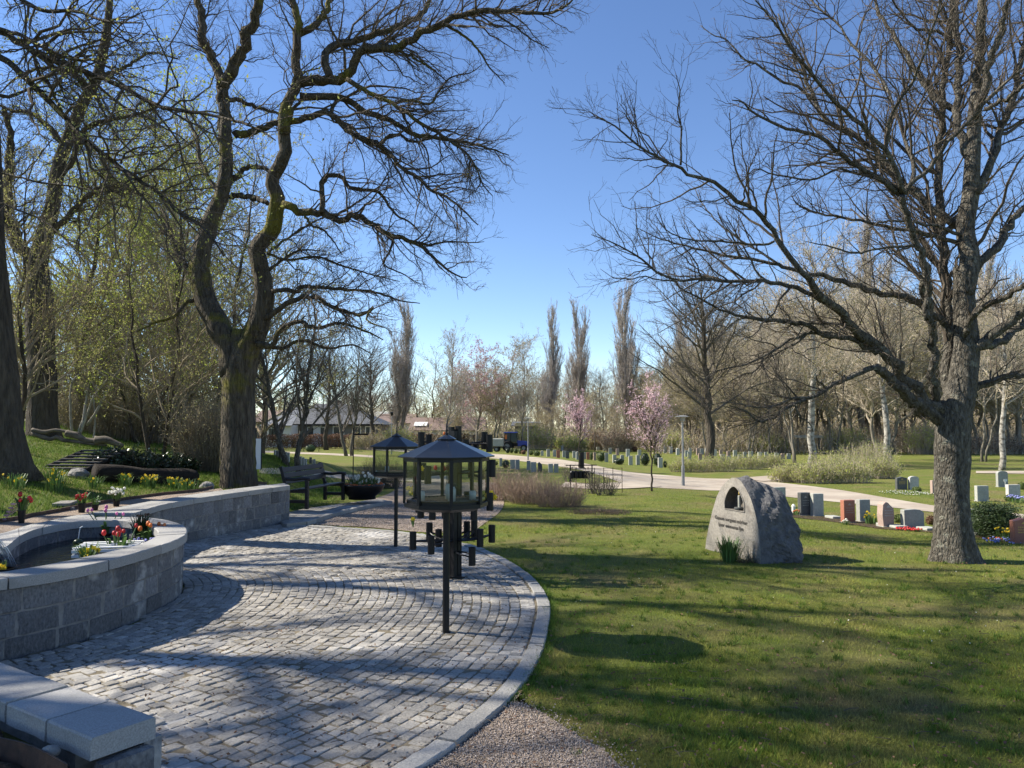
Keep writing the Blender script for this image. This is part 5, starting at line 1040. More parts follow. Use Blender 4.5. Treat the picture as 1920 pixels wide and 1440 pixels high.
# undergrowth and far woodland: uncountable
def brush(name, x0, x1, Y0, Y1, n, h, twig, leaf, lsize, nl, r=.02):
    px = rng.uniform(x0, x1, n); Yd = rng.uniform(Y0, Y1, n); X = (px - 960) / F * Yd; Z = zt(X, Yd); K = 5
    H = h * rng.uniform(.35, 1.1, n); P = [np.stack([X, Yd, Z - .1], 1)]; Dd = nrm_(rng.standard_normal((n, 3)) * .3 + np.array([0, 0, 1]))
    for _ in range(K - 1): P.append(P[-1] + Dd * (H / (K - 1))[:, None]); Dd = nrm_(Dd + .18 * rng.standard_normal((n, 3)))
    P = np.stack(P, 1); mb = MB(); mb.twigs(P, np.linspace(1.2, .5, K)[None] * np.full((n, 1), r), 3)
    P2, R2 = spawn(P, np.full((n, K), r), n * 3, .2, 1, (25, 60), (.3, .6), 4, .2, .1, 0, .8, .5, .01, r * .55, lmin=.3); mb.twigs(P2, R2, 3)
    mb.leaves(points_on(P2, nl, .1), lsize, 1); o = mb.build(name, [M[twig], M[leaf]]); tag(o, kind='stuff'); return o
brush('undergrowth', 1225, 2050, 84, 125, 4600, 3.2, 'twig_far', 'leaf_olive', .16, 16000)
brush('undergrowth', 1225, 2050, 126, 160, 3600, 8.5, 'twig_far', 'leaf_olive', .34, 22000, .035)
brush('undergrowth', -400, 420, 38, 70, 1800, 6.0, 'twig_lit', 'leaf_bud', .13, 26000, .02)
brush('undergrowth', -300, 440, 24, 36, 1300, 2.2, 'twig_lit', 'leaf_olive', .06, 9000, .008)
brush('undergrowth', 690, 1240, 96, 128, 2600, 3.2, 'twig_far', 'leaf_olive', .2, 14000, .02)
# far woodland ridge all round the horizon
def woodland(name, x0, x1, Yd, top, n, m, leaf):
    px = rng.uniform(x0, x1, n); Y_ = Yd * rng.uniform(.92, 1.12, n); X = (px - 960) / F * Y_; Ht = (800 - np.interp(px, *top)) * Y_ / F + CAMH + .8
    Ht *= rng.uniform(.8, 1.05, n); P = [np.stack([X, Y_, np.full(n, -.9)], 1)]; K = 6; w = np.ones(n)
    for _ in range(K - 1): P.append(P[-1] + np.stack([rng.standard_normal(n) * .25, rng.standard_normal(n) * .25, Ht / (K - 1)], 1))
    P = np.stack(P, 1); R0 = np.linspace(1, .2, K)[None] * (Ht * .012)[:, None]; mb = MB(); mb.twigs(P, R0, 4)
    P2, R2 = spawn(P, R0, n * 14, .1, .95, (25, 55), (.2, .42), 5, .12, .3, .05, .5, .4, .01, .03, lmin=.5); mb.twigs(P2, R2, 3)
    P3, R3 = spawn(P2, R2, n * 40, .1, 1, (25, 60), (.3, .6), 4, .15, .2, .03, .6, .5, .01, .022, lmin=.4); mb.twigs(P3, R3, 3)
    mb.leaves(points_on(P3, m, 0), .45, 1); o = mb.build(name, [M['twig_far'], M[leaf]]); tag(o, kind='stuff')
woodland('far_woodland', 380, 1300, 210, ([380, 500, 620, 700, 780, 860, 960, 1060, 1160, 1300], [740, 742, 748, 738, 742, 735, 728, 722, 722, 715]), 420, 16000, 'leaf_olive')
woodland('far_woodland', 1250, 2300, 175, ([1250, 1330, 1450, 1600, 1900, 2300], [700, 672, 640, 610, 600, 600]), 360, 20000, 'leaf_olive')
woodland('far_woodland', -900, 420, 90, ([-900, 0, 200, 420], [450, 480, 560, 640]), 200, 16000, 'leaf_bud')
# ------------------------------------------------------------------ grass blades
def blades(name, X, Y, h, w, m, lift=0.0, lean=.5):
    n = len(X); Z = zt(X, Y) + lift; a = rng.random(n) * 6.28; hh = h * rng.uniform(.5, 1.3, n); ww = w * rng.uniform(.7, 1.3, n)
    dx, dy = np.cos(a) * ww, np.sin(a) * ww; lx, ly = rng.standard_normal(n) * hh * lean, rng.standard_normal(n) * hh * lean
    V = np.stack([np.stack([X - dx, Y - dy, Z - .004], 1), np.stack([X + dx, Y + dy, Z - .004], 1), np.stack([X + lx, Y + ly, Z + hh], 1)], 1).reshape(-1, 3)
    mb = MB(); mb.add(V, (np.arange(n) * 3)[:, None] + np.arange(3)[None]); return tag(mb.build(name, m), kind='stuff')
PV = [tuple(p) for p in KERB]
KX = resample(KERB, 200)
def lawn_pts(n, y0, y1, ext=.06):
    Y = y0 * (y1 / y0) ** rng.random(n); X = Y * rng.uniform(-.72, .74, n) + rng.uniform(-.3, .3, n)
    ok = X > -2.2
    jx, jy = X + .07 * rng.standard_normal(len(X)) + .05 * np.sin(Y * 9), Y + .07 * rng.standard_normal(len(X)) + .05 * np.sin(X * 8)
    gp = [tuple(v) for v in g2([(655, 985), (700, 990), (790, 999), (868, 1000), (905, 985), (945, 945), (930, 905), (700, 905)])]
    ok &= ~inpoly(X, Y, gp) & ~inpoly(X, Y, PAVE_POLY) & ~inpoly(X, Y, [tuple(p) for p in P_UP] + [tuple(p) for p in P_LO[::-1]])
    nearg = [(-1.5, 1.5), (1.75, 1.5), (0.95, 3.1)] + [tuple(v) for v in g2([(1150, 1430), (1100, 1398), (1010, 1340), (955, 1318)])] + [(-.6, 4.6), (-1.4, 3.2)]
    ok &= ~inpoly(jx, jy, nearg); return X[ok], Y[ok]
def wn(X, Y): return np.sin(X * 1.3 + 2 * np.sin(Y * .7)) * np.cos(Y * 1.6 + np.sin(X * 2.1)) + .6 * np.sin(X * 4.3 + Y * 3.1) * np.cos(Y * 5.2 - X) + .4 * np.sin(X * 11 + Y * 7) * np.cos(Y * 13 - X * 9)
X, Y = lawn_pts(600000, 3.2, 17); ok = rng.random(len(X)) < np.clip(.80 + .42 * wn(X, Y), .12, 1); X, Y = X[ok], Y[ok]; blades('grass', X, Y, .026 * np.clip(1 + .3 * wn(X * 1.7, Y * 1.7), .6, 1.6), .0022, M['blade'])
X, Y = lawn_pts(2200, 3.4, 15); X = np.repeat(X, 26) + .018 * rng.standard_normal(len(X) * 26); Y = np.repeat(Y, 26) + .018 * rng.standard_normal(len(Y) * 26); blades('grass_tufts', X, Y, .05, .003, M['blade_lush'])
n = 420; Y = 3.0 * (14 / 3.0) ** rng.random(n); X = Y * rng.uniform(-.45, .7, n); ok = (X > -2.5); X, Y = X[ok], Y[ok]; a = rng.random(len(X)) * 6.28; L = rng.uniform(.03, .14, len(X)); P0 = np.stack([X, Y, zt(X, Y) + .036], 1)
Pm = P0 + np.stack([np.cos(a) * L * .5, np.sin(a) * L * .5, .004 + 0 * a], 1) + .006 * rng.standard_normal((len(X), 3)) * [1, 1, .3]; P2 = P0 + np.stack([np.cos(a) * L, np.sin(a) * L, 0 * a], 1); mb = MB(); mb.twigs(np.stack([P0, Pm, P2], 1), np.full((len(X), 3), .0022), 4); tag(mb.build('fallen_twigs', M['twig']), kind='stuff')
X, Y = lawn_pts(160000, 14, 34); ok = Y > 14; blades('grass', X[ok], Y[ok], .03, .0045, M['blade'])
n = 170000; Y = rng.uniform(9, 27, n); X = -5.2 - rng.random(n) * 12; ok = (inpoly(X, Y, BANK_POLY) | (Y > 15.8)) & ~inpoly(X, Y, [tuple(p) for p in E] + ST_IN[::-1]) & (X > -.72 * Y - 1) & (X < -5 - (Y - 15) * .0)
blades('grass', X[ok], Y[ok], .07, .005, M['blade_lush'])
n = 30000; Y = rng.uniform(15.6, 30, n); X = rng.uniform(-9, -3.2, n); ok = X < -4.55 + 0 * X; blades('grass', X[ok], Y[ok], .05, .005, M['blade_lush'])
# tufts along the kerb edge
n = 9000; i_ = rng.integers(14, 398, n); X = KB[i_, 0] + .09 + .03 * rng.standard_normal(n); Y = KB[i_, 1] + .02 * rng.standard_normal(n); ok = (Y > 5.2) & (Y < 13.2); blades('grass', X[ok], Y[ok], .05, .003, M['blade_lush'])
n = 9000; X = rng.uniform(-4, .4, n); Y = rng.uniform(3, 13, n); w_ = wn(X * 1.2, Y * 1.2); ok = inpoly(X, Y, PAVE_POLY) & (w_ > .75); X, Y = X[ok], Y[ok]
Xc, Yc = X - cen[0], Y - cen[1]; rr_ = np.hypot(Xc, Yc); rq = np.round(rr_ / .098) * .098; X, Y = cen[0] + Xc / rr_ * rq, cen[1] + Yc / rr_ * rq; blades('joint_weeds', X, Y, .022, .002, M['blade_lush'], lift=.02 + .01 * np.sin(X * 1.7) * np.cos(Y * 1.3))
# pebbles
def pebbles(name, X, Y, z, s, m):
    n = len(X); o8 = np.array([(1, 0, 0), (0, 1, 0), (-1, 0, 0), (0, -1, 0), (0, 0, .7), (0, 0, -.7)], float); V = o8[None] * (s * rng.uniform(.5, 1.3, n))[:, None, None] * rng.uniform(.7, 1.2, (n, 6, 1)); a = rng.random(n) * 6.28
    c, s_ = np.cos(a)[:, None], np.sin(a)[:, None]; V = np.stack([V[..., 0] * c - V[..., 1] * s_, V[..., 0] * s_ + V[..., 1] * c, V[..., 2] + .3 * V[..., 0] * rng.standard_normal((n, 1))], -1) + np.stack([X, Y, z], 1)[:, None]
    f = np.array([(0, 1, 4), (1, 2, 4), (2, 3, 4), (3, 0, 4), (1, 0, 5), (2, 1, 5), (3, 2, 5), (0, 3, 5)]); mb = MB(); mb.add(V.reshape(-1, 3), ((np.arange(n) * 6)[:, None, None] + f[None]).reshape(-1, 3)); return tag(mb.build(name, m), kind='stuff')
M['pebble'] = mat('pebble', (0.44, 0.36, 0.29), (0.25, 0.20, 0.165), 30, .85, island=.55)
n = 60000; Y = rng.uniform(2.9, 5.4, n); X = rng.uniform(-.9, 1.9, n); jX, jY = X + .07 * rng.standard_normal(n), Y + .07 * rng.standard_normal(n)
nearg = [(-1.2, 2.8), (-1.15, 3.3), tuple(KERB[10] + (.1, 0)), tuple(KERB[20] + (.1, 0)), tuple(KERB[27] + (.1, 0))] + [tuple(v) for v in g2([(958, 1318), (1010, 1342), (1100, 1400), (1150, 1432)])] + [(1.0, 2.9), (1.5, 2.0)]
NG = nearg; ok = inpoly(jX, jY, nearg) & ~inpoly(X, Y, PAVE_POLY) & (dist_poly(X, Y, [tuple(p) for p in KERB]) > .06); pebbles('gravel_stones', X[ok], Y[ok], z=zt(X[ok], Y[ok]) + .022, s=.0062, m=M['pebble'])
n = 60000; Y = rng.uniform(12.5, 20, n); X = rng.uniform(-5, .5, n); gp = [tuple(v) for v in g2([(560, 984), (700, 990), (790, 998), (868, 999), (905, 985), (945, 945), (930, 910), (740, 915), (720, 930), (660, 945), (610, 965)])]
ok = inpoly(X, Y, gp); pebbles('gravel_stones', X[ok], Y[ok], z=zt(X[ok], Y[ok]) + .016, s=.013, m=M['pebble'])
# fallen leaves and small litter on the lawn and setts
n = 4500; Y = 3.2 * (16 / 3.2) ** rng.random(n); X = Y * rng.uniform(-.5, .7, n); ok = (X > -3); X, Y = X[ok], Y[ok]; C = np.stack([X, Y, zt(X, Y) + .035], 1)
mb = MB(); mb.leaves(C, .022, 0, flat=.8); tag(mb.build('leaf_litter', M['leaf_brown']), kind='stuff')
# daisies
n = 220; Y = 6 * (20 / 6) ** rng.random(n); X = Y * rng.uniform(0, .74, n) + .6; C = np.stack([X, Y, zt(X, Y) + .03], 1); mb = MB(); mb.leaves(C, .012, 0, flat=.9, asp=1); tag(mb.build('lawn_daisies', M['petal_white']), kind='stuff')
rng = np.random.default_rng(77)
def Mx(x=0, y=0, z=0, rz=0, rx=0, ry=0): return np.array(Matrix.Translation((x, y, z)) @ Matrix.Rotation(rz, 4, 'Z') @ Matrix.Rotation(ry, 4, 'Y') @ Matrix.Rotation(rx, 4, 'X'))
# ------------------------------------------------------------------ glazed grave lanterns on posts
def lantern():
    t = empty('lantern_post'); n = 8; ro, rb, zf, ze = .435, .375, 1.135, 1.545; rot = rad(11)
    mb = MB(); mb.tube([(0, 0, -.05), (0, 0, .3), (0, 0, zf)], [.031, .03, .03], 16); mb.tube([(0, 0, -.02), (0, 0, .012)], [.045, .045], 16); mb.tube([(0, 0, zf - .06), (0, 0, zf - .01)], [.03, .06], 12); mb.build('post', M['black_metal'], t, smooth=False)
    mb = MB(); mb.lathe([(rb, zf - .022), (rb, zf + .012), (rb - .02, zf + .012), (rb - .02, zf + .045), (rb - .05, zf + .045), (rb - .05, zf - .0)], n=n, rot=rot)
    mb.lathe([(.30, zf - .05), (rb - .01, zf - .023)], n=n, rot=rot); mb.build('tray', M['black_metal'], t)
    mb = MB(); xs = rng.uniform(-1, 1, (1600, 2)); xs = xs[np.hypot(xs[:, 0], xs[:, 1]) < 1][:1100] * (rb - .07)
    o8 = np.array([(1, 0, 0), (0, 1, 0), (-1, 0, 0), (0, -1, 0), (0, 0, .7), (0, 0, -.7)]) * .009; f = np.array([(0, 1, 4), (1, 2, 4), (2, 3, 4), (3, 0, 4), (1, 0, 5), (2, 1, 5), (3, 2, 5), (0, 3, 5)])
    Vv = (o8[None] * rng.uniform(.6, 1.2, (len(xs), 6, 1)) + np.c_[xs, np.full(len(xs), zf + .035)][:, None]); mb.add(Vv.reshape(-1, 3), ((np.arange(len(xs)) * 6)[:, None, None] + f[None]).reshape(-1, 3)); mb.lathe([(rb - .055, zf + .004), (rb - .055, zf + .03)], n=16); o = mb.build('gravel_fill', M['gravel'], t)
    a = rot + np.arange(n) * 2 * math.pi / n
    for k in range(n):
        mb = MB(); x, y = rb * math.cos(a[k]), rb * math.sin(a[k]); mb.box((x, y, (zf + ze) / 2 + .005), (.022, .028, ze - zf - .01), a[k]); mb.build('corner_bar', M['black_metal'], t)
    for k in range(n):
        p, q = np.array([math.cos(a[k]), math.sin(a[k])]) * (rb - .004), np.array([math.cos(a[(k + 1) % n]), math.sin(a[(k + 1) % n])]) * (rb - .004); m_ = (p + q) / 2; d = q - p
        mb = MB(); mb.pane((m_[0], m_[1], (zf + ze) / 2 + .01), (np.linalg.norm(d) - .03, 0, ze - zf - .05), math.atan2(d[1], d[0])); mb.build('glass_pane', M['glass'], t)
    mb = MB(); mb.lathe([(rb + .012, ze - .03), (rb + .012, ze + .012), (rb - .03, ze + .012), (rb - .03, ze - .03)], n=n, rot=rot); mb.build('top_frame', M['black_metal'], t)
    mb = MB(); mb.lathe([(ro, ze + .004), (ro + .002, ze + .014), (.06, ze + .165), (.0601, ze + .15), (ro - .03, ze + .001)], n=n, rot=rot)
    cp_ = MB(); cp_.lathe([(.085, ze + .158), (.088, ze + .166), (.012, ze + .205), (.012, ze + .16)], n=n, rot=rot)
    r_ = mb.build('roof', M['roof_metal'], t); cp_.build('roof_cap', M['roof_metal'], r_)
    mb = MB(); mb.lathe([(.012, ze + .2), (.014, ze + .215), (.006, ze + .225), (.015, ze + .24), (.006, ze + .255), (.009, ze + .28), (.003, ze + .325)], n=10); mb.build('finial', M['black_metal'], t, smooth=True)
    return t
L1 = lantern(); tag(L1, 'front glazed lantern on a black post with candles on its gravel tray', 'lantern', 'glazed grave lanterns')
p = R(836, 1186, 0.03); L1.location = p
L2 = copy_tree(L1); tag(L2, 'rear glazed lantern on a black post nearer the bench and planter', 'lantern'); p2 = R(742, 1022, 0.0); L2.location = (p2[0], p2[1], -0.06); L2.rotation_euler = (0, 0, .35)
L2.scale = (1, 1, 1.03)
def candle_jar(loc, r, h, label, wax=.6):
    t = empty('candle_jar', loc, 0, label, 'candle', 'white grave candles in the lanterns'); mb = MB(); mb.lathe([(r, 0), (r, h * wax), (r * .2, h * wax + .002)], n=16); mb.build('wax', M['candle'], t, smooth=False)
    mb = MB(); mb.lathe([(r * 1.04, .001), (r * 1.06, h * .85), (r * .85, h * .92), (r * .85, h)], n=16); mb.build('jar', mat_jar, t, smooth=True)
mat_jar = mat('jar_plastic', (.82, .84, .80), rough=.25, trans=.4)
z = 1.135 + .035 + .03
for dx, dy, r, h, lb_ in [(-.21, -.12, .030, .085, 'short white candle jar, leftmost in the front lantern'), (.06, -.17, .034, .125, 'tallest white candle jar behind the centre bar of the front lantern'), (.235, -.02, .030, .08, 'short white candle jar at the right of the front lantern'), (.02, .0, .028, .14, 'slim white candle at the back of the front lantern')]:
    candle_jar((p[0] + dx, p[1] + dy, z), r, h, lb_, .5)
candle_jar((p2[0] - .14, p2[1] - .05, z - .05), .032, .085, 'single white candle in the rear lantern', .9)

# ------------------------------------------------------------------ flowers
def bloom_mb(mb, c, r, mi, kind, up=(0, 0, 1)):
    c = np.array(c)
    if kind == 'tulip': mb.lathe([(r * .25, -r * .2), (r * .8, r * .3), (r * .85, r * 1.0), (r * .55, r * 1.9), (r * .3, r * 1.8)], c, 7, mi, rot=rng.random())
    elif kind == 'daff':
        d = nrm_(np.array([rng.uniform(-.6, .9), -1.0, rng.uniform(-.2, .4)])); u = nrm_(np.cross(d, [0, 0, 1])); v = np.cross(d, u)
        for k in range(6):
            a = k * math.pi / 3; e = math.cos(a) * u + math.sin(a) * v; f = -math.sin(a) * u + math.cos(a) * v
            mb.add([c, c + e * r * .6 + f * r * .35, c + e * r * 1.1 - d * r * .1, c + e * r * .6 - f * r * .35], np.array([[0, 1, 2, 3]]), mi)
        mb.tube([c, c + d * r * .3, c + d * r * .7], [r * .25, r * .28, r * .4], 7, mi)
    else: mb.ball(c, r, (1, 1, .8), 6, 4, .15, mi)
def flowers(name, label, loc, n, spread, h, petal, kind, r=.02, leaves=30, lh=.2, cat='flowers', group=None, pot=None, base=0.0, lean=.35, leafm='leaf_flower', vase=False):
    t = empty(name, loc, 0, label, cat, group); mb = MB(); fm = MB(); bm_ = MB()
    for k in range(n):
        a = rng.random() * 6.28; q = math.sqrt(rng.random()) * spread; e = np.array([math.cos(a) * q, math.sin(a) * q, h * rng.uniform(.5 if kind == 'daff' else .72, 1.05)]); s = np.array([e[0] * lean, e[1] * lean, base])
        P = smooth_curve([s, s * .5 + e * .5 + np.array([0, 0, .02]), e], 6); fm.tube(P, [.006] * 6, 4); bloom_mb(bm_, e, r * rng.uniform(.8, 1.15), 0, kind)
    for k in range(leaves):
        a = rng.random() * 6.28; q = math.sqrt(rng.random()) * spread * lean; s = np.array([math.cos(a) * q, math.sin(a) * q, base]); d = np.array([math.cos(a), math.sin(a), 0]); L = lh * rng.uniform(.6, 1.1); w_ = np.array([-d[1], d[0], 0]) * (.007 + .012 * (kind == 'tulip')); o_ = rng.uniform(.1, .7)
        pts = [s, s + d * L * o_ * .25 + np.array([0, 0, L * .5]), s + d * L * o_ * .6 + np.array([0, 0, L * .85]), s + d * L * o_ * 1.1 + np.array([0, 0, L * (1 - .3 * o_)])]
        V = []
        for j_, q_ in enumerate(pts): ww = w_ * (.7, 1.1, .8, .1)[j_]; V += [q_ - ww, q_ + ww]
        fm.add(V, np.array([(0, 1, 3, 2), (2, 3, 5, 4), (4, 5, 7, 6)]))
    fm.build('leaves', M[leafm], t); bm_.build('blooms', petal if not isinstance(petal, str) else M[petal], t, smooth=kind == 'tulip')
    if pot:
        r_, h_, pm = pot; mb.lathe([(r_ * .72, 0), (r_, h_), (r_ * 1.06, h_), (r_ * 1.06, h_ + .012), (r_ * .95, h_ + .012), (r_ * .9, h_ - .02)], n=14); mb.build('pot', M[pm], t, smooth=False)
    return t
def at(px, py, z=None):
    q = G(px, py) if z is None else R(px, py, z); return q
# plants in pots on the gravel strip
g_ = at(40, 984); flowers('tulip_vase', 'drooping wilted red tulips in a black vase on the gravel strip', g_, 4, .10, .36, 'petal_red', 'tulip', .030, 12, .3, pot=(.045, .17, 'black'), base=.15, leafm='leaf_flower')
mb = MB(); t_ = empty('wilted_tulips', g_ + np.array([-.0, -.0, 0]), 0, 'pale withered tulip stems drooping to the left of the black vase', 'flowers')
for k in range(5):
    e = np.array([-.10 - .04 * k, -.02 + .02 * k, .26 - .05 * k]); P = smooth_curve([(0, 0, .17), (-.05, 0, .27 - .02 * k), e], 7); mb.tube(P, .005, 5); mb.ball(e, .02, (1.8, .7, .7), 7, 5, .1)
mb.build('stems', M['blossom_pale'], t_)
flowers('flower_pot', 'full red flowers in a black pot on the gravel strip', at(153, 964), 16, .085, .28, 'petal_red', 'ball', .024, 26, .22, pot=(.055, .15, 'black'), base=.13, lean=.5)
flowers('flower_pot', 'small black pot with sparse white green flowers beside the red one', at(178, 960), 9, .075, .18, 'petal_white', 'ball', .010, 40, .15, pot=(.05, .10, 'black'), base=.09, lean=.5)
flowers('flower_pot', 'round bunch of white and pink flowers in a black pot', at(218, 952), 34, .12, .30, 'petal_white', 'ball', .024, 30, .22, pot=(.055, .13, 'black'), base=.11, lean=.4)
# daffodil clumps on the bank
DG = 'daffodil clumps on the bank'
for px, py, n, sp, lb_ in [(104, 924, 7, .16, 'yellow daffodil clump in the grass above the red pot'), (235, 912, 8, .12, 'sparse pale daffodils left of the fullest clump'), (279, 915, 30, .17, 'fullest bright yellow daffodil clump in front of the dark log'), (327, 919, 16, .19, 'yellow daffodils before the right end of the dark log'), (352, 922, 8, .22, 'small daffodils trailing beside the boulder near the oak'), (28, 917, 6, .2, 'small daffodil clump at the roots of the frame edge trunk'), (176, 916, 2, .15, 'daffodil leaves almost without flowers in the bank grass'), (100, 905, 8, .2, 'pale yellow daffodils uphill of the other clumps')]:
    flowers('daffodils', lb_, at(px, py), n, sp, .24, 'petal_yellow', 'daff', .024, 60, .26, group=DG, lean=.8)
# memorial stone daffodils come later; blooms in the basin
WZ = 0.45
flowers('tulip_pot', 'red tulips standing in the basin nearest the front rim', R(222, 1040, WZ), 7, .22, .27, 'petal_red', 'tulip', .026, 18, .22, lean=.5, pot=(.10, .03, 'black'))
flowers('tulip_pot', 'pink tulips leaning at the back of the basin', R(200, 1005, WZ), 6, .24, .34, 'petal_pink', 'tulip', .024, 30, .22, lean=.2, pot=(.09, .03, 'black'))
flowers('daffodil_pot', 'yellow daffodils with broad leaves floating left of the red tulips', R(163, 1060, WZ), 6, .10, .17, 'petal_yellow', 'daff', .03, 60, .24, lean=.5, pot=(.10, .03, 'black'))
flowers('dark_plant', 'dark leaved plant at the far end of the basin', R(262, 1018, WZ), 8, .12, .34, 'leaf_brown', 'ball', .02, 110, .36, lean=.3, leafm='leaf_dark', pot=(.10, .05, 'black'))
flowers('pansy_pot', 'orange and yellow tulips with dark violas at the basin tip', R(283, 1020, WZ), 6, .16, .22, 'petal_orange', 'tulip', .028, 40, .2, lean=.5, pot=(.10, .05, 'black'))
flowers('daffodil_pot', 'yellow flowers at the left frame edge of the basin', R(6, 1078, WZ), 4, .06, .1, 'petal_yellow', 'daff', .03, 10, .1, pot=(.09, .05, 'black'), base=.04)
flowers('pansy_pot', 'dark blue violas under the orange tulips', R(272, 1030, WZ), 22, .12, .12, 'petal_blue', 'ball', .014, 30, .1, lean=.8, pot=(.10, .03, 'black'))
# white slatted raft and buoy
rf = R(205, 1040, WZ); t = empty('slatted_crate', (rf[0], rf[1], WZ), 0.25, 'white painted slatted crate floating in the basin between the flowers', 'crate')
for k in range(4):
    mb = MB(); mb.box((0, -.2 + k * .13, .11), (.62, .05, .015)); mb.build('slat', M['white'], t, bevel=.003)
for s_ in (-1, 1):
    for k in range(2): mb = MB(); mb.box((0, s_ * .24, .03 + k * .05), (.62, .012, .03)); mb.build('side_board', M['white'], t)
    mb = MB(); mb.box((s_ * .29, 0, .06), (.03, .46, .07)); mb.build('end_board', M['white'], t)
bu = R(146, 1022, WZ); t = empty('float', (bu[0], bu[1], WZ), 0, 'small dark green float with a white rod in the basin', 'float'); mb = MB(); mb.ball((0, 0, .03), .055, (1, 1, .8), 12, 8); mb.build('body', M['leaf_dark'], t, smooth=True); mb = MB(); mb.tube([(0, 0, .05), (.01, 0, .13), (.02, 0, .2), (.05, 0, .22)], .006, 6); mb.build('rod', M['white'], t)

# ------------------------------------------------------------------ black flower stand with rings of vases
fs = R(853, 1083, 0.0); t = empty('flower_stand', (fs[0], fs[1], -0.02), 0, 'tall black metal flower stand with rings of tube vases beside the front lantern', 'flower stand')
mb = MB(); mb.box((0, 0, .045), (.26, .22, .016)); mb.build('base_plate', M['black_metal'], t, bevel=.003)
for dx, dy, top in [(-.05, 0, 1.87), (.035, .02, 1.88), (-.01, -.05, 1.82), (.0, .06, 1.84)]:
    mb = MB(); mb.tube([(dx, dy, .05), (dx, dy, top)], .04, 4); mb.build('upright', M['black_metal'], t)
for dx in (-.008, .078, -.1):
    mb = MB(); mb.tube([(dx, -.03, .05), (dx, -.03, 1.5)], .007, 5); mb.build('rod', M['black_metal'], t)
VS = []
def vase(par, x, y, z, r=.042, h=.215):
    mb = MB(); mb.lathe([(r * .96, 0), (r, .004), (r, h), (r * .86, h), (r * .86, .02)], (x, y, z), 12); mb.build('vase', M['black'], par, smooth=False); VS.append((fs[0] + x, fs[1] + y, z - .02 + h))
def tier(z, spec, name='ring'):
    """spec: (x, y, dz) of each vase; curved double rods carry it"""
    mb = MB(); rods = []
    for x, y, dz in spec:
        for s_ in (-1, 1):
            n_ = np.array([-y, x]) / (math.hypot(x, y) + 1e-6) * .05 * s_
            rods.append(smooth_curve([(0, 0, z), (x * .35 + n_[0], y * .35 + n_[1], z + .0), (x * .75 + n_[0], y * .75 + n_[1], z + dz * .5), (x, y, z + dz)], 10))
    for P in rods: mb.tube(P, .011, 6)
    r_ = mb.build('arm_ring', M['black_metal'], t)
    for x, y, dz in spec: vase(t, x, y, z + dz - .10)
k = fs[1] / F
off = lambda px: (px - 853) * k
tier(1.66, [(off(791), -.1, .03), (off(801), .12, .0), (off(873), -.15, -.06), (off(889), .25, -.1), (off(907), .05, .03), (off(917), -.12, .0), (off(816), .3, -.08), (off(838), .33, -.1)])
tier(1.30, [(off(922), -.02, .05), (off(790), .15, .0), (off(805), -.2, -.02), (off(880), .3, 0.02), (off(900), .22, -.08)])
tier(0.93, [(off(784), .05, -.02), (off(792), -.18, -.06), (off(815), -.3, -.07), (off(918), -.12, .02), (off(908), .14, .06), (off(890), -.3, -.07), (off(830), .3, -.12), (off(872), .33, 0)])
tier(0.48, [(off(777), -.12, -.0), (off(802), .2, .07), (off(813), -.28, -.03), (off(821), .1, .0), (off(887), .2, .1), (off(900), -.1, .03), (off(921), .05, .06), (off(872), .32, .07)])
tier(0.34, [(off(887), -.3, -.02), (off(840), .34, -.02)])
FG = 'cut flowers in the black stand'
def cut(px, py, petal, kind, n, lb_, r=.03, hang=0, sp=.05):
    q = D(px, py, fs[1] + rng.uniform(-.2, .1)); q[2] -= .10; flowers('cut_flowers', lb_, q, n, sp, .10, petal, kind, r, 5, .09, group=FG, lean=.2)
cut(775, 972, 'petal_yellow', 'daff', 1, 'single yellow daffodil low at the left of the flower stand', .035)
cut(770, 915, 'petal_yellow', 'daff', 4, 'yellow daffodils seen through the left glass of the front lantern', .035)
cut(921, 925, 'petal_yellow', 'daff', 5, 'yellow daffodils hanging at the right of the front lantern', .04, sp=.07)
cut(786, 876, 'petal_yellow', 'daff', 1, 'one yellow daffodil high behind the left glass', .045)
cut(829, 880, 'petal_red', 'tulip', 6, 'red tulips seen through the middle glass of the front lantern', .026, sp=.09)
cut(833, 816, 'petal_orange', 'tulip', 1, 'orange tulip showing above the lantern roof beside the finial', .022)

# ------------------------------------------------------------------ bench
bp0, bp1 = R(575, 957, 0), R(643, 940, 0); bl = 1.95; ang = math.atan2(bp1[1] - bp0[1], bp1[0] - bp0[0])
t = empty('park_bench', (bp0[0], bp0[1], .03), ang, 'black wooden bench with armrests on the sett strip behind the wall', 'bench')
# local: x along the length, y>0 towards the back, front legs at y=0
BL = float(np.linalg.norm(bp1 - bp0))
for x in (0, BL):
    mb = MB(); mb.box((x, 0, .32), (.075, .075, .64)); mb.build('leg', M['bench_paint'], t, bevel=.006)
    mb = MB(); mb.box((x, .47, .23), (.075, .075, .46)); mb.box((x, .55, .68), (.075, .07, .52), rx=rad(-16)); mb.build('leg', M['bench_paint'], t, bevel=.006)
    mb = MB(); mb.box((x, .235, .16), (.05, .40, .07)); mb.build('stretcher', M['bench_paint'], t, bevel=.005)
    mb = MB(); mb.tube(smooth_curve([(x, -.07, .655), (x, .1, .672), (x, .3, .65), (x, .56, .66)], 12), .036, 8); mb.build('armrest', M['bench_paint'], t, smooth=True)
    mb = MB(); mb.box((x, .235, .385), (.06, .5, .07)); mb.build('seat_rail', M['bench_paint'], t, bevel=.005)
for k in range(4): mb = MB(); mb.box((BL / 2, .02 + k * .118, .437 - .012 * k), (BL + .10, .105, .034), rx=rad(-4)); mb.build('seat_slat', M['bench_paint'], t, bevel=.006)
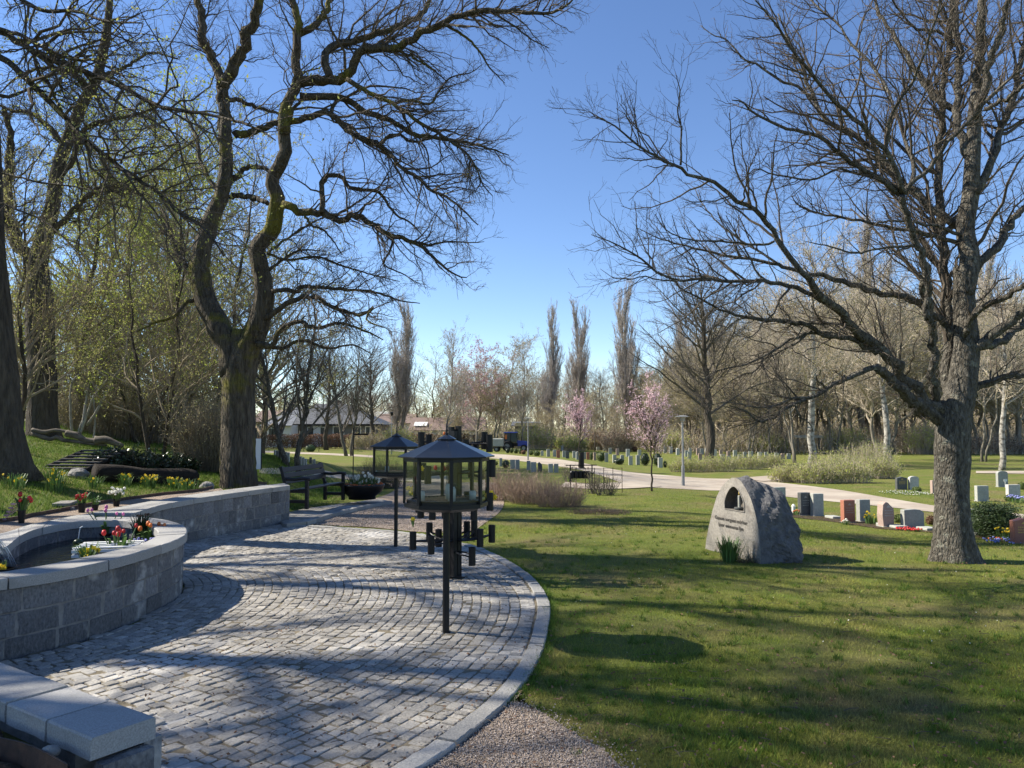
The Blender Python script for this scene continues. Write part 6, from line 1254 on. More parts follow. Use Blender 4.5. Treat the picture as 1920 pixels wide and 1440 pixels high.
for k in range(3): mb = MB(); mb.box((BL / 2, .495 + k * .037, .60 + k * .128), (BL + .12, .032, .112), rx=rad(-16)); mb.build('back_slat', M['bench_paint'], t, bevel=.006)
# ------------------------------------------------------------------ bowl planter
pb_ = R(679, 937, 0.0); pb_[2] = .02; kk = pb_[1] / F; t = empty('bowl_planter', pb_, 0, 'wide black bowl planter of white narcissi and orange pansies beside the bench', 'planter')
mb = MB(); R_ = 41.5 * kk; mb.lathe([(R_ * .60, 0), (R_ * .60, .06), (R_ * .64, .085), (R_ * .88, .19), (R_, .34), (R_ * 1.0, .37), (R_ * .96, .375), (R_ * .94, .33)], n=40); mb.build('bowl', M['black'], t, smooth=True)
mb = MB(); mb.lathe([(R_ * .94, .30), (R_ * .94, .335)], n=30); mb.build('soil', M['soil'], t)
q = empty('narcissi', pb_ + np.array([.05, 0, .33]), 0, 'white narcissi growing tall in the bowl planter', 'flowers')
mbl, mbb = MB(), MB()
for k in range(46):
    a = rng.random() * 6.28; s_ = math.sqrt(rng.random()) * .40; e = np.array([math.cos(a) * s_ * 1.0 + .03, math.sin(a) * s_ * .7, .25 + rng.uniform(-.14, .10) - .25 * abs(math.cos(a) * s_)]); mbl.tube([(e[0] * .8, e[1] * .8, 0), e], .004, 4); bloom_mb(mbb, e, .04, 0, 'daff')
for k in range(160):
    a = rng.random() * 6.28; s_ = math.sqrt(rng.random()) * .38; x, y = math.cos(a) * s_ - .04, math.sin(a) * s_ * .8; mbl.tube([(x, y, 0), (x * 1.05, y, .13), (x * 1.2, y * 1.1, rng.uniform(.18, .30))], [.006, .006, .001], 3)
mbl.build('leaves', M['leaf_flower'], q); mbb.build('blooms', M['petal_white'], q)
q = empty('pansies', pb_ + np.array([0, 0, .335]), 0, 'orange and brown pansies round the rim of the bowl planter', 'flowers'); mbb = MB()
for k in range(170):
    a = rng.random() * 6.28; s_ = rng.uniform(.6, .93) * R_; mbb.ball((math.cos(a) * s_, math.sin(a) * s_, .03 + rng.random() * .03), .02, (1, 1, .6), 5, 4, .2, int(rng.integers(0, 2)))
mbb.build('blooms', [M['petal_orange'], M['leaf_brown']], q)

# ------------------------------------------------------------------ sign posts
q = R(441, 916, .6); q = np.array([q[0], q[1], z1(q[0], q[1])]); q = G(441, 915); t = empty('sign_post', q, .1, 'dark weathered notice board on a black post in front of the oak', 'sign'); kk = q[1] / F
mb = MB(); mb.box((0, 0, (100 * kk) / 2), (.035, .035, 100 * kk + .05)); mb.build('post', M['black'], t)
mb = MB(); W_, z0_, z1_ = 13.5 * kk, 55 * kk, 96 * kk; poly = [(-W_, z0_), (W_, z0_), (W_, z1_ - .02), (W_ * .5, z1_ + .015), (0, z1_ + .025), (-W_ * .5, z1_ + .015), (-W_, z1_ - .02)]; mb.prism(poly, .03, Mx(0, -.05, 0)); mb.build('board', M['wood_dark'], t, bevel=.004)
q = G(477, 914); t = empty('notice_post', q, .9, 'black post with a narrow white notice panel right of the oak trunk', 'sign'); kk = q[1] / F
mb = MB(); mb.box((0, 0, 54 * kk), (.05, .05, 112 * kk)); mb.build('post', M['black'], t, bevel=.004)
mb = MB(); mb.box((.06, -.03, 62 * kk), (.15, .04, 57 * kk)); mb.build('panel', M['white'], t, bevel=.004); mb = MB(); mb.box((.15, -.03, 62 * kk), (.02, .06, 58 * kk)); mb.build('frame', M['black'], t)
q = G(662, 896); kk = q[1] / F; t = empty('signpost', q, 0, 'thin black post with one horizontal sign arm behind the planter', 'sign'); mb = MB(); mb.tube([(0, 0, -.1), (0, 0, 93 * kk)], .022, 10); mb.ball((0, 0, 88 * kk), .04, (1, 1, 1), 8, 6); mb.build('post', M['black'], t)
mb = MB(); mb.box((.32, 0, 81 * kk), (.60, .025, .07)); mb.build('sign_arm', M['black'], t, bevel=.004)
# ------------------------------------------------------------------ memorial stone with niche, candle and inscription
gm = G(1400, 1052); km = gm[1] / F
MSP = np.array([G(1322, 1030)[0], G(1322, 1030)[1]]); MSQ = np.array([R(1427, 1052, 0)[0], R(1427, 1052, 0)[1]])
zb = z1(*((MSP + MSQ) / 2)); fl = float(np.linalg.norm(MSQ - MSP)); fa = math.atan2(MSQ[1] - MSP[1], MSQ[0] - MSP[0])
t = empty('memorial_stone', (MSP[0], MSP[1], zb), fa, 'large rough grey memorial boulder with a carved candle niche and inscription', 'memorial stone')
# face outline in the local XZ plane (x along the face, z up); front looks to -y
S_ = fl; Hh = 1.17
out = [(0, -.05), (.02, .12), (.08, .36), (.16, .62), (.245, .84), (.33, .98), (.44, 1.095), (.53, 1.145), (.61, 1.15), (.69, 1.11), (.77, 1.01), (.85, .88), (.91, .72), (.96, .52), (.99, .28), (1.0, .1), (1.0, -.05)]
out = np.array(out) * np.array([S_, 1.0]); out = resample(np.vstack([out]), 72)
nx0, nx1, nz0, nz1 = .40 * S_, .74 * S_, .68, 1.02
nic = [(nx0, nz0), (nx0, nz0 + .12)] + [(nx0 + (nx1 - nx0) * (1 - math.cos(a_)) / 2 * 1, nz0 + .12 + (nz1 - nz0 - .12) * math.sin(a_) ** .85) for a_ in np.linspace(.15, math.pi - .15, 17)] + [(nx1, nz0 + .12), (nx1, nz0)]
nic = np.array(nic)
nic = []
cx_, hw_ = (nx0 + nx1) / 2, (nx1 - nx0) / 2
for u_ in np.linspace(-1, 1, 23): nic.append((cx_ + u_ * hw_, nz0 + .10 + (nz1 - nz0 - .10) * (1 - abs(u_) ** 1.75) ** .8))
nic = np.array([(nx0, nz0)] + nic + [(nx1, nz0)])
import bmesh
def fill_face(outer, inner, mtl, name, par, y=0.0, nz_amp=.004):
    bm = bmesh.new(); vo = [bm.verts.new((a, y, b)) for a, b in outer]; vi = [bm.verts.new((a, y, b)) for a, b in inner] if inner is not None else []
    eo = [bm.edges.new((vo[k], vo[(k + 1) % len(vo)])) for k in range(len(vo))]; ei = [bm.edges.new((vi[k], vi[(k + 1) % len(vi)])) for k in range(len(vi))] if vi else []
    bmesh.ops.triangle_fill(bm, use_beauty=True, edges=eo + ei)
    for _ in range(3): bmesh.ops.subdivide_edges(bm, edges=[e for e in bm.edges if not e.is_boundary and e.calc_length() > .035], cuts=1)
    bmesh.ops.triangulate(bm, faces=bm.faces[:])
    for v in bm.verts:
        if not v.is_boundary: v.co.y += float(nz_amp * fbm(np.array([[v.co.x, v.co.z, 0]]), 14, 2)[0])
    bmesh.ops.recalc_face_normals(bm, faces=bm.faces[:]); me = bpy.data.meshes.new(name); bm.to_mesh(me); bm.free(); me.materials.append(mtl)
    o = bpy.data.objects.new(name, me); COL.objects.link(o); o.parent = par; return o
lean_ = .10                                         # the face leans back
fo = fill_face(out, nic, M['memorial_face'], 'carved_face', t)
# niche recess
mb = MB(); m_ = len(nic); Vn = np.concatenate([np.c_[nic[:, 0], np.full(m_, d_), nic[:, 1]] for d_ in (0.0, .16)]); i = np.arange(m_); j = (i + 1) % m_
mb.add(Vn, [np.stack([i, j, m_ + j, m_ + i], 1), m_ + i]); 
no = mb.build('niche', M['niche_dark'], t)
mb = MB(); sc_ = (nic - [cx_, (nz0 + nz1) / 2 - .02]); ringo = nic + nrm_(sc_) * .014; 
Vn = np.concatenate([np.c_[nic[:, 0], np.full(m_, -.001), nic[:, 1]], np.c_[nic[:, 0], np.full(m_, -.012), nic[:, 1]], np.c_[ringo[:, 0], np.full(m_, -.012), ringo[:, 1]], np.c_[ringo[:, 0], np.full(m_, 0.004), ringo[:, 1]]])
mb.add(Vn, np.concatenate([np.stack([p_ * m_ + i, p_ * m_ + j, (p_ + 1) * m_ + j, (p_ + 1) * m_ + i], 1) for p_ in range(3)])); mb.build('niche_rim', M['memorial_face'], t)
# rough body behind the face
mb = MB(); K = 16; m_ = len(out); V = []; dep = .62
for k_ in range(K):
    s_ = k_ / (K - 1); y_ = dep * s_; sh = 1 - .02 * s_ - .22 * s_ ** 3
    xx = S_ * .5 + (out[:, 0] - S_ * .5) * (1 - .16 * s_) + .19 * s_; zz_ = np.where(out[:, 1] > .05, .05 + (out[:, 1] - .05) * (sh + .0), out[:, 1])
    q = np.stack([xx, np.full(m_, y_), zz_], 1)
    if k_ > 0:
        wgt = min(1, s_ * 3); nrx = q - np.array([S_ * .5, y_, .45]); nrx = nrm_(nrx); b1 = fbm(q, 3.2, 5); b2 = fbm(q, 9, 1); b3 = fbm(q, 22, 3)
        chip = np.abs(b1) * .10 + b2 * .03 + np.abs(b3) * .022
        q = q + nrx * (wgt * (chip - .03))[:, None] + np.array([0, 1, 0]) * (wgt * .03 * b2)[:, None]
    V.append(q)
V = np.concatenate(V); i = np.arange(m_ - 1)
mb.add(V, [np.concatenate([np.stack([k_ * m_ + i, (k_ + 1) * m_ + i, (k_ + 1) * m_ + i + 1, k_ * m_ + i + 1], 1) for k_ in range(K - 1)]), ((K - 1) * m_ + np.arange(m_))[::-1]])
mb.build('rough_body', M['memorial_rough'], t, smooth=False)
# candle and dish in the niche
mb = MB(); mb.lathe([(.022, .0), (.022, .165), (.012, .172)], (cx_ + .02, .07, nz0 + .04), 14); c_ = mb.build('carved_candle', M['stone_light'], t, smooth=False)
mb = MB(); mb.lathe([(.005, 0), (.015, .025), (.011, .05), (.0015, .09)], (cx_ + .02, .07, nz0 + .21), 8); mb.build('flame', M['gold'], c_, smooth=True)
mb = MB(); mb.lathe([(.055, 0), (.07, .012), (.07, .034), (.058, .042), (.02, .036)], (cx_ + .03, .055, nz0 + .002), 18); mb.build('candle_dish', M['stone_dark'], t, smooth=False)
def text_mesh(s, size, name, m, par, loc, rot=(rad(90), 0, 0), ext=.001, sx=1.0, off=.0):
    cu_ = bpy.data.curves.new(name, 'FONT'); cu_.body = s; cu_.size = size; cu_.extrude = ext; cu_.align_x = 'CENTER'; cu_.resolution_u = 3; cu_.offset = off
    ob = bpy.data.objects.new(name + '_tmp', cu_); COL.objects.link(ob); bpy.context.view_layer.update()
    me = bpy.data.meshes.new_from_object(ob.evaluated_get(bpy.context.evaluated_depsgraph_get())); bpy.data.objects.remove(ob)
    me.materials.clear(); me.materials.append(m); o = bpy.data.objects.new(name, me); COL.objects.link(o); o.parent = par; o.location = loc; o.rotation_euler = rot; o.scale = (sx, 1, 1); return o
text_mesh('Genom sorgens mörker', .076, 'inscription', M['engraved'], t, (.50 * S_, -.007, .50), sx=.74 * S_ / .95, off=.001)
text_mesh('lyser minnenas ljus', .076, 'inscription', M['engraved'], t, (.50 * S_, -.007, .405), sx=.74 * S_ / .95, off=.001)
fp = R(1368, 1047, 0); fp = np.array([fp[0], fp[1], z1(fp[0], fp[1])]); flowers('daffodils', 'nodding daffodil with long green leaves at the foot of the memorial stone', fp, 1, .2, .36, 'petal_yellow', 'daff', .03, 130, .36, lean=.7)
fp = R(1400, 1050, 0); shrub('withered_plant', 'small brown withered plant at the foot of the memorial stone', 0, 0, 0, 0, n=60, p=np.array([fp[0], fp[1], 0]), w=.25, h=.16, twig='twig', leaf=[('leaf_olive', 120, .02)], r=.002)
rng = np.random.default_rng(404)
# ------------------------------------------------------------------ headstones
STN = {'white': ('stone_white', 'white'), 'grey': ('stone_grey', 'grey'), 'dark': ('stone_dark', 'dark grey'), 'red': ('stone_red', 'red'), 'pink': ('stone_pink', 'pinkish brown'), 'light': ('stone_light', 'light grey')}
def headstone(px, py, wpx, hpx, col, label, shape='flat', group='headstones', rz=0.0, th=.14, text=None, d=None):
    q = G(px, py); k = q[1] / F; w, h = wpx * k, hpx * k
    t = empty('headstone', q, rz, label, 'gravestone', group); hw = w / 2
    if shape == 'flat': poly = [(-hw, -.05), (hw, -.05), (hw, h), (-hw, h)]
    elif shape == 'round': poly = [(-hw, -.05), (hw, -.05)] + [(hw * math.cos(a), h * .84 + h * .16 * math.sin(a)) for a in np.linspace(0, math.pi, 11)]
    elif shape == 'arch': poly = [(-hw, -.05), (hw, -.05), (hw, h * .9), (hw * .6, h * .93), (0, h), (-hw * .6, h * .93), (-hw, h * .9)]
    elif shape == 'wide': poly = [(-hw, -.05), (hw, -.05), (hw, h * .82), (hw * .6, h * .97), (0, h), (-hw, h * .97)]
    else: poly = [(-hw * .8, -.05), (hw * .85, -.05), (hw, h * .45), (hw * .9, h * .75), (hw * .3, h * .88), (0, h * .97), (-hw * .4, h), (-hw * .85, h * .9), (-hw, h * .5)]
    mb = MB(); mb.prism(poly, th, Mx(0, -th / 2, 0)); mb.build('slab', M[STN[col][0]], t, bevel=.012)
    if hpx > 28:
        mb = MB(); mb.box((0, .0, .0), (w * 1.06, th * 1.3, .05)); mb.build('plinth', M['stone_grey'], t, bevel=.01)
    if text:
        mb = MB(); y = -th / 2 - .003
        if text != 'plain':
            for r_ in range(3):
                x = -hw * .62
                while x < hw * .6: l = rng.uniform(.012, .04); mb.box((x + l / 2, y, h * (.66 - r_ * .10)), (l, .004, .018)); x += l + .012
            mb.prism([(-.05, h * .78), (.05, h * .78), (.03, h * .82), (0, h * .87), (-.03, h * .82)], .004, Mx(0, y - .002, 0))
            mb.build('lettering', M[text], t)
    return t
NR = 'headstones beside the near path on the right'
headstone(1459, 952, 29, 38, 'light', 'light grey headstone partly hidden behind the memorial stone', group=NR, rz=.35, text='plain')
headstone(1508, 967, 21, 43, 'dark', 'dark grey headstone with faint carved lettering, right of the memorial stone', group=NR, rz=.30, text='stone_grey')
headstone(1532, 968, 23, 42, 'light', 'pale green grey headstone close behind the dark grey one', group=NR, rz=.3)
headstone(1590, 980, 24, 42, 'red', 'upright red granite headstone with pale carved lettering', group=NR, rz=.25, text='stone_pink')
headstone(1619, 978, 23, 41, 'grey', 'plain grey headstone right beside the upright red one', group=NR, rz=.25)
headstone(1661, 988, 25, 47, 'pink', 'rough natural brownish headstone with pale carved lines', 'rough', NR, .2, .2, text='stone_white')
headstone(1711, 990, 42, 35, 'grey', 'broad low grey headstone left of the big tree trunk', 'wide', NR, .2)
headstone(1826, 1001, 28, 46, 'light', 'grey headstone half hidden behind the big tree trunk', group=NR, rz=.1)
headstone(1916, 1020, 36, 48, 'red', 'polished red headstone with gold lettering at the right frame edge', 'arch', NR, .05, text='gold')
BR = 'headstones beyond the near path on the right'
headstone(1690, 918, 20, 24, 'dark', 'black polished headstone with gold lettering beyond the path', 'arch', BR, .1, text='gold')
headstone(1713, 918, 18, 25, 'white', 'speckled white round topped headstone beside the black one', 'round', BR, .1)
headstone(1753, 926, 14, 25, 'pink', 'pink headstone touching the left edge of the big trunk', 'flat', BR, .1)
headstone(1841, 940, 23, 29, 'light', 'cream headstone with carved emblem right of the big trunk', 'flat', BR, .1, text='stone_grey')
headstone(1900, 938, 24, 29, 'white', 'plain white headstone with blue flowers before it', 'flat', BR, .1)
headstone(1879, 913, 20, 30, 'grey', 'tall round topped grey headstone with a small white card in front', 'round', BR, .1)
q = G(1878, 914); kk = q[1] / F; t = empty('name_card', q + np.array([0, -.25, 0]), 0, 'small white card on a stick before the round topped grey headstone', 'marker'); mb = MB(); mb.box((0, 0, 6 * kk), (.03, .01, 12 * kk)); mb.build('stick', M['white'], t); mb = MB(); mb.box((0, -.01, 14 * kk), (6 * kk, .01, 4 * kk)); mb.build('card', M['white'], t)
for px, py, w, lb_ in [(1682, 990, 24, 'flat grey stone plate lying before the broad low headstone'), (1739, 994, 26, 'pale flat plate lying at the left foot of the big tree'), (1562, 972, 18, 'white flat plate between the dark and the red headstone'), (1655, 987, 8, 'small white plate before the rough brownish headstone'), (1822, 1003, 12, 'small pale plate right of the big trunk')]:
    q = G(px, py); k = q[1] / F; mb = MB(); mb.box((0, 0, .03), (w * k, .35, .07), .2); o = mb.build('grave_plate', M['stone_light'], bevel=.015); o.location = q; tag(o, lb_, 'grave plate')
# soil beds and small planting at the near row
drape('grave_bed', g2([(1480, 962), (1560, 970), (1650, 982), (1740, 990), (1850, 1002), (1960, 1014)]), g2([(1480, 970), (1560, 979), (1650, 992), (1740, 999), (1850, 1011), (1960, 1026)]), M['soil'], lift=.012, na=40, nb=4)
SG = 'small plants on the graves'
ballbush('round_bush', 'little dark round bush between the rough and the broad headstone', 1688, 980, 22, 15, 'leaf_box', 1100, group=SG)
ballbush('round_bush', 'little brown round bush at the left side of the big trunk', 1746, 984, 18, 16, 'leaf_brown', 900, group=SG)
ballbush('round_bush', 'clipped yellow green ball before the speckled white headstone', 1719, 924, 17, 12, 'leaf_box', 900, group=SG)
ballbush('round_bush', 'clipped round bush left of the plain white headstone', 1891, 940, 14, 12, 'leaf_box', 900, group=SG)
ballbush('round_bush', 'dark clipped bush at the right frame edge above the white headstone', 1916, 918, 14, 14, 'leaf_box', 900, group=SG)
# spreading conifer
q = G(1866, 1008); kk = q[1] / F; t = empty('conifer_shrub', q, 0, 'dense dark spreading conifer shrub right of the big tree', 'shrub'); mb = MB()
for k in range(46):
    a = rng.random() * 6.28; z_ = rng.uniform(.1, 1); rr = (1 - abs(z_ - .45) * .8) * 36 * kk * rng.uniform(.6, 1); c = np.array([math.cos(a) * rr * .8, math.sin(a) * rr * .8, z_ * 58 * kk]); d = np.array([math.cos(a), math.sin(a), .25])
    C = c + rng.standard_normal((480, 3)) * np.array([.13, .13, .045]) + d * rng.uniform(-.2, .12, (480, 1)); mb.leaves(C, .05, 0, flat=.4, asp=.3)
mb.ball((0, 0, 26 * kk), 22 * kk, (1, 1, .9), 10, 7, .1, 1); mb.build('foliage', [M['leaf_conifer'], M['leaf_dark']], t); mb = MB(); mb.tube([(0, 0, -.05), (0, 0, .4)], .04, 8); mb.build('stem', M['bark_dark'], t)
flowers('primroses', 'bright yellow flowers in front of the spreading conifer', G(1889, 1014), 34, .22, .24, 'petal_yellow', 'ball', .022, 50, .2, group=SG, lean=.8)
flowers('pansies', 'pale blue pansies in front of the red headstone at the frame edge', G(1892, 1019), 40, .42, .07, 'petal_blue', 'ball', .022, 30, .08, group=SG, lean=.95)
flowers('pansies', 'orange pansies left of the blue ones under the conifer', G(1866, 1016), 9, .12, .07, 'petal_orange', 'ball', .022, 12, .08, group=SG, lean=.95)
flowers('hyacinths', 'blue flowers before the plain white headstone', G(1908, 943), 26, .30, .22, 'petal_blue', 'ball', .03, 40, .2, group=SG, lean=.9)
flowers('daffodils', 'yellow daffodils between the grey and the rough headstone', G(1634, 983), 9, .16, .30, 'petal_yellow', 'daff', .03, 40, .26, group=SG, lean=.8)
flowers('heather', 'red flower cushion before the broad low headstone', G(1705, 995), 60, .26, .05, 'petal_red', 'ball', .02, 10, .06, group=SG, lean=.95)
flowers('mixed_flowers', 'small mixed flowers at the foot of the dark grey headstone', G(1490, 966), 14, .22, .14, 'petal_orange', 'ball', .02, 50, .14, group=SG, lean=.9)
flowers('white_flowers', 'white flowers at the foot of the upright red headstone', G(1584, 984), 8, .12, .12, 'petal_white', 'ball', .022, 24, .1, group=SG, lean=.9)
flowers('snowdrops', 'low white flowers spread below the black headstone', G(1700, 926), 120, .9, .06, 'petal_white', 'ball', .016, 120, .1, group=SG, lean=1)
q = G(1488, 962); t = empty('grave_lantern', q, 0, 'tiny white grave lantern behind the mixed flowers', 'lantern'); mb = MB(); mb.lathe([(.06, 0), (.06, .03), (.05, .04), (.05, .17), (.06, .18), (.02, .24)], n=6); mb.build('body', M['white'], t)
# far rows, read off in zoom windows
def zz(ox, oy, s): return lambda u, v: (ox + u / s, oy + v / s)
Z7 = zz(860, 760, 4.364); Z8 = zz(1240, 780, 5.333); Z3 = zz(400, 760, 4.8)
FR1 = [(683, 372, 412, 24, 'white', 'round'), (733, 360, 420, 26, 'grey', 'flat'), (785, 365, 420, 26, 'light', 'flat'), (815, 370, 430, 28, 'red', 'flat'), (862, 372, 425, 26, 'grey', 'flat'), (890, 375, 435, 28, 'dark', 'flat'), (945, 375, 430, 25, 'light', 'flat'), (972, 378, 445, 25, 'grey', 'arch'), (1028, 385, 440, 28, 'grey', 'flat'), (1060, 385, 445, 28, 'red', 'flat'), (1113, 385, 450, 22, 'pink', 'flat'), (1210, 390, 465, 28, 'grey', 'flat'), (1275, 405, 470, 30, 'light', 'flat'), (1338, 405, 450, 30, 'grey', 'arch'), (1407, 415, 490, 32, 'white', 'flat'), (1467, 408, 488, 30, 'light', 'flat'), (1650, 430, 510, 36, 'white', 'flat')]
FR2 = [(1385, 358, 420, 30, 'white', 'flat'), (1480, 365, 410, 28, 'light', 'flat'), (1300, 355, 410, 25, 'pink', 'flat'), (1645, 335, 385, 26, 'pink', 'flat'), (1688, 340, 385, 24, 'light', 'arch'), (1738, 338, 392, 25, 'white', 'flat'), (1792, 350, 405, 26, 'white', 'arch'), (1865, 370, 420, 28, 'light', 'flat'), (1240, 350, 400, 24, 'grey', 'flat'), (1895, 350, 410, 22, 'light', 'flat')]
FR3 = [(848, 330, 372, 18, 'grey', 'flat'), (903, 330, 365, 36, 'grey', 'flat'), (938, 328, 360, 22, 'dark', 'flat'), (1062, 335, 365, 24, 'light', 'round'), (1140, 340, 370, 26, 'white', 'flat'), (1195, 346, 374, 26, 'light', 'flat'), (1350, 322, 360, 22, 'pink', 'flat'), (1220, 350, 376, 18, 'grey', 'flat')]
FR4 = [(280, 360, 440, 36, 'light', 'flat'), (390, 375, 440, 38, 'pink', 'flat'), (455, 325, 410, 34, 'grey', 'flat'), (367, 320, 390, 34, 'pink', 'flat'), (405, 325, 385, 34, 'grey', 'flat'), (537, 335, 400, 36, 'white', 'flat'), (615, 385, 450, 42, 'light', 'flat'), (675, 400, 450, 40, 'light', 'flat'), (672, 350, 400, 34, 'pink', 'flat'), (738, 342, 405, 38, 'light', 'flat'), (785, 385, 440, 36, 'grey', 'flat'), (835, 360, 420, 34, 'grey', 'flat'), (895, 353, 415, 42, 'light', 'flat'), (985, 362, 425, 40, 'white', 'flat'), (1052, 360, 415, 38, 'grey', 'flat'), (1155, 368, 430, 42, 'light', 'flat'), (1215, 375, 430, 36, 'pink', 'flat'), (1275, 375, 430, 36, 'grey', 'flat'), (595, 340, 395, 30, 'pink', 'flat'), (97, 305, 375, 30, 'white', 'flat'), (37, 312, 370, 30, 'light', 'flat'), (165, 322, 390, 32, 'white', 'arch')]
FR5 = [(345, 432, 500, 24, 'grey', 'flat'), (443, 445, 520, 44, 'light', 'flat'), (480, 445, 525, 34, 'grey', 'flat'), (572, 455, 530, 30, 'grey', 'flat'), (612, 465, 545, 44, 'light', 'flat'), (665, 465, 540, 36, 'dark', 'rough'), (752, 478, 550, 38, 'light', 'flat'), (798, 478, 550, 36, 'grey', 'flat')]
FR6 = [(555, 403, 450, 14, 'grey', 'flat'), (576, 408, 468, 14, 'dark', 'flat'), (598, 405, 480, 14, 'dark', 'flat'), (620, 414, 490, 20, 'grey', 'flat'), (650, 420, 500, 22, 'grey', 'flat'), (674, 424, 506, 22, 'light', 'flat'), (740, 455, 515, 22, 'grey', 'flat'), (762, 458, 525, 16, 'dark', 'flat'), (785, 460, 530, 20, 'grey', 'flat'), (808, 466, 535, 20, 'grey', 'arch'), (830, 480, 540, 20, 'light', 'flat'), (875, 468, 522, 22, 'dark', 'flat'), (905, 485, 532, 26, 'grey', 'flat')]
for rows_, zf_, nm_, gr_ in [(FR1, Z7, 'front row of the far graves', 'front row of the far graves'), (FR2, Z7, 'middle row of the far graves', 'middle row of the far graves'), (FR3, Z7, 'rearmost row of the far graves', 'rearmost row of the far graves'), (FR4, Z8, 'grave field behind the olive shrubs', 'grave field behind the olive shrubs'), (FR5, Z7, 'row behind the brown bushes', 'row behind the brown bushes'), (FR6, Z3, 'row left behind the bench', 'row behind the bench')]:
    rows_ = sorted(rows_)
    for k_, (u, v0_, v1_, w_, c_, s_) in enumerate(rows_):
        (px, py), (_, pt_) = zf_(u, v1_), zf_(u, v0_); sc = {Z7: 4.364, Z8: 5.333, Z3: 4.8}[zf_]
        headstone(px, py, w_ / sc, py - pt_, c_, '%s headstone, %s from left in the %s' % (STN[c_][1], ORD[k_], nm_), s_, gr_, rng.uniform(-.05, .2), .16)
BB = 'clipped bushes between the far graves'
for u, v0_, v1_, w_, lf, kd, lb_ in [(400, 350, 392, 40, 'leaf_dark', 'box', 'dark square clipped bush nearest the tractor'), (433, 345, 392, 30, 'leaf_box', 'box', 'green square clipped bush, next to the dark square one'), (467, 350, 395, 42, 'leaf_box', 'box', 'broader green square bush left of the tan one'), (503, 350, 398, 34, 'leaf_box', 'ball', 'green round bush just left of the tan one'), (530, 365, 402, 42, 'leaf_brown', 'ball', 'tan round bush in front of the tractor bonnet'), (590, 370, 408, 42, 'leaf_box', 'ball', 'dark green round bush right of the lower lamp post'), (638, 368, 415, 60, 'leaf_box', 'ball', 'large round bush left of the white round headstone'),
                                     (1085, 375, 450, 36, 'leaf_box', 'box', 'dark upright bush beside the second red headstone'), (1165, 372, 462, 84, 'leaf_box', 'box', 'largest clipped green bush in the front row'), (1525, 385, 495, 80, 'leaf_dark', 'ball', 'big dark round bush left of the right cherry trunk'), (1628, 382, 500, 76, 'leaf_dark', 'ball', 'big dark round bush right of the right cherry trunk'), (1312, 432, 486, 80, 'leaf_dark', 'ball', 'low dark blue green juniper before the front row'), (1252, 300, 362, 56, 'leaf_conifer', 'cone', 'dark pointed conifer bush in the rearmost row'), (1320, 318, 366, 44, 'leaf_conifer', 'ball', 'dark round conifer right of the pointed one'), (1385, 330, 370, 60, 'leaf_box', 'ball', 'olive round bush in the rearmost row'), (1440, 335, 380, 46, 'leaf_brown', 'ball', 'brown round bush left of the right cherry'), (385, 445, 515, 66, 'leaf_dark', 'ball', 'dark round bush behind the brown bushes'), (1690, 452, 510, 34, 'leaf_dark', 'ball', 'little dark bush beside the lone white headstone'), (290, 455, 490, 70, 'leaf_box', 'box', 'low yellow green hedge block at the path edge')]:
    px, py = Z7(u, v1_); ballbush('clipped_bush', lb_, px, py, w_ / 4.364, (v1_ - v0_) / 4.364, lf, 700, group=BB, kind=kd)
# ------------------------------------------------------------------ lamp posts
def lamp(px, py, top, label, head='disc', r=.05):
    q = G(px, py); k = q[1] / F; H = D(px, top, q[1])[2] - q[2]; t = empty('lamp_post', q, 0, label, 'lamp post', 'park lamp posts')
    mb = MB(); mb.tube([(0, 0, -.1), (0, 0, H * .28), (0, 0, H * .285), (0, 0, H - .25)], [r * 1.35, r * 1.35, r * .85, r * .8], 12); mb.build('post', M['post_grey'], t)
    mb = MB()
    if head == 'disc': mb.lathe([(.05, H - .27), (.10, H - .22), (.10, H - .08), (.14, H - .06)], n=14); mb.build('lamp_glass', M['stone_grey'], t); mb = MB(); mb.lathe([(.15, H - .07), (.30, H - .06), (.31, H - .04), (.08, H)], n=20); mb.build('lamp_shade', M['post_grey'], t)
    else: mb.lathe([(.06, H - .4), (.13, H - .3), (.15, H - .08), (.18, H - .06), (.05, H)], n=12); mb.build('lamp_shade', M['black'], t)
M['post_grey'] = mat('post_grey', (0.28, 0.29, 0.29), (0.2, 0.21, 0.21), 10, .5)
lamp(1281, 911, 779, 'grey lamp post standing at the path right of the wide cherry tree')
lamp(990, 863, 783, 'grey lamp post in front of the tractor bonnet', r=.045)
lamp(734, 852, 772, 'dark lamp post behind the rear lantern roof', 'lantern', .05)
for px, py, top, lb_ in [(1055, 841, 811, 'thin wooden stake beside the left cherry'), (1115, 846, 811, 'thin wooden stake between the two cherries')]:
    q = G(px, py); H = D(px, top, q[1])[2] - q[2]; mb = MB(); mb.tube([(0, 0, -.1), (0, 0, H)], .06, 6); o = mb.build('stake', M['wood_grey']); o.location = q; tag(o, lb_, 'stake')
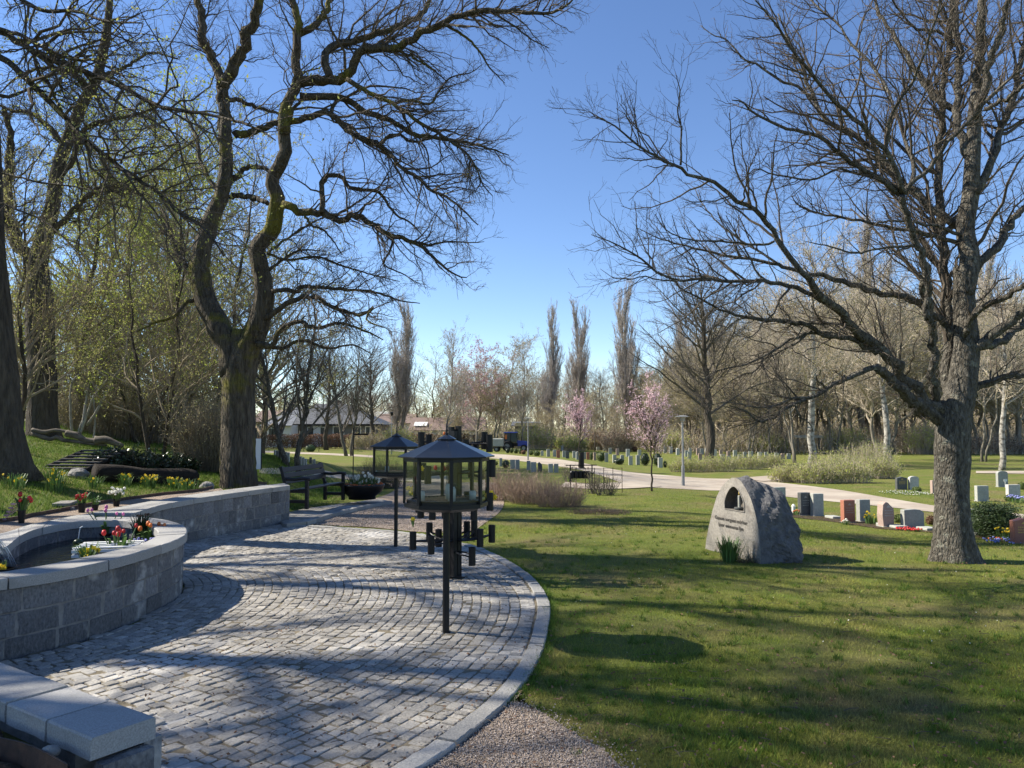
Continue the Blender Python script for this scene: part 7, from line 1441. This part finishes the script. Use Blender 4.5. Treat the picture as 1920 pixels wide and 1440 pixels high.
# ------------------------------------------------------------------ can rack and trellis frame by the left cherry
q = G(1090, 922); kk = q[1] / F; t = empty('can_rack', q, .1, 'low black rack hung with watering cans below the left cherry', 'rack')
for x in (-.35, .35): mb = MB(); mb.tube([(x, 0, -.05), (x, 0, .86)], .02, 6); mb.build('upright', M['black'], t)
mb = MB(); mb.tube([(-.50, 0, .84), (.50, 0, .84)], .018, 6); mb.build('rail', M['black'], t)
for k in range(5):
    x = -.3 + k * .13; c_ = MB(); c_.lathe([(.06, .42), (.085, .44), (.08, .62), (.05, .66), (.03, .66)], (x, 0, 0), 12); c_.tube([(x + .07, 0, .48), (x + .15, -.03, .56), (x + .2, -.05, .66)], .012, 6); c_.tube(smooth_curve([(x - .05, 0, .6), (x, 0, .80), (x + .05, 0, .62)], 8), .008, 5)
    o = empty('watering_can', q, .1, '%s of five black watering cans hanging on the rack, counted from the left' % ORD[k], 'watering can', 'watering cans on the rack'); c_.build('can_body', M['black'], o)
q = G(1138, 924); t = empty('trellis_frame', q, .2, 'thin dark trellis frame holding the young hedge plants', 'trellis')
for k in range(6): mb = MB(); mb.tube([(-1.0 + k * .3, 0, -.05), (-1.0 + k * .3, 0, .78)], .010, 5); mb.build('upright', M['wood_dark'], t)
for z_ in (.3, .55, .76): mb = MB(); mb.tube([(-1.0, 0, z_), (.5, 0, z_)], .006, 5); mb.build('wire', M['wood_dark'], t)
for px, py, h in [(1087, 878, 30)]:
    q = G(px, py); kk = q[1] / F; t = empty('tree_guard', q + np.array([.12, 0, 0]), 0, 'dark green trunk guard round the foot of the left cherry', 'tree guard'); mb = MB(); mb.lathe([(.13, -.02), (.13, h * kk), (.11, h * kk), (.11, 0)], n=10); mb.build('sleeve', M['black'], t)
# ------------------------------------------------------------------ tractor with tank trailer
q = G(967, 846); kk = q[1] / F; M['tractor_blue'] = mat('tractor_blue', (0.02, 0.05, 0.32), rough=.35, coat=.4); M['tyre'] = mat('tyre', (.015, .015, .015), rough=.85); M['dark_glass'] = mat('dark_glass', (.05, .07, .08), rough=.08, spec=.8)
t = empty('tractor', q, rad(-8), 'small blue tractor with a cab and an operator seat turned right', 'tractor')
def wheel(par, x, y, r, w, rim=.55):
    mb = MB(); n_ = 28; prof = [(rim * r, -w / 2), (r * .93, -w / 2), (r, -w * .35), (r, w * .35), (r * .93, w / 2), (rim * r, w / 2)]; a = np.arange(n_) * 2 * math.pi / n_
    V = np.concatenate([np.stack([x + p_ * np.cos(a), np.full(n_, y + z_), r + p_ * np.sin(a)], 1) for p_, z_ in prof]); i = np.arange(n_); j = (i + 1) % n_
    mb.add(V, np.concatenate([np.stack([k * n_ + i, k * n_ + j, (k + 1) * n_ + j, (k + 1) * n_ + i], 1) for k in range(5)])); w_ = mb.build('wheel', M['tyre'], par)
    mb = MB(); mb.tube([(x, y - w * .35, r), (x, y + w * .35, r)], rim * r, 16); mb.build('rim', M['post_grey'], w_)
for s_ in (-1, 1): wheel(t, -.85, s_ * .65, .55, .34); wheel(t, .95, s_ * .6, .36, .24)
mb = MB(); mb.prism([(.1, .55), (1.35, .55), (1.42, .7), (1.38, 1.0), (1.1, 1.12), (.1, 1.18)], .62, Mx(0, -.31, 0)); mb.build('bonnet', M['tractor_blue'], t, bevel=.03)
mb = MB(); mb.box((-.4, 0, .72), (1.3, .75, .36)); mb.box((-.85, .62, 1.08), (.9, .3, .08)); mb.box((-.85, -.62, 1.08), (.9, .3, .08)); mb.build('chassis', M['black'], t, bevel=.02)
mb = MB(); mb.prism([(-1.15, 1.0), (.15, .95), (.28, 1.35), (.12, 1.98), (-1.1, 1.98), (-1.22, 1.4)], 1.1, Mx(0, -.55, 0)); cb = mb.build('cab', M['dark_glass'], t, bevel=.02)
mb = MB(); mb.box((-.5, 0, 2.03), (1.45, 1.25, .12)); mb.build('cab_roof', M['tractor_blue'], t, bevel=.03)
for x, z0_, x1 in ((-1.2, 1.0, -1.12), (-.5, 1.0, -.5), (.26, 1.3, .13)): mb = MB(); mb.tube([(x, -.565, z0_), (x1, -.565, 1.98)], .03, 6); mb.tube([(x, .565, z0_), (x1, .565, 1.98)], .03, 6); mb.build('cab_pillar', M['black'], t)
mb = MB(); mb.box((-1.0, -.57, 1.55), (.22, .02, .5)); mb.build('warning_panel', M['petal_orange'], t)
mb = MB(); mb.tube([(.6, .2, 1.1), (.6, .2, 1.7)], .035, 8); mb.build('exhaust', M['black'], t)
q = G(934, 847); t = empty('tank_trailer', q, rad(-8), 'grey tank trailer hitched behind the blue tractor', 'trailer'); 
mb = MB(); mb.box((0, 0, .98), (1.15, .95, .85)); mb.build('tank', M['stone_light'], t, bevel=.08, seg=3); mb = MB(); mb.box((.1, 0, .5), (1.5, .8, .1)); mb.box((1.0, 0, .48), (.7, .08, .08)); mb.build('frame', M['black'], t)
for s_ in (-1, 1): wheel(t, -.1, s_ * .55, .28, .16)
# ------------------------------------------------------------------ houses
M['roof_tile'] = mat('roof_tile', (0.13, 0.135, 0.145), (0.06, 0.065, 0.07), 3, .6, .3, 20, voro=.6, vscale=3.2, bdist=.05)
M['roof_slate'] = mat('roof_slate', (0.24, 0.25, 0.27), (0.18, 0.19, 0.2), 3, .5, .2, 10)
M['roof_red'] = mat('roof_red', (0.23, 0.165, 0.14), (0.17, 0.12, 0.10), 3, .8, .2, 20)
M['wall_grey'] = mat('wall_grey', (0.20, 0.195, 0.185), (0.16, 0.155, 0.145), 5, .85, .3, 14, (6, 6, .4))
M['wall_red'] = mat('wall_red', (0.22, 0.05, 0.035), (0.16, 0.04, 0.03), 5, .85)
def roofq(mb, q, th=.12, mi=0):
    q = np.array(q, float); n_ = nrm_(np.cross(q[1] - q[0], q[2] - q[0])); n_ = n_ if n_[2] > 0 else -n_; V = np.concatenate([q, q - n_ * th]); m_ = len(q); i = np.arange(m_)
    mb.add(V, [i, (m_ + i)[::-1], np.stack([i, m_ + i, m_ + (i + 1) % m_, (i + 1) % m_], 1)], mi)
Yh = 103.0
def X_(px, Y): return D(px, 800, Y)[0]
def Z_(py, Y): return D(960, py, Y)[2]
xa, xb = X_(528, Yh), X_(708, Yh); zb_, ze_, zr_ = -.85, Z_(795, Yh), Z_(757, Yh + 5)
t = empty('tiled_house', (0, 0, 0), 0, 'low grey wooden house with a shining tiled hip roof behind the beech hedge', 'house')
mb = MB(); mb.box(((xa + xb) / 2, Yh + 5, (zb_ + ze_) / 2), (xb - xa, 10, ze_ - zb_)); mb.build('wall', M['wall_grey'], t)
xr0, xr1 = X_(575, Yh), X_(632, Yh); o_ = .7; E = [(xa - o_, Yh - o_, ze_ - .05), (xb + o_, Yh - o_, ze_ - .05), (xb + o_, Yh + 10 + o_, ze_ - .05), (xa - o_, Yh + 10 + o_, ze_ - .05)]; r0_, r1_ = (xr0, Yh + 5, zr_), (xr1, Yh + 5, zr_)
mb = MB(); roofq(mb, [E[0], E[1], r1_, r0_]); roofq(mb, [E[1], E[2], r1_]); roofq(mb, [E[2], E[3], r0_, r1_]); roofq(mb, [E[3], E[0], r0_]); rf_ = mb.build('roof', M['roof_tile'], t)
mb = MB(); mb.box(((xr0 + xr1) / 2 + 1, Yh + 5.5, zr_ + .1), (.7, .7, .8)); mb.build('chimney', M['roof_red'], rf_)
mb = MB(); mb.box(((xa + xb) / 2, Yh - .75, ze_ - .1), (xb - xa + 1.5, .08, .2)); mb.build('gutter', M['black'], t)
def opening(par, name, px, w, z0_, z1_, m, Yw, frame='white'):
    x = X_(px, Yw); mb = MB(); mb.box((x, Yw - .04, (z0_ + z1_) / 2), (w + .24, .10, z1_ - z0_ + .24)); o = mb.build(name, M[frame], par); mb = MB(); mb.box((x, Yw - .085, (z0_ + z1_) / 2), (w, .04, z1_ - z0_)); mb.build('pane' if name == 'window' else 'leaf', M[m], o)
opening(t, 'door', 594, 1.1, zb_ + .1, ze_ - .35, 'white', Yh); opening(t, 'window', 605, .5, zb_ + .9, ze_ - .5, 'dark_glass', Yh); opening(t, 'window', 583, .7, zb_ + 1.1, ze_ - .5, 'dark_glass', Yh)
opening(t, 'window', 635, 1.3, zb_ + 1.1, ze_ - .4, 'dark_glass', Yh); opening(t, 'window', 670, .8, zb_ + 1.1, ze_ - .4, 'dark_glass', Yh); opening(t, 'window', 690, .5, zb_ + 1.1, ze_ - .4, 'dark_glass', Yh)
Yg = 99.0; x0_, x1_ = X_(498, Yg), X_(545, Yg); xm = X_(553, Yg); t = empty('white_annex', (0, 0, 0), 0, 'white annex with a pale grey slate roof left of the tiled house', 'house'); ze2, zr2 = Z_(797, Yg), Z_(762, Yg)
mb = MB(); mb.box(((x0_ + x1_) / 2, Yg + 1.8, (zb_ + ze2) / 2), (x1_ - x0_, 3.4, ze2 - zb_)); mb.build('wall', M['white'], t); mb = MB(); roofq(mb, [(x0_ - .6, Yg - .6, ze2 - .05), (x1_ + .3, Yg - .6, ze2 - .05), (xm, Yg + 3.5, zr2), (xm - 1.2, Yg + 3.5, zr2)]); mb.build('roof', M['roof_slate'], t)
opening(t, 'window', 508, .45, zb_ + 1.0, ze2 - .5, 'dark_glass', Yg); opening(t, 'window', 516, .45, zb_ + 1.0, ze2 - .5, 'dark_glass', Yg)
def gable(name, label, pxa, pxb, Y, yb, yr, wall, roof, dep=8, skew=0.5):
    x0, x1 = X_(pxa, Y), X_(pxb, Y); ze, zr = Z_(yb, Y), Z_(yr, Y); t = empty(name, (0, 0, 0), 0, label, 'house'); mb = MB(); mb.box(((x0 + x1) / 2, Y + dep / 2, (ze + zb_) / 2), (x1 - x0, dep, ze - zb_)); mb.build('wall', M[wall], t)
    mb = MB(); roofq(mb, [(x0 - .5, Y - .5, ze - .05), (x1 + .5, Y - .5, ze - .05), (x1 + .3, Y + dep / 2, zr), (x0 - .3, Y + dep / 2, zr)]); roofq(mb, [(x0 - .5, Y + dep + .5, ze - .05), (x1 + .5, Y + dep + .5, ze - .05), (x1 + .3, Y + dep / 2, zr), (x0 - .3, Y + dep / 2, zr)]); mb.build('roof', M[roof], t); return t
gable('brown_house', 'house with a dull red brown roof at the left behind the white annex', 478, 520, 118, 790, 768, 'wall_grey', 'roof_red')
gable('brown_house', 'house with a long red brown roof right of the tiled house', 708, 772, 122, 793, 775, 'white', 'roof_red')
g_ = gable('brown_house', 'brown roofed house with a roof window above the front lantern', 772, 905, 112, 806, 782, 'white', 'roof_red'); 
mb = MB(); xs0 = X_(783, 111.8); mb.box((xs0 + .3, 113.2, Z_(797, 112) + .15), (1.9, 1.5, .08), rx=rad(22)); mb.build('roof_window', M['white'], g_)
gable('long_building', 'long pale roofed building far behind the broad poplar', 690, 722, 150, 784, 771, 'wall_grey', 'stone_light')
g_ = gable('low_shed', 'low shed with a yellow eave behind the tractor', 965, 1010, 104, 797, 790, 'wall_grey', 'roof_tile'); mb = MB(); mb.box((X_(990, 103.3), 103.3, Z_(796, 103.3)), (3.4, .12, .45)); mb.build('fascia', mat('fascia', (.75, .62, .34), rough=.7), g_)
t = gable('red_shed', 'small dark red shed seen through the pale curved stems', 168, 200, 52, 800, 760, 'wall_red', 'roof_slate', 4)
# pale fence left
qf = [D(x, 800, 46) for x in (100, 160)]; t = empty('picket_fence', (qf[0][0], 46, z1(qf[0][0], 46)), 0, 'grey picket fence behind the fallen roots', 'fence'); L_ = qf[1][0] - qf[0][0]; H_ = Z_(788, 46) - z1(qf[0][0], 46)
mb = MB()
for x in np.arange(0, L_, .22): mb.box((x, 0, H_ / 2), (.09, .03, H_))
mb.build('pickets', M['wood_grey'], t); mb = MB(); mb.box((L_ / 2, .04, H_ * .8), (L_, .04, .1)); mb.box((L_ / 2, .04, H_ * .4), (L_, .04, .1)); mb.build('rails', M['wood_grey'], t)
# picnic bench far right, mower hood
q = np.array([*D(1517, 800, 84)[:2], -.8]); t = empty('picnic_bench', q, .1, 'grey slatted bench standing in the brush beyond the grave field', 'bench')
for k in range(3): mb = MB(); mb.box((0, k * .15, 1.5 + k * .09), (3.2, .12, .05)); mb.build('slat', M['stone_light'], t)
for x in (-1.2, 1.2): mb = MB(); mb.box((x, .2, .75), (.1, .3, 1.5)); mb.build('leg', M['wood_grey'], t)
q = G(582, 847); t = empty('watering_can', q, 0, 'round green tap cover between two thin posts on the far lawn', 'tap cover'); t.name = 'tap_cover'; mb = MB(); mb.ball((0, 0, .35), .55, (1, .6, .75), 12, 8); mb.build('cover', M['leaf_conifer'], t)
for x in (-.7, .9): mb = MB(); mb.tube([(x, 0, -.1), (x, 0, 1.7)], .035, 6); mb.build('post', M['black'], t)
# ------------------------------------------------------------------ bank: log, boulders, slatted seat, fallen roots
a_, b_ = G(178, 905), G(364, 913); d_ = b_ - a_; t = empty('log', a_ + np.array([0, 0, .16]), 0, 'long dark weathered timber lying in front of the evergreen shrubs', 'log'); mb = MB()
P = np.array([a_ * 0 + d_ * s_ + np.array([0, 0, .02 * math.sin(s_ * 9)]) for s_ in np.linspace(0, 1, 24)]); mb.tube(P, .19, 14, 0, True, .05); mb.build('timber', M['wood_dark'], t, smooth=True)
def boulder(px, py, w, h, label, name='boulder', m='rock'):
    q = G(px, py); k = q[1] / F; mb = MB(); V0 = MB(); mb.ball((0, 0, h * k * .35), 1, (w * k / 2, w * k * .4, h * k * .65), 13, 9, .07); o = mb.build(name, M[m], smooth=False); o.location = q; tag(o, label, 'boulder')
boulder(147, 896, 38, 18, 'grey boulder left of the dark log'); boulder(388, 917, 26, 14, 'small boulder at the right end of the dark log'); boulder(33, 898, 22, 20, 'mossy stone at the foot of the frame edge trunk'); boulder(440, 880 - 3, 14, 9, 'small stone beside the oak foot') if False else None
q = G(135, 880); kk = q[1] / F; t = empty('wooden_platform', q, -.15, 'low dark slatted wooden platform on the bank slope', 'platform')
for k in range(7): mb = MB(); mb.box((.12 + k * .03, k * .16 - .4, .04 + k * .055), (1.0, .12, .035)); mb.build('slat', M['wood_slat'] if 'wood_slat' in M else M['wood_grey'], t, bevel=.004)
mb = MB(); mb.tube([(-.42, -.5, -.03), (-.28, .65, .34)], .045, 6); mb.build('bearer', M['wood_dark'], t); mb = MB(); mb.tube([(.6, -.5, -.03), (.74, .65, .34)], .045, 6); mb.build('bearer', M['wood_dark'], t)
RG = 'fallen roots and limbs on the bank crest'
for pts, r0, r1, lb_ in [([(240, 985), (330, 1000), (420, 985), (500, 990), (560, 960), (605, 940)], 4.2, 2.2, 'thick weathered limb with a raised end on the bank crest'), ([(240, 1010), (300, 1030), (380, 1055), (430, 1035), (470, 1060), (560, 1070), (660, 1085), (800, 1100)], 4.5, 2, 'long pale root winding down the bank crest'), ([(500, 1010), (580, 1030), (640, 1060), (720, 1065)], 7, 4, 'dark log stump between the roots'), ([(720, 1065), (790, 1060), (860, 1080), (920, 1105)], 9, 4, 'dark broken log at the right end of the roots')]:
    Pp = []
    for u, v in pts: px, py = u / 4, 560 + v / 4; Pp.append(D(px, py, 20.5))
    C = smooth_curve(Pp, 22); b0 = C[0].copy(); k = 20.5 / F; zz_ = zt(C[:, 0], C[:, 1]); C[:, 2] = zz_ + np.clip(C[:, 2] - zz_, .03, .35)
    t = empty('fallen_limb', C[0], 0, lb_, 'dead wood', RG); mb = MB(); mb.tube(C - C[0], np.linspace(r0, r1, 22) * k, 10, 0, True, .08); mb.build('wood', M['wood_grey'], t, smooth=True)
# slab stones in the bank grass
for px, py, w, lb_ in [(122, 948, 30, 'flat stepping slab in the grass behind the red flower pot'), (132, 958, 12, 'small heap of dead leaves left of the red flower pot')]:
    q = G(px, py); k = q[1] / F; mb = MB(); mb.box((0, 0, .03), (w * k, .5 if w > 20 else .12, .05), .3); o = mb.build('stone_slab', M['rock'], bevel=.01); o.location = q; tag(o, lb_, 'slab')
for k, (e, used, H) in PROTO.items():
    if not used:
        for c in list(e.children): bpy.data.objects.remove(c)
        bpy.data.objects.remove(e)
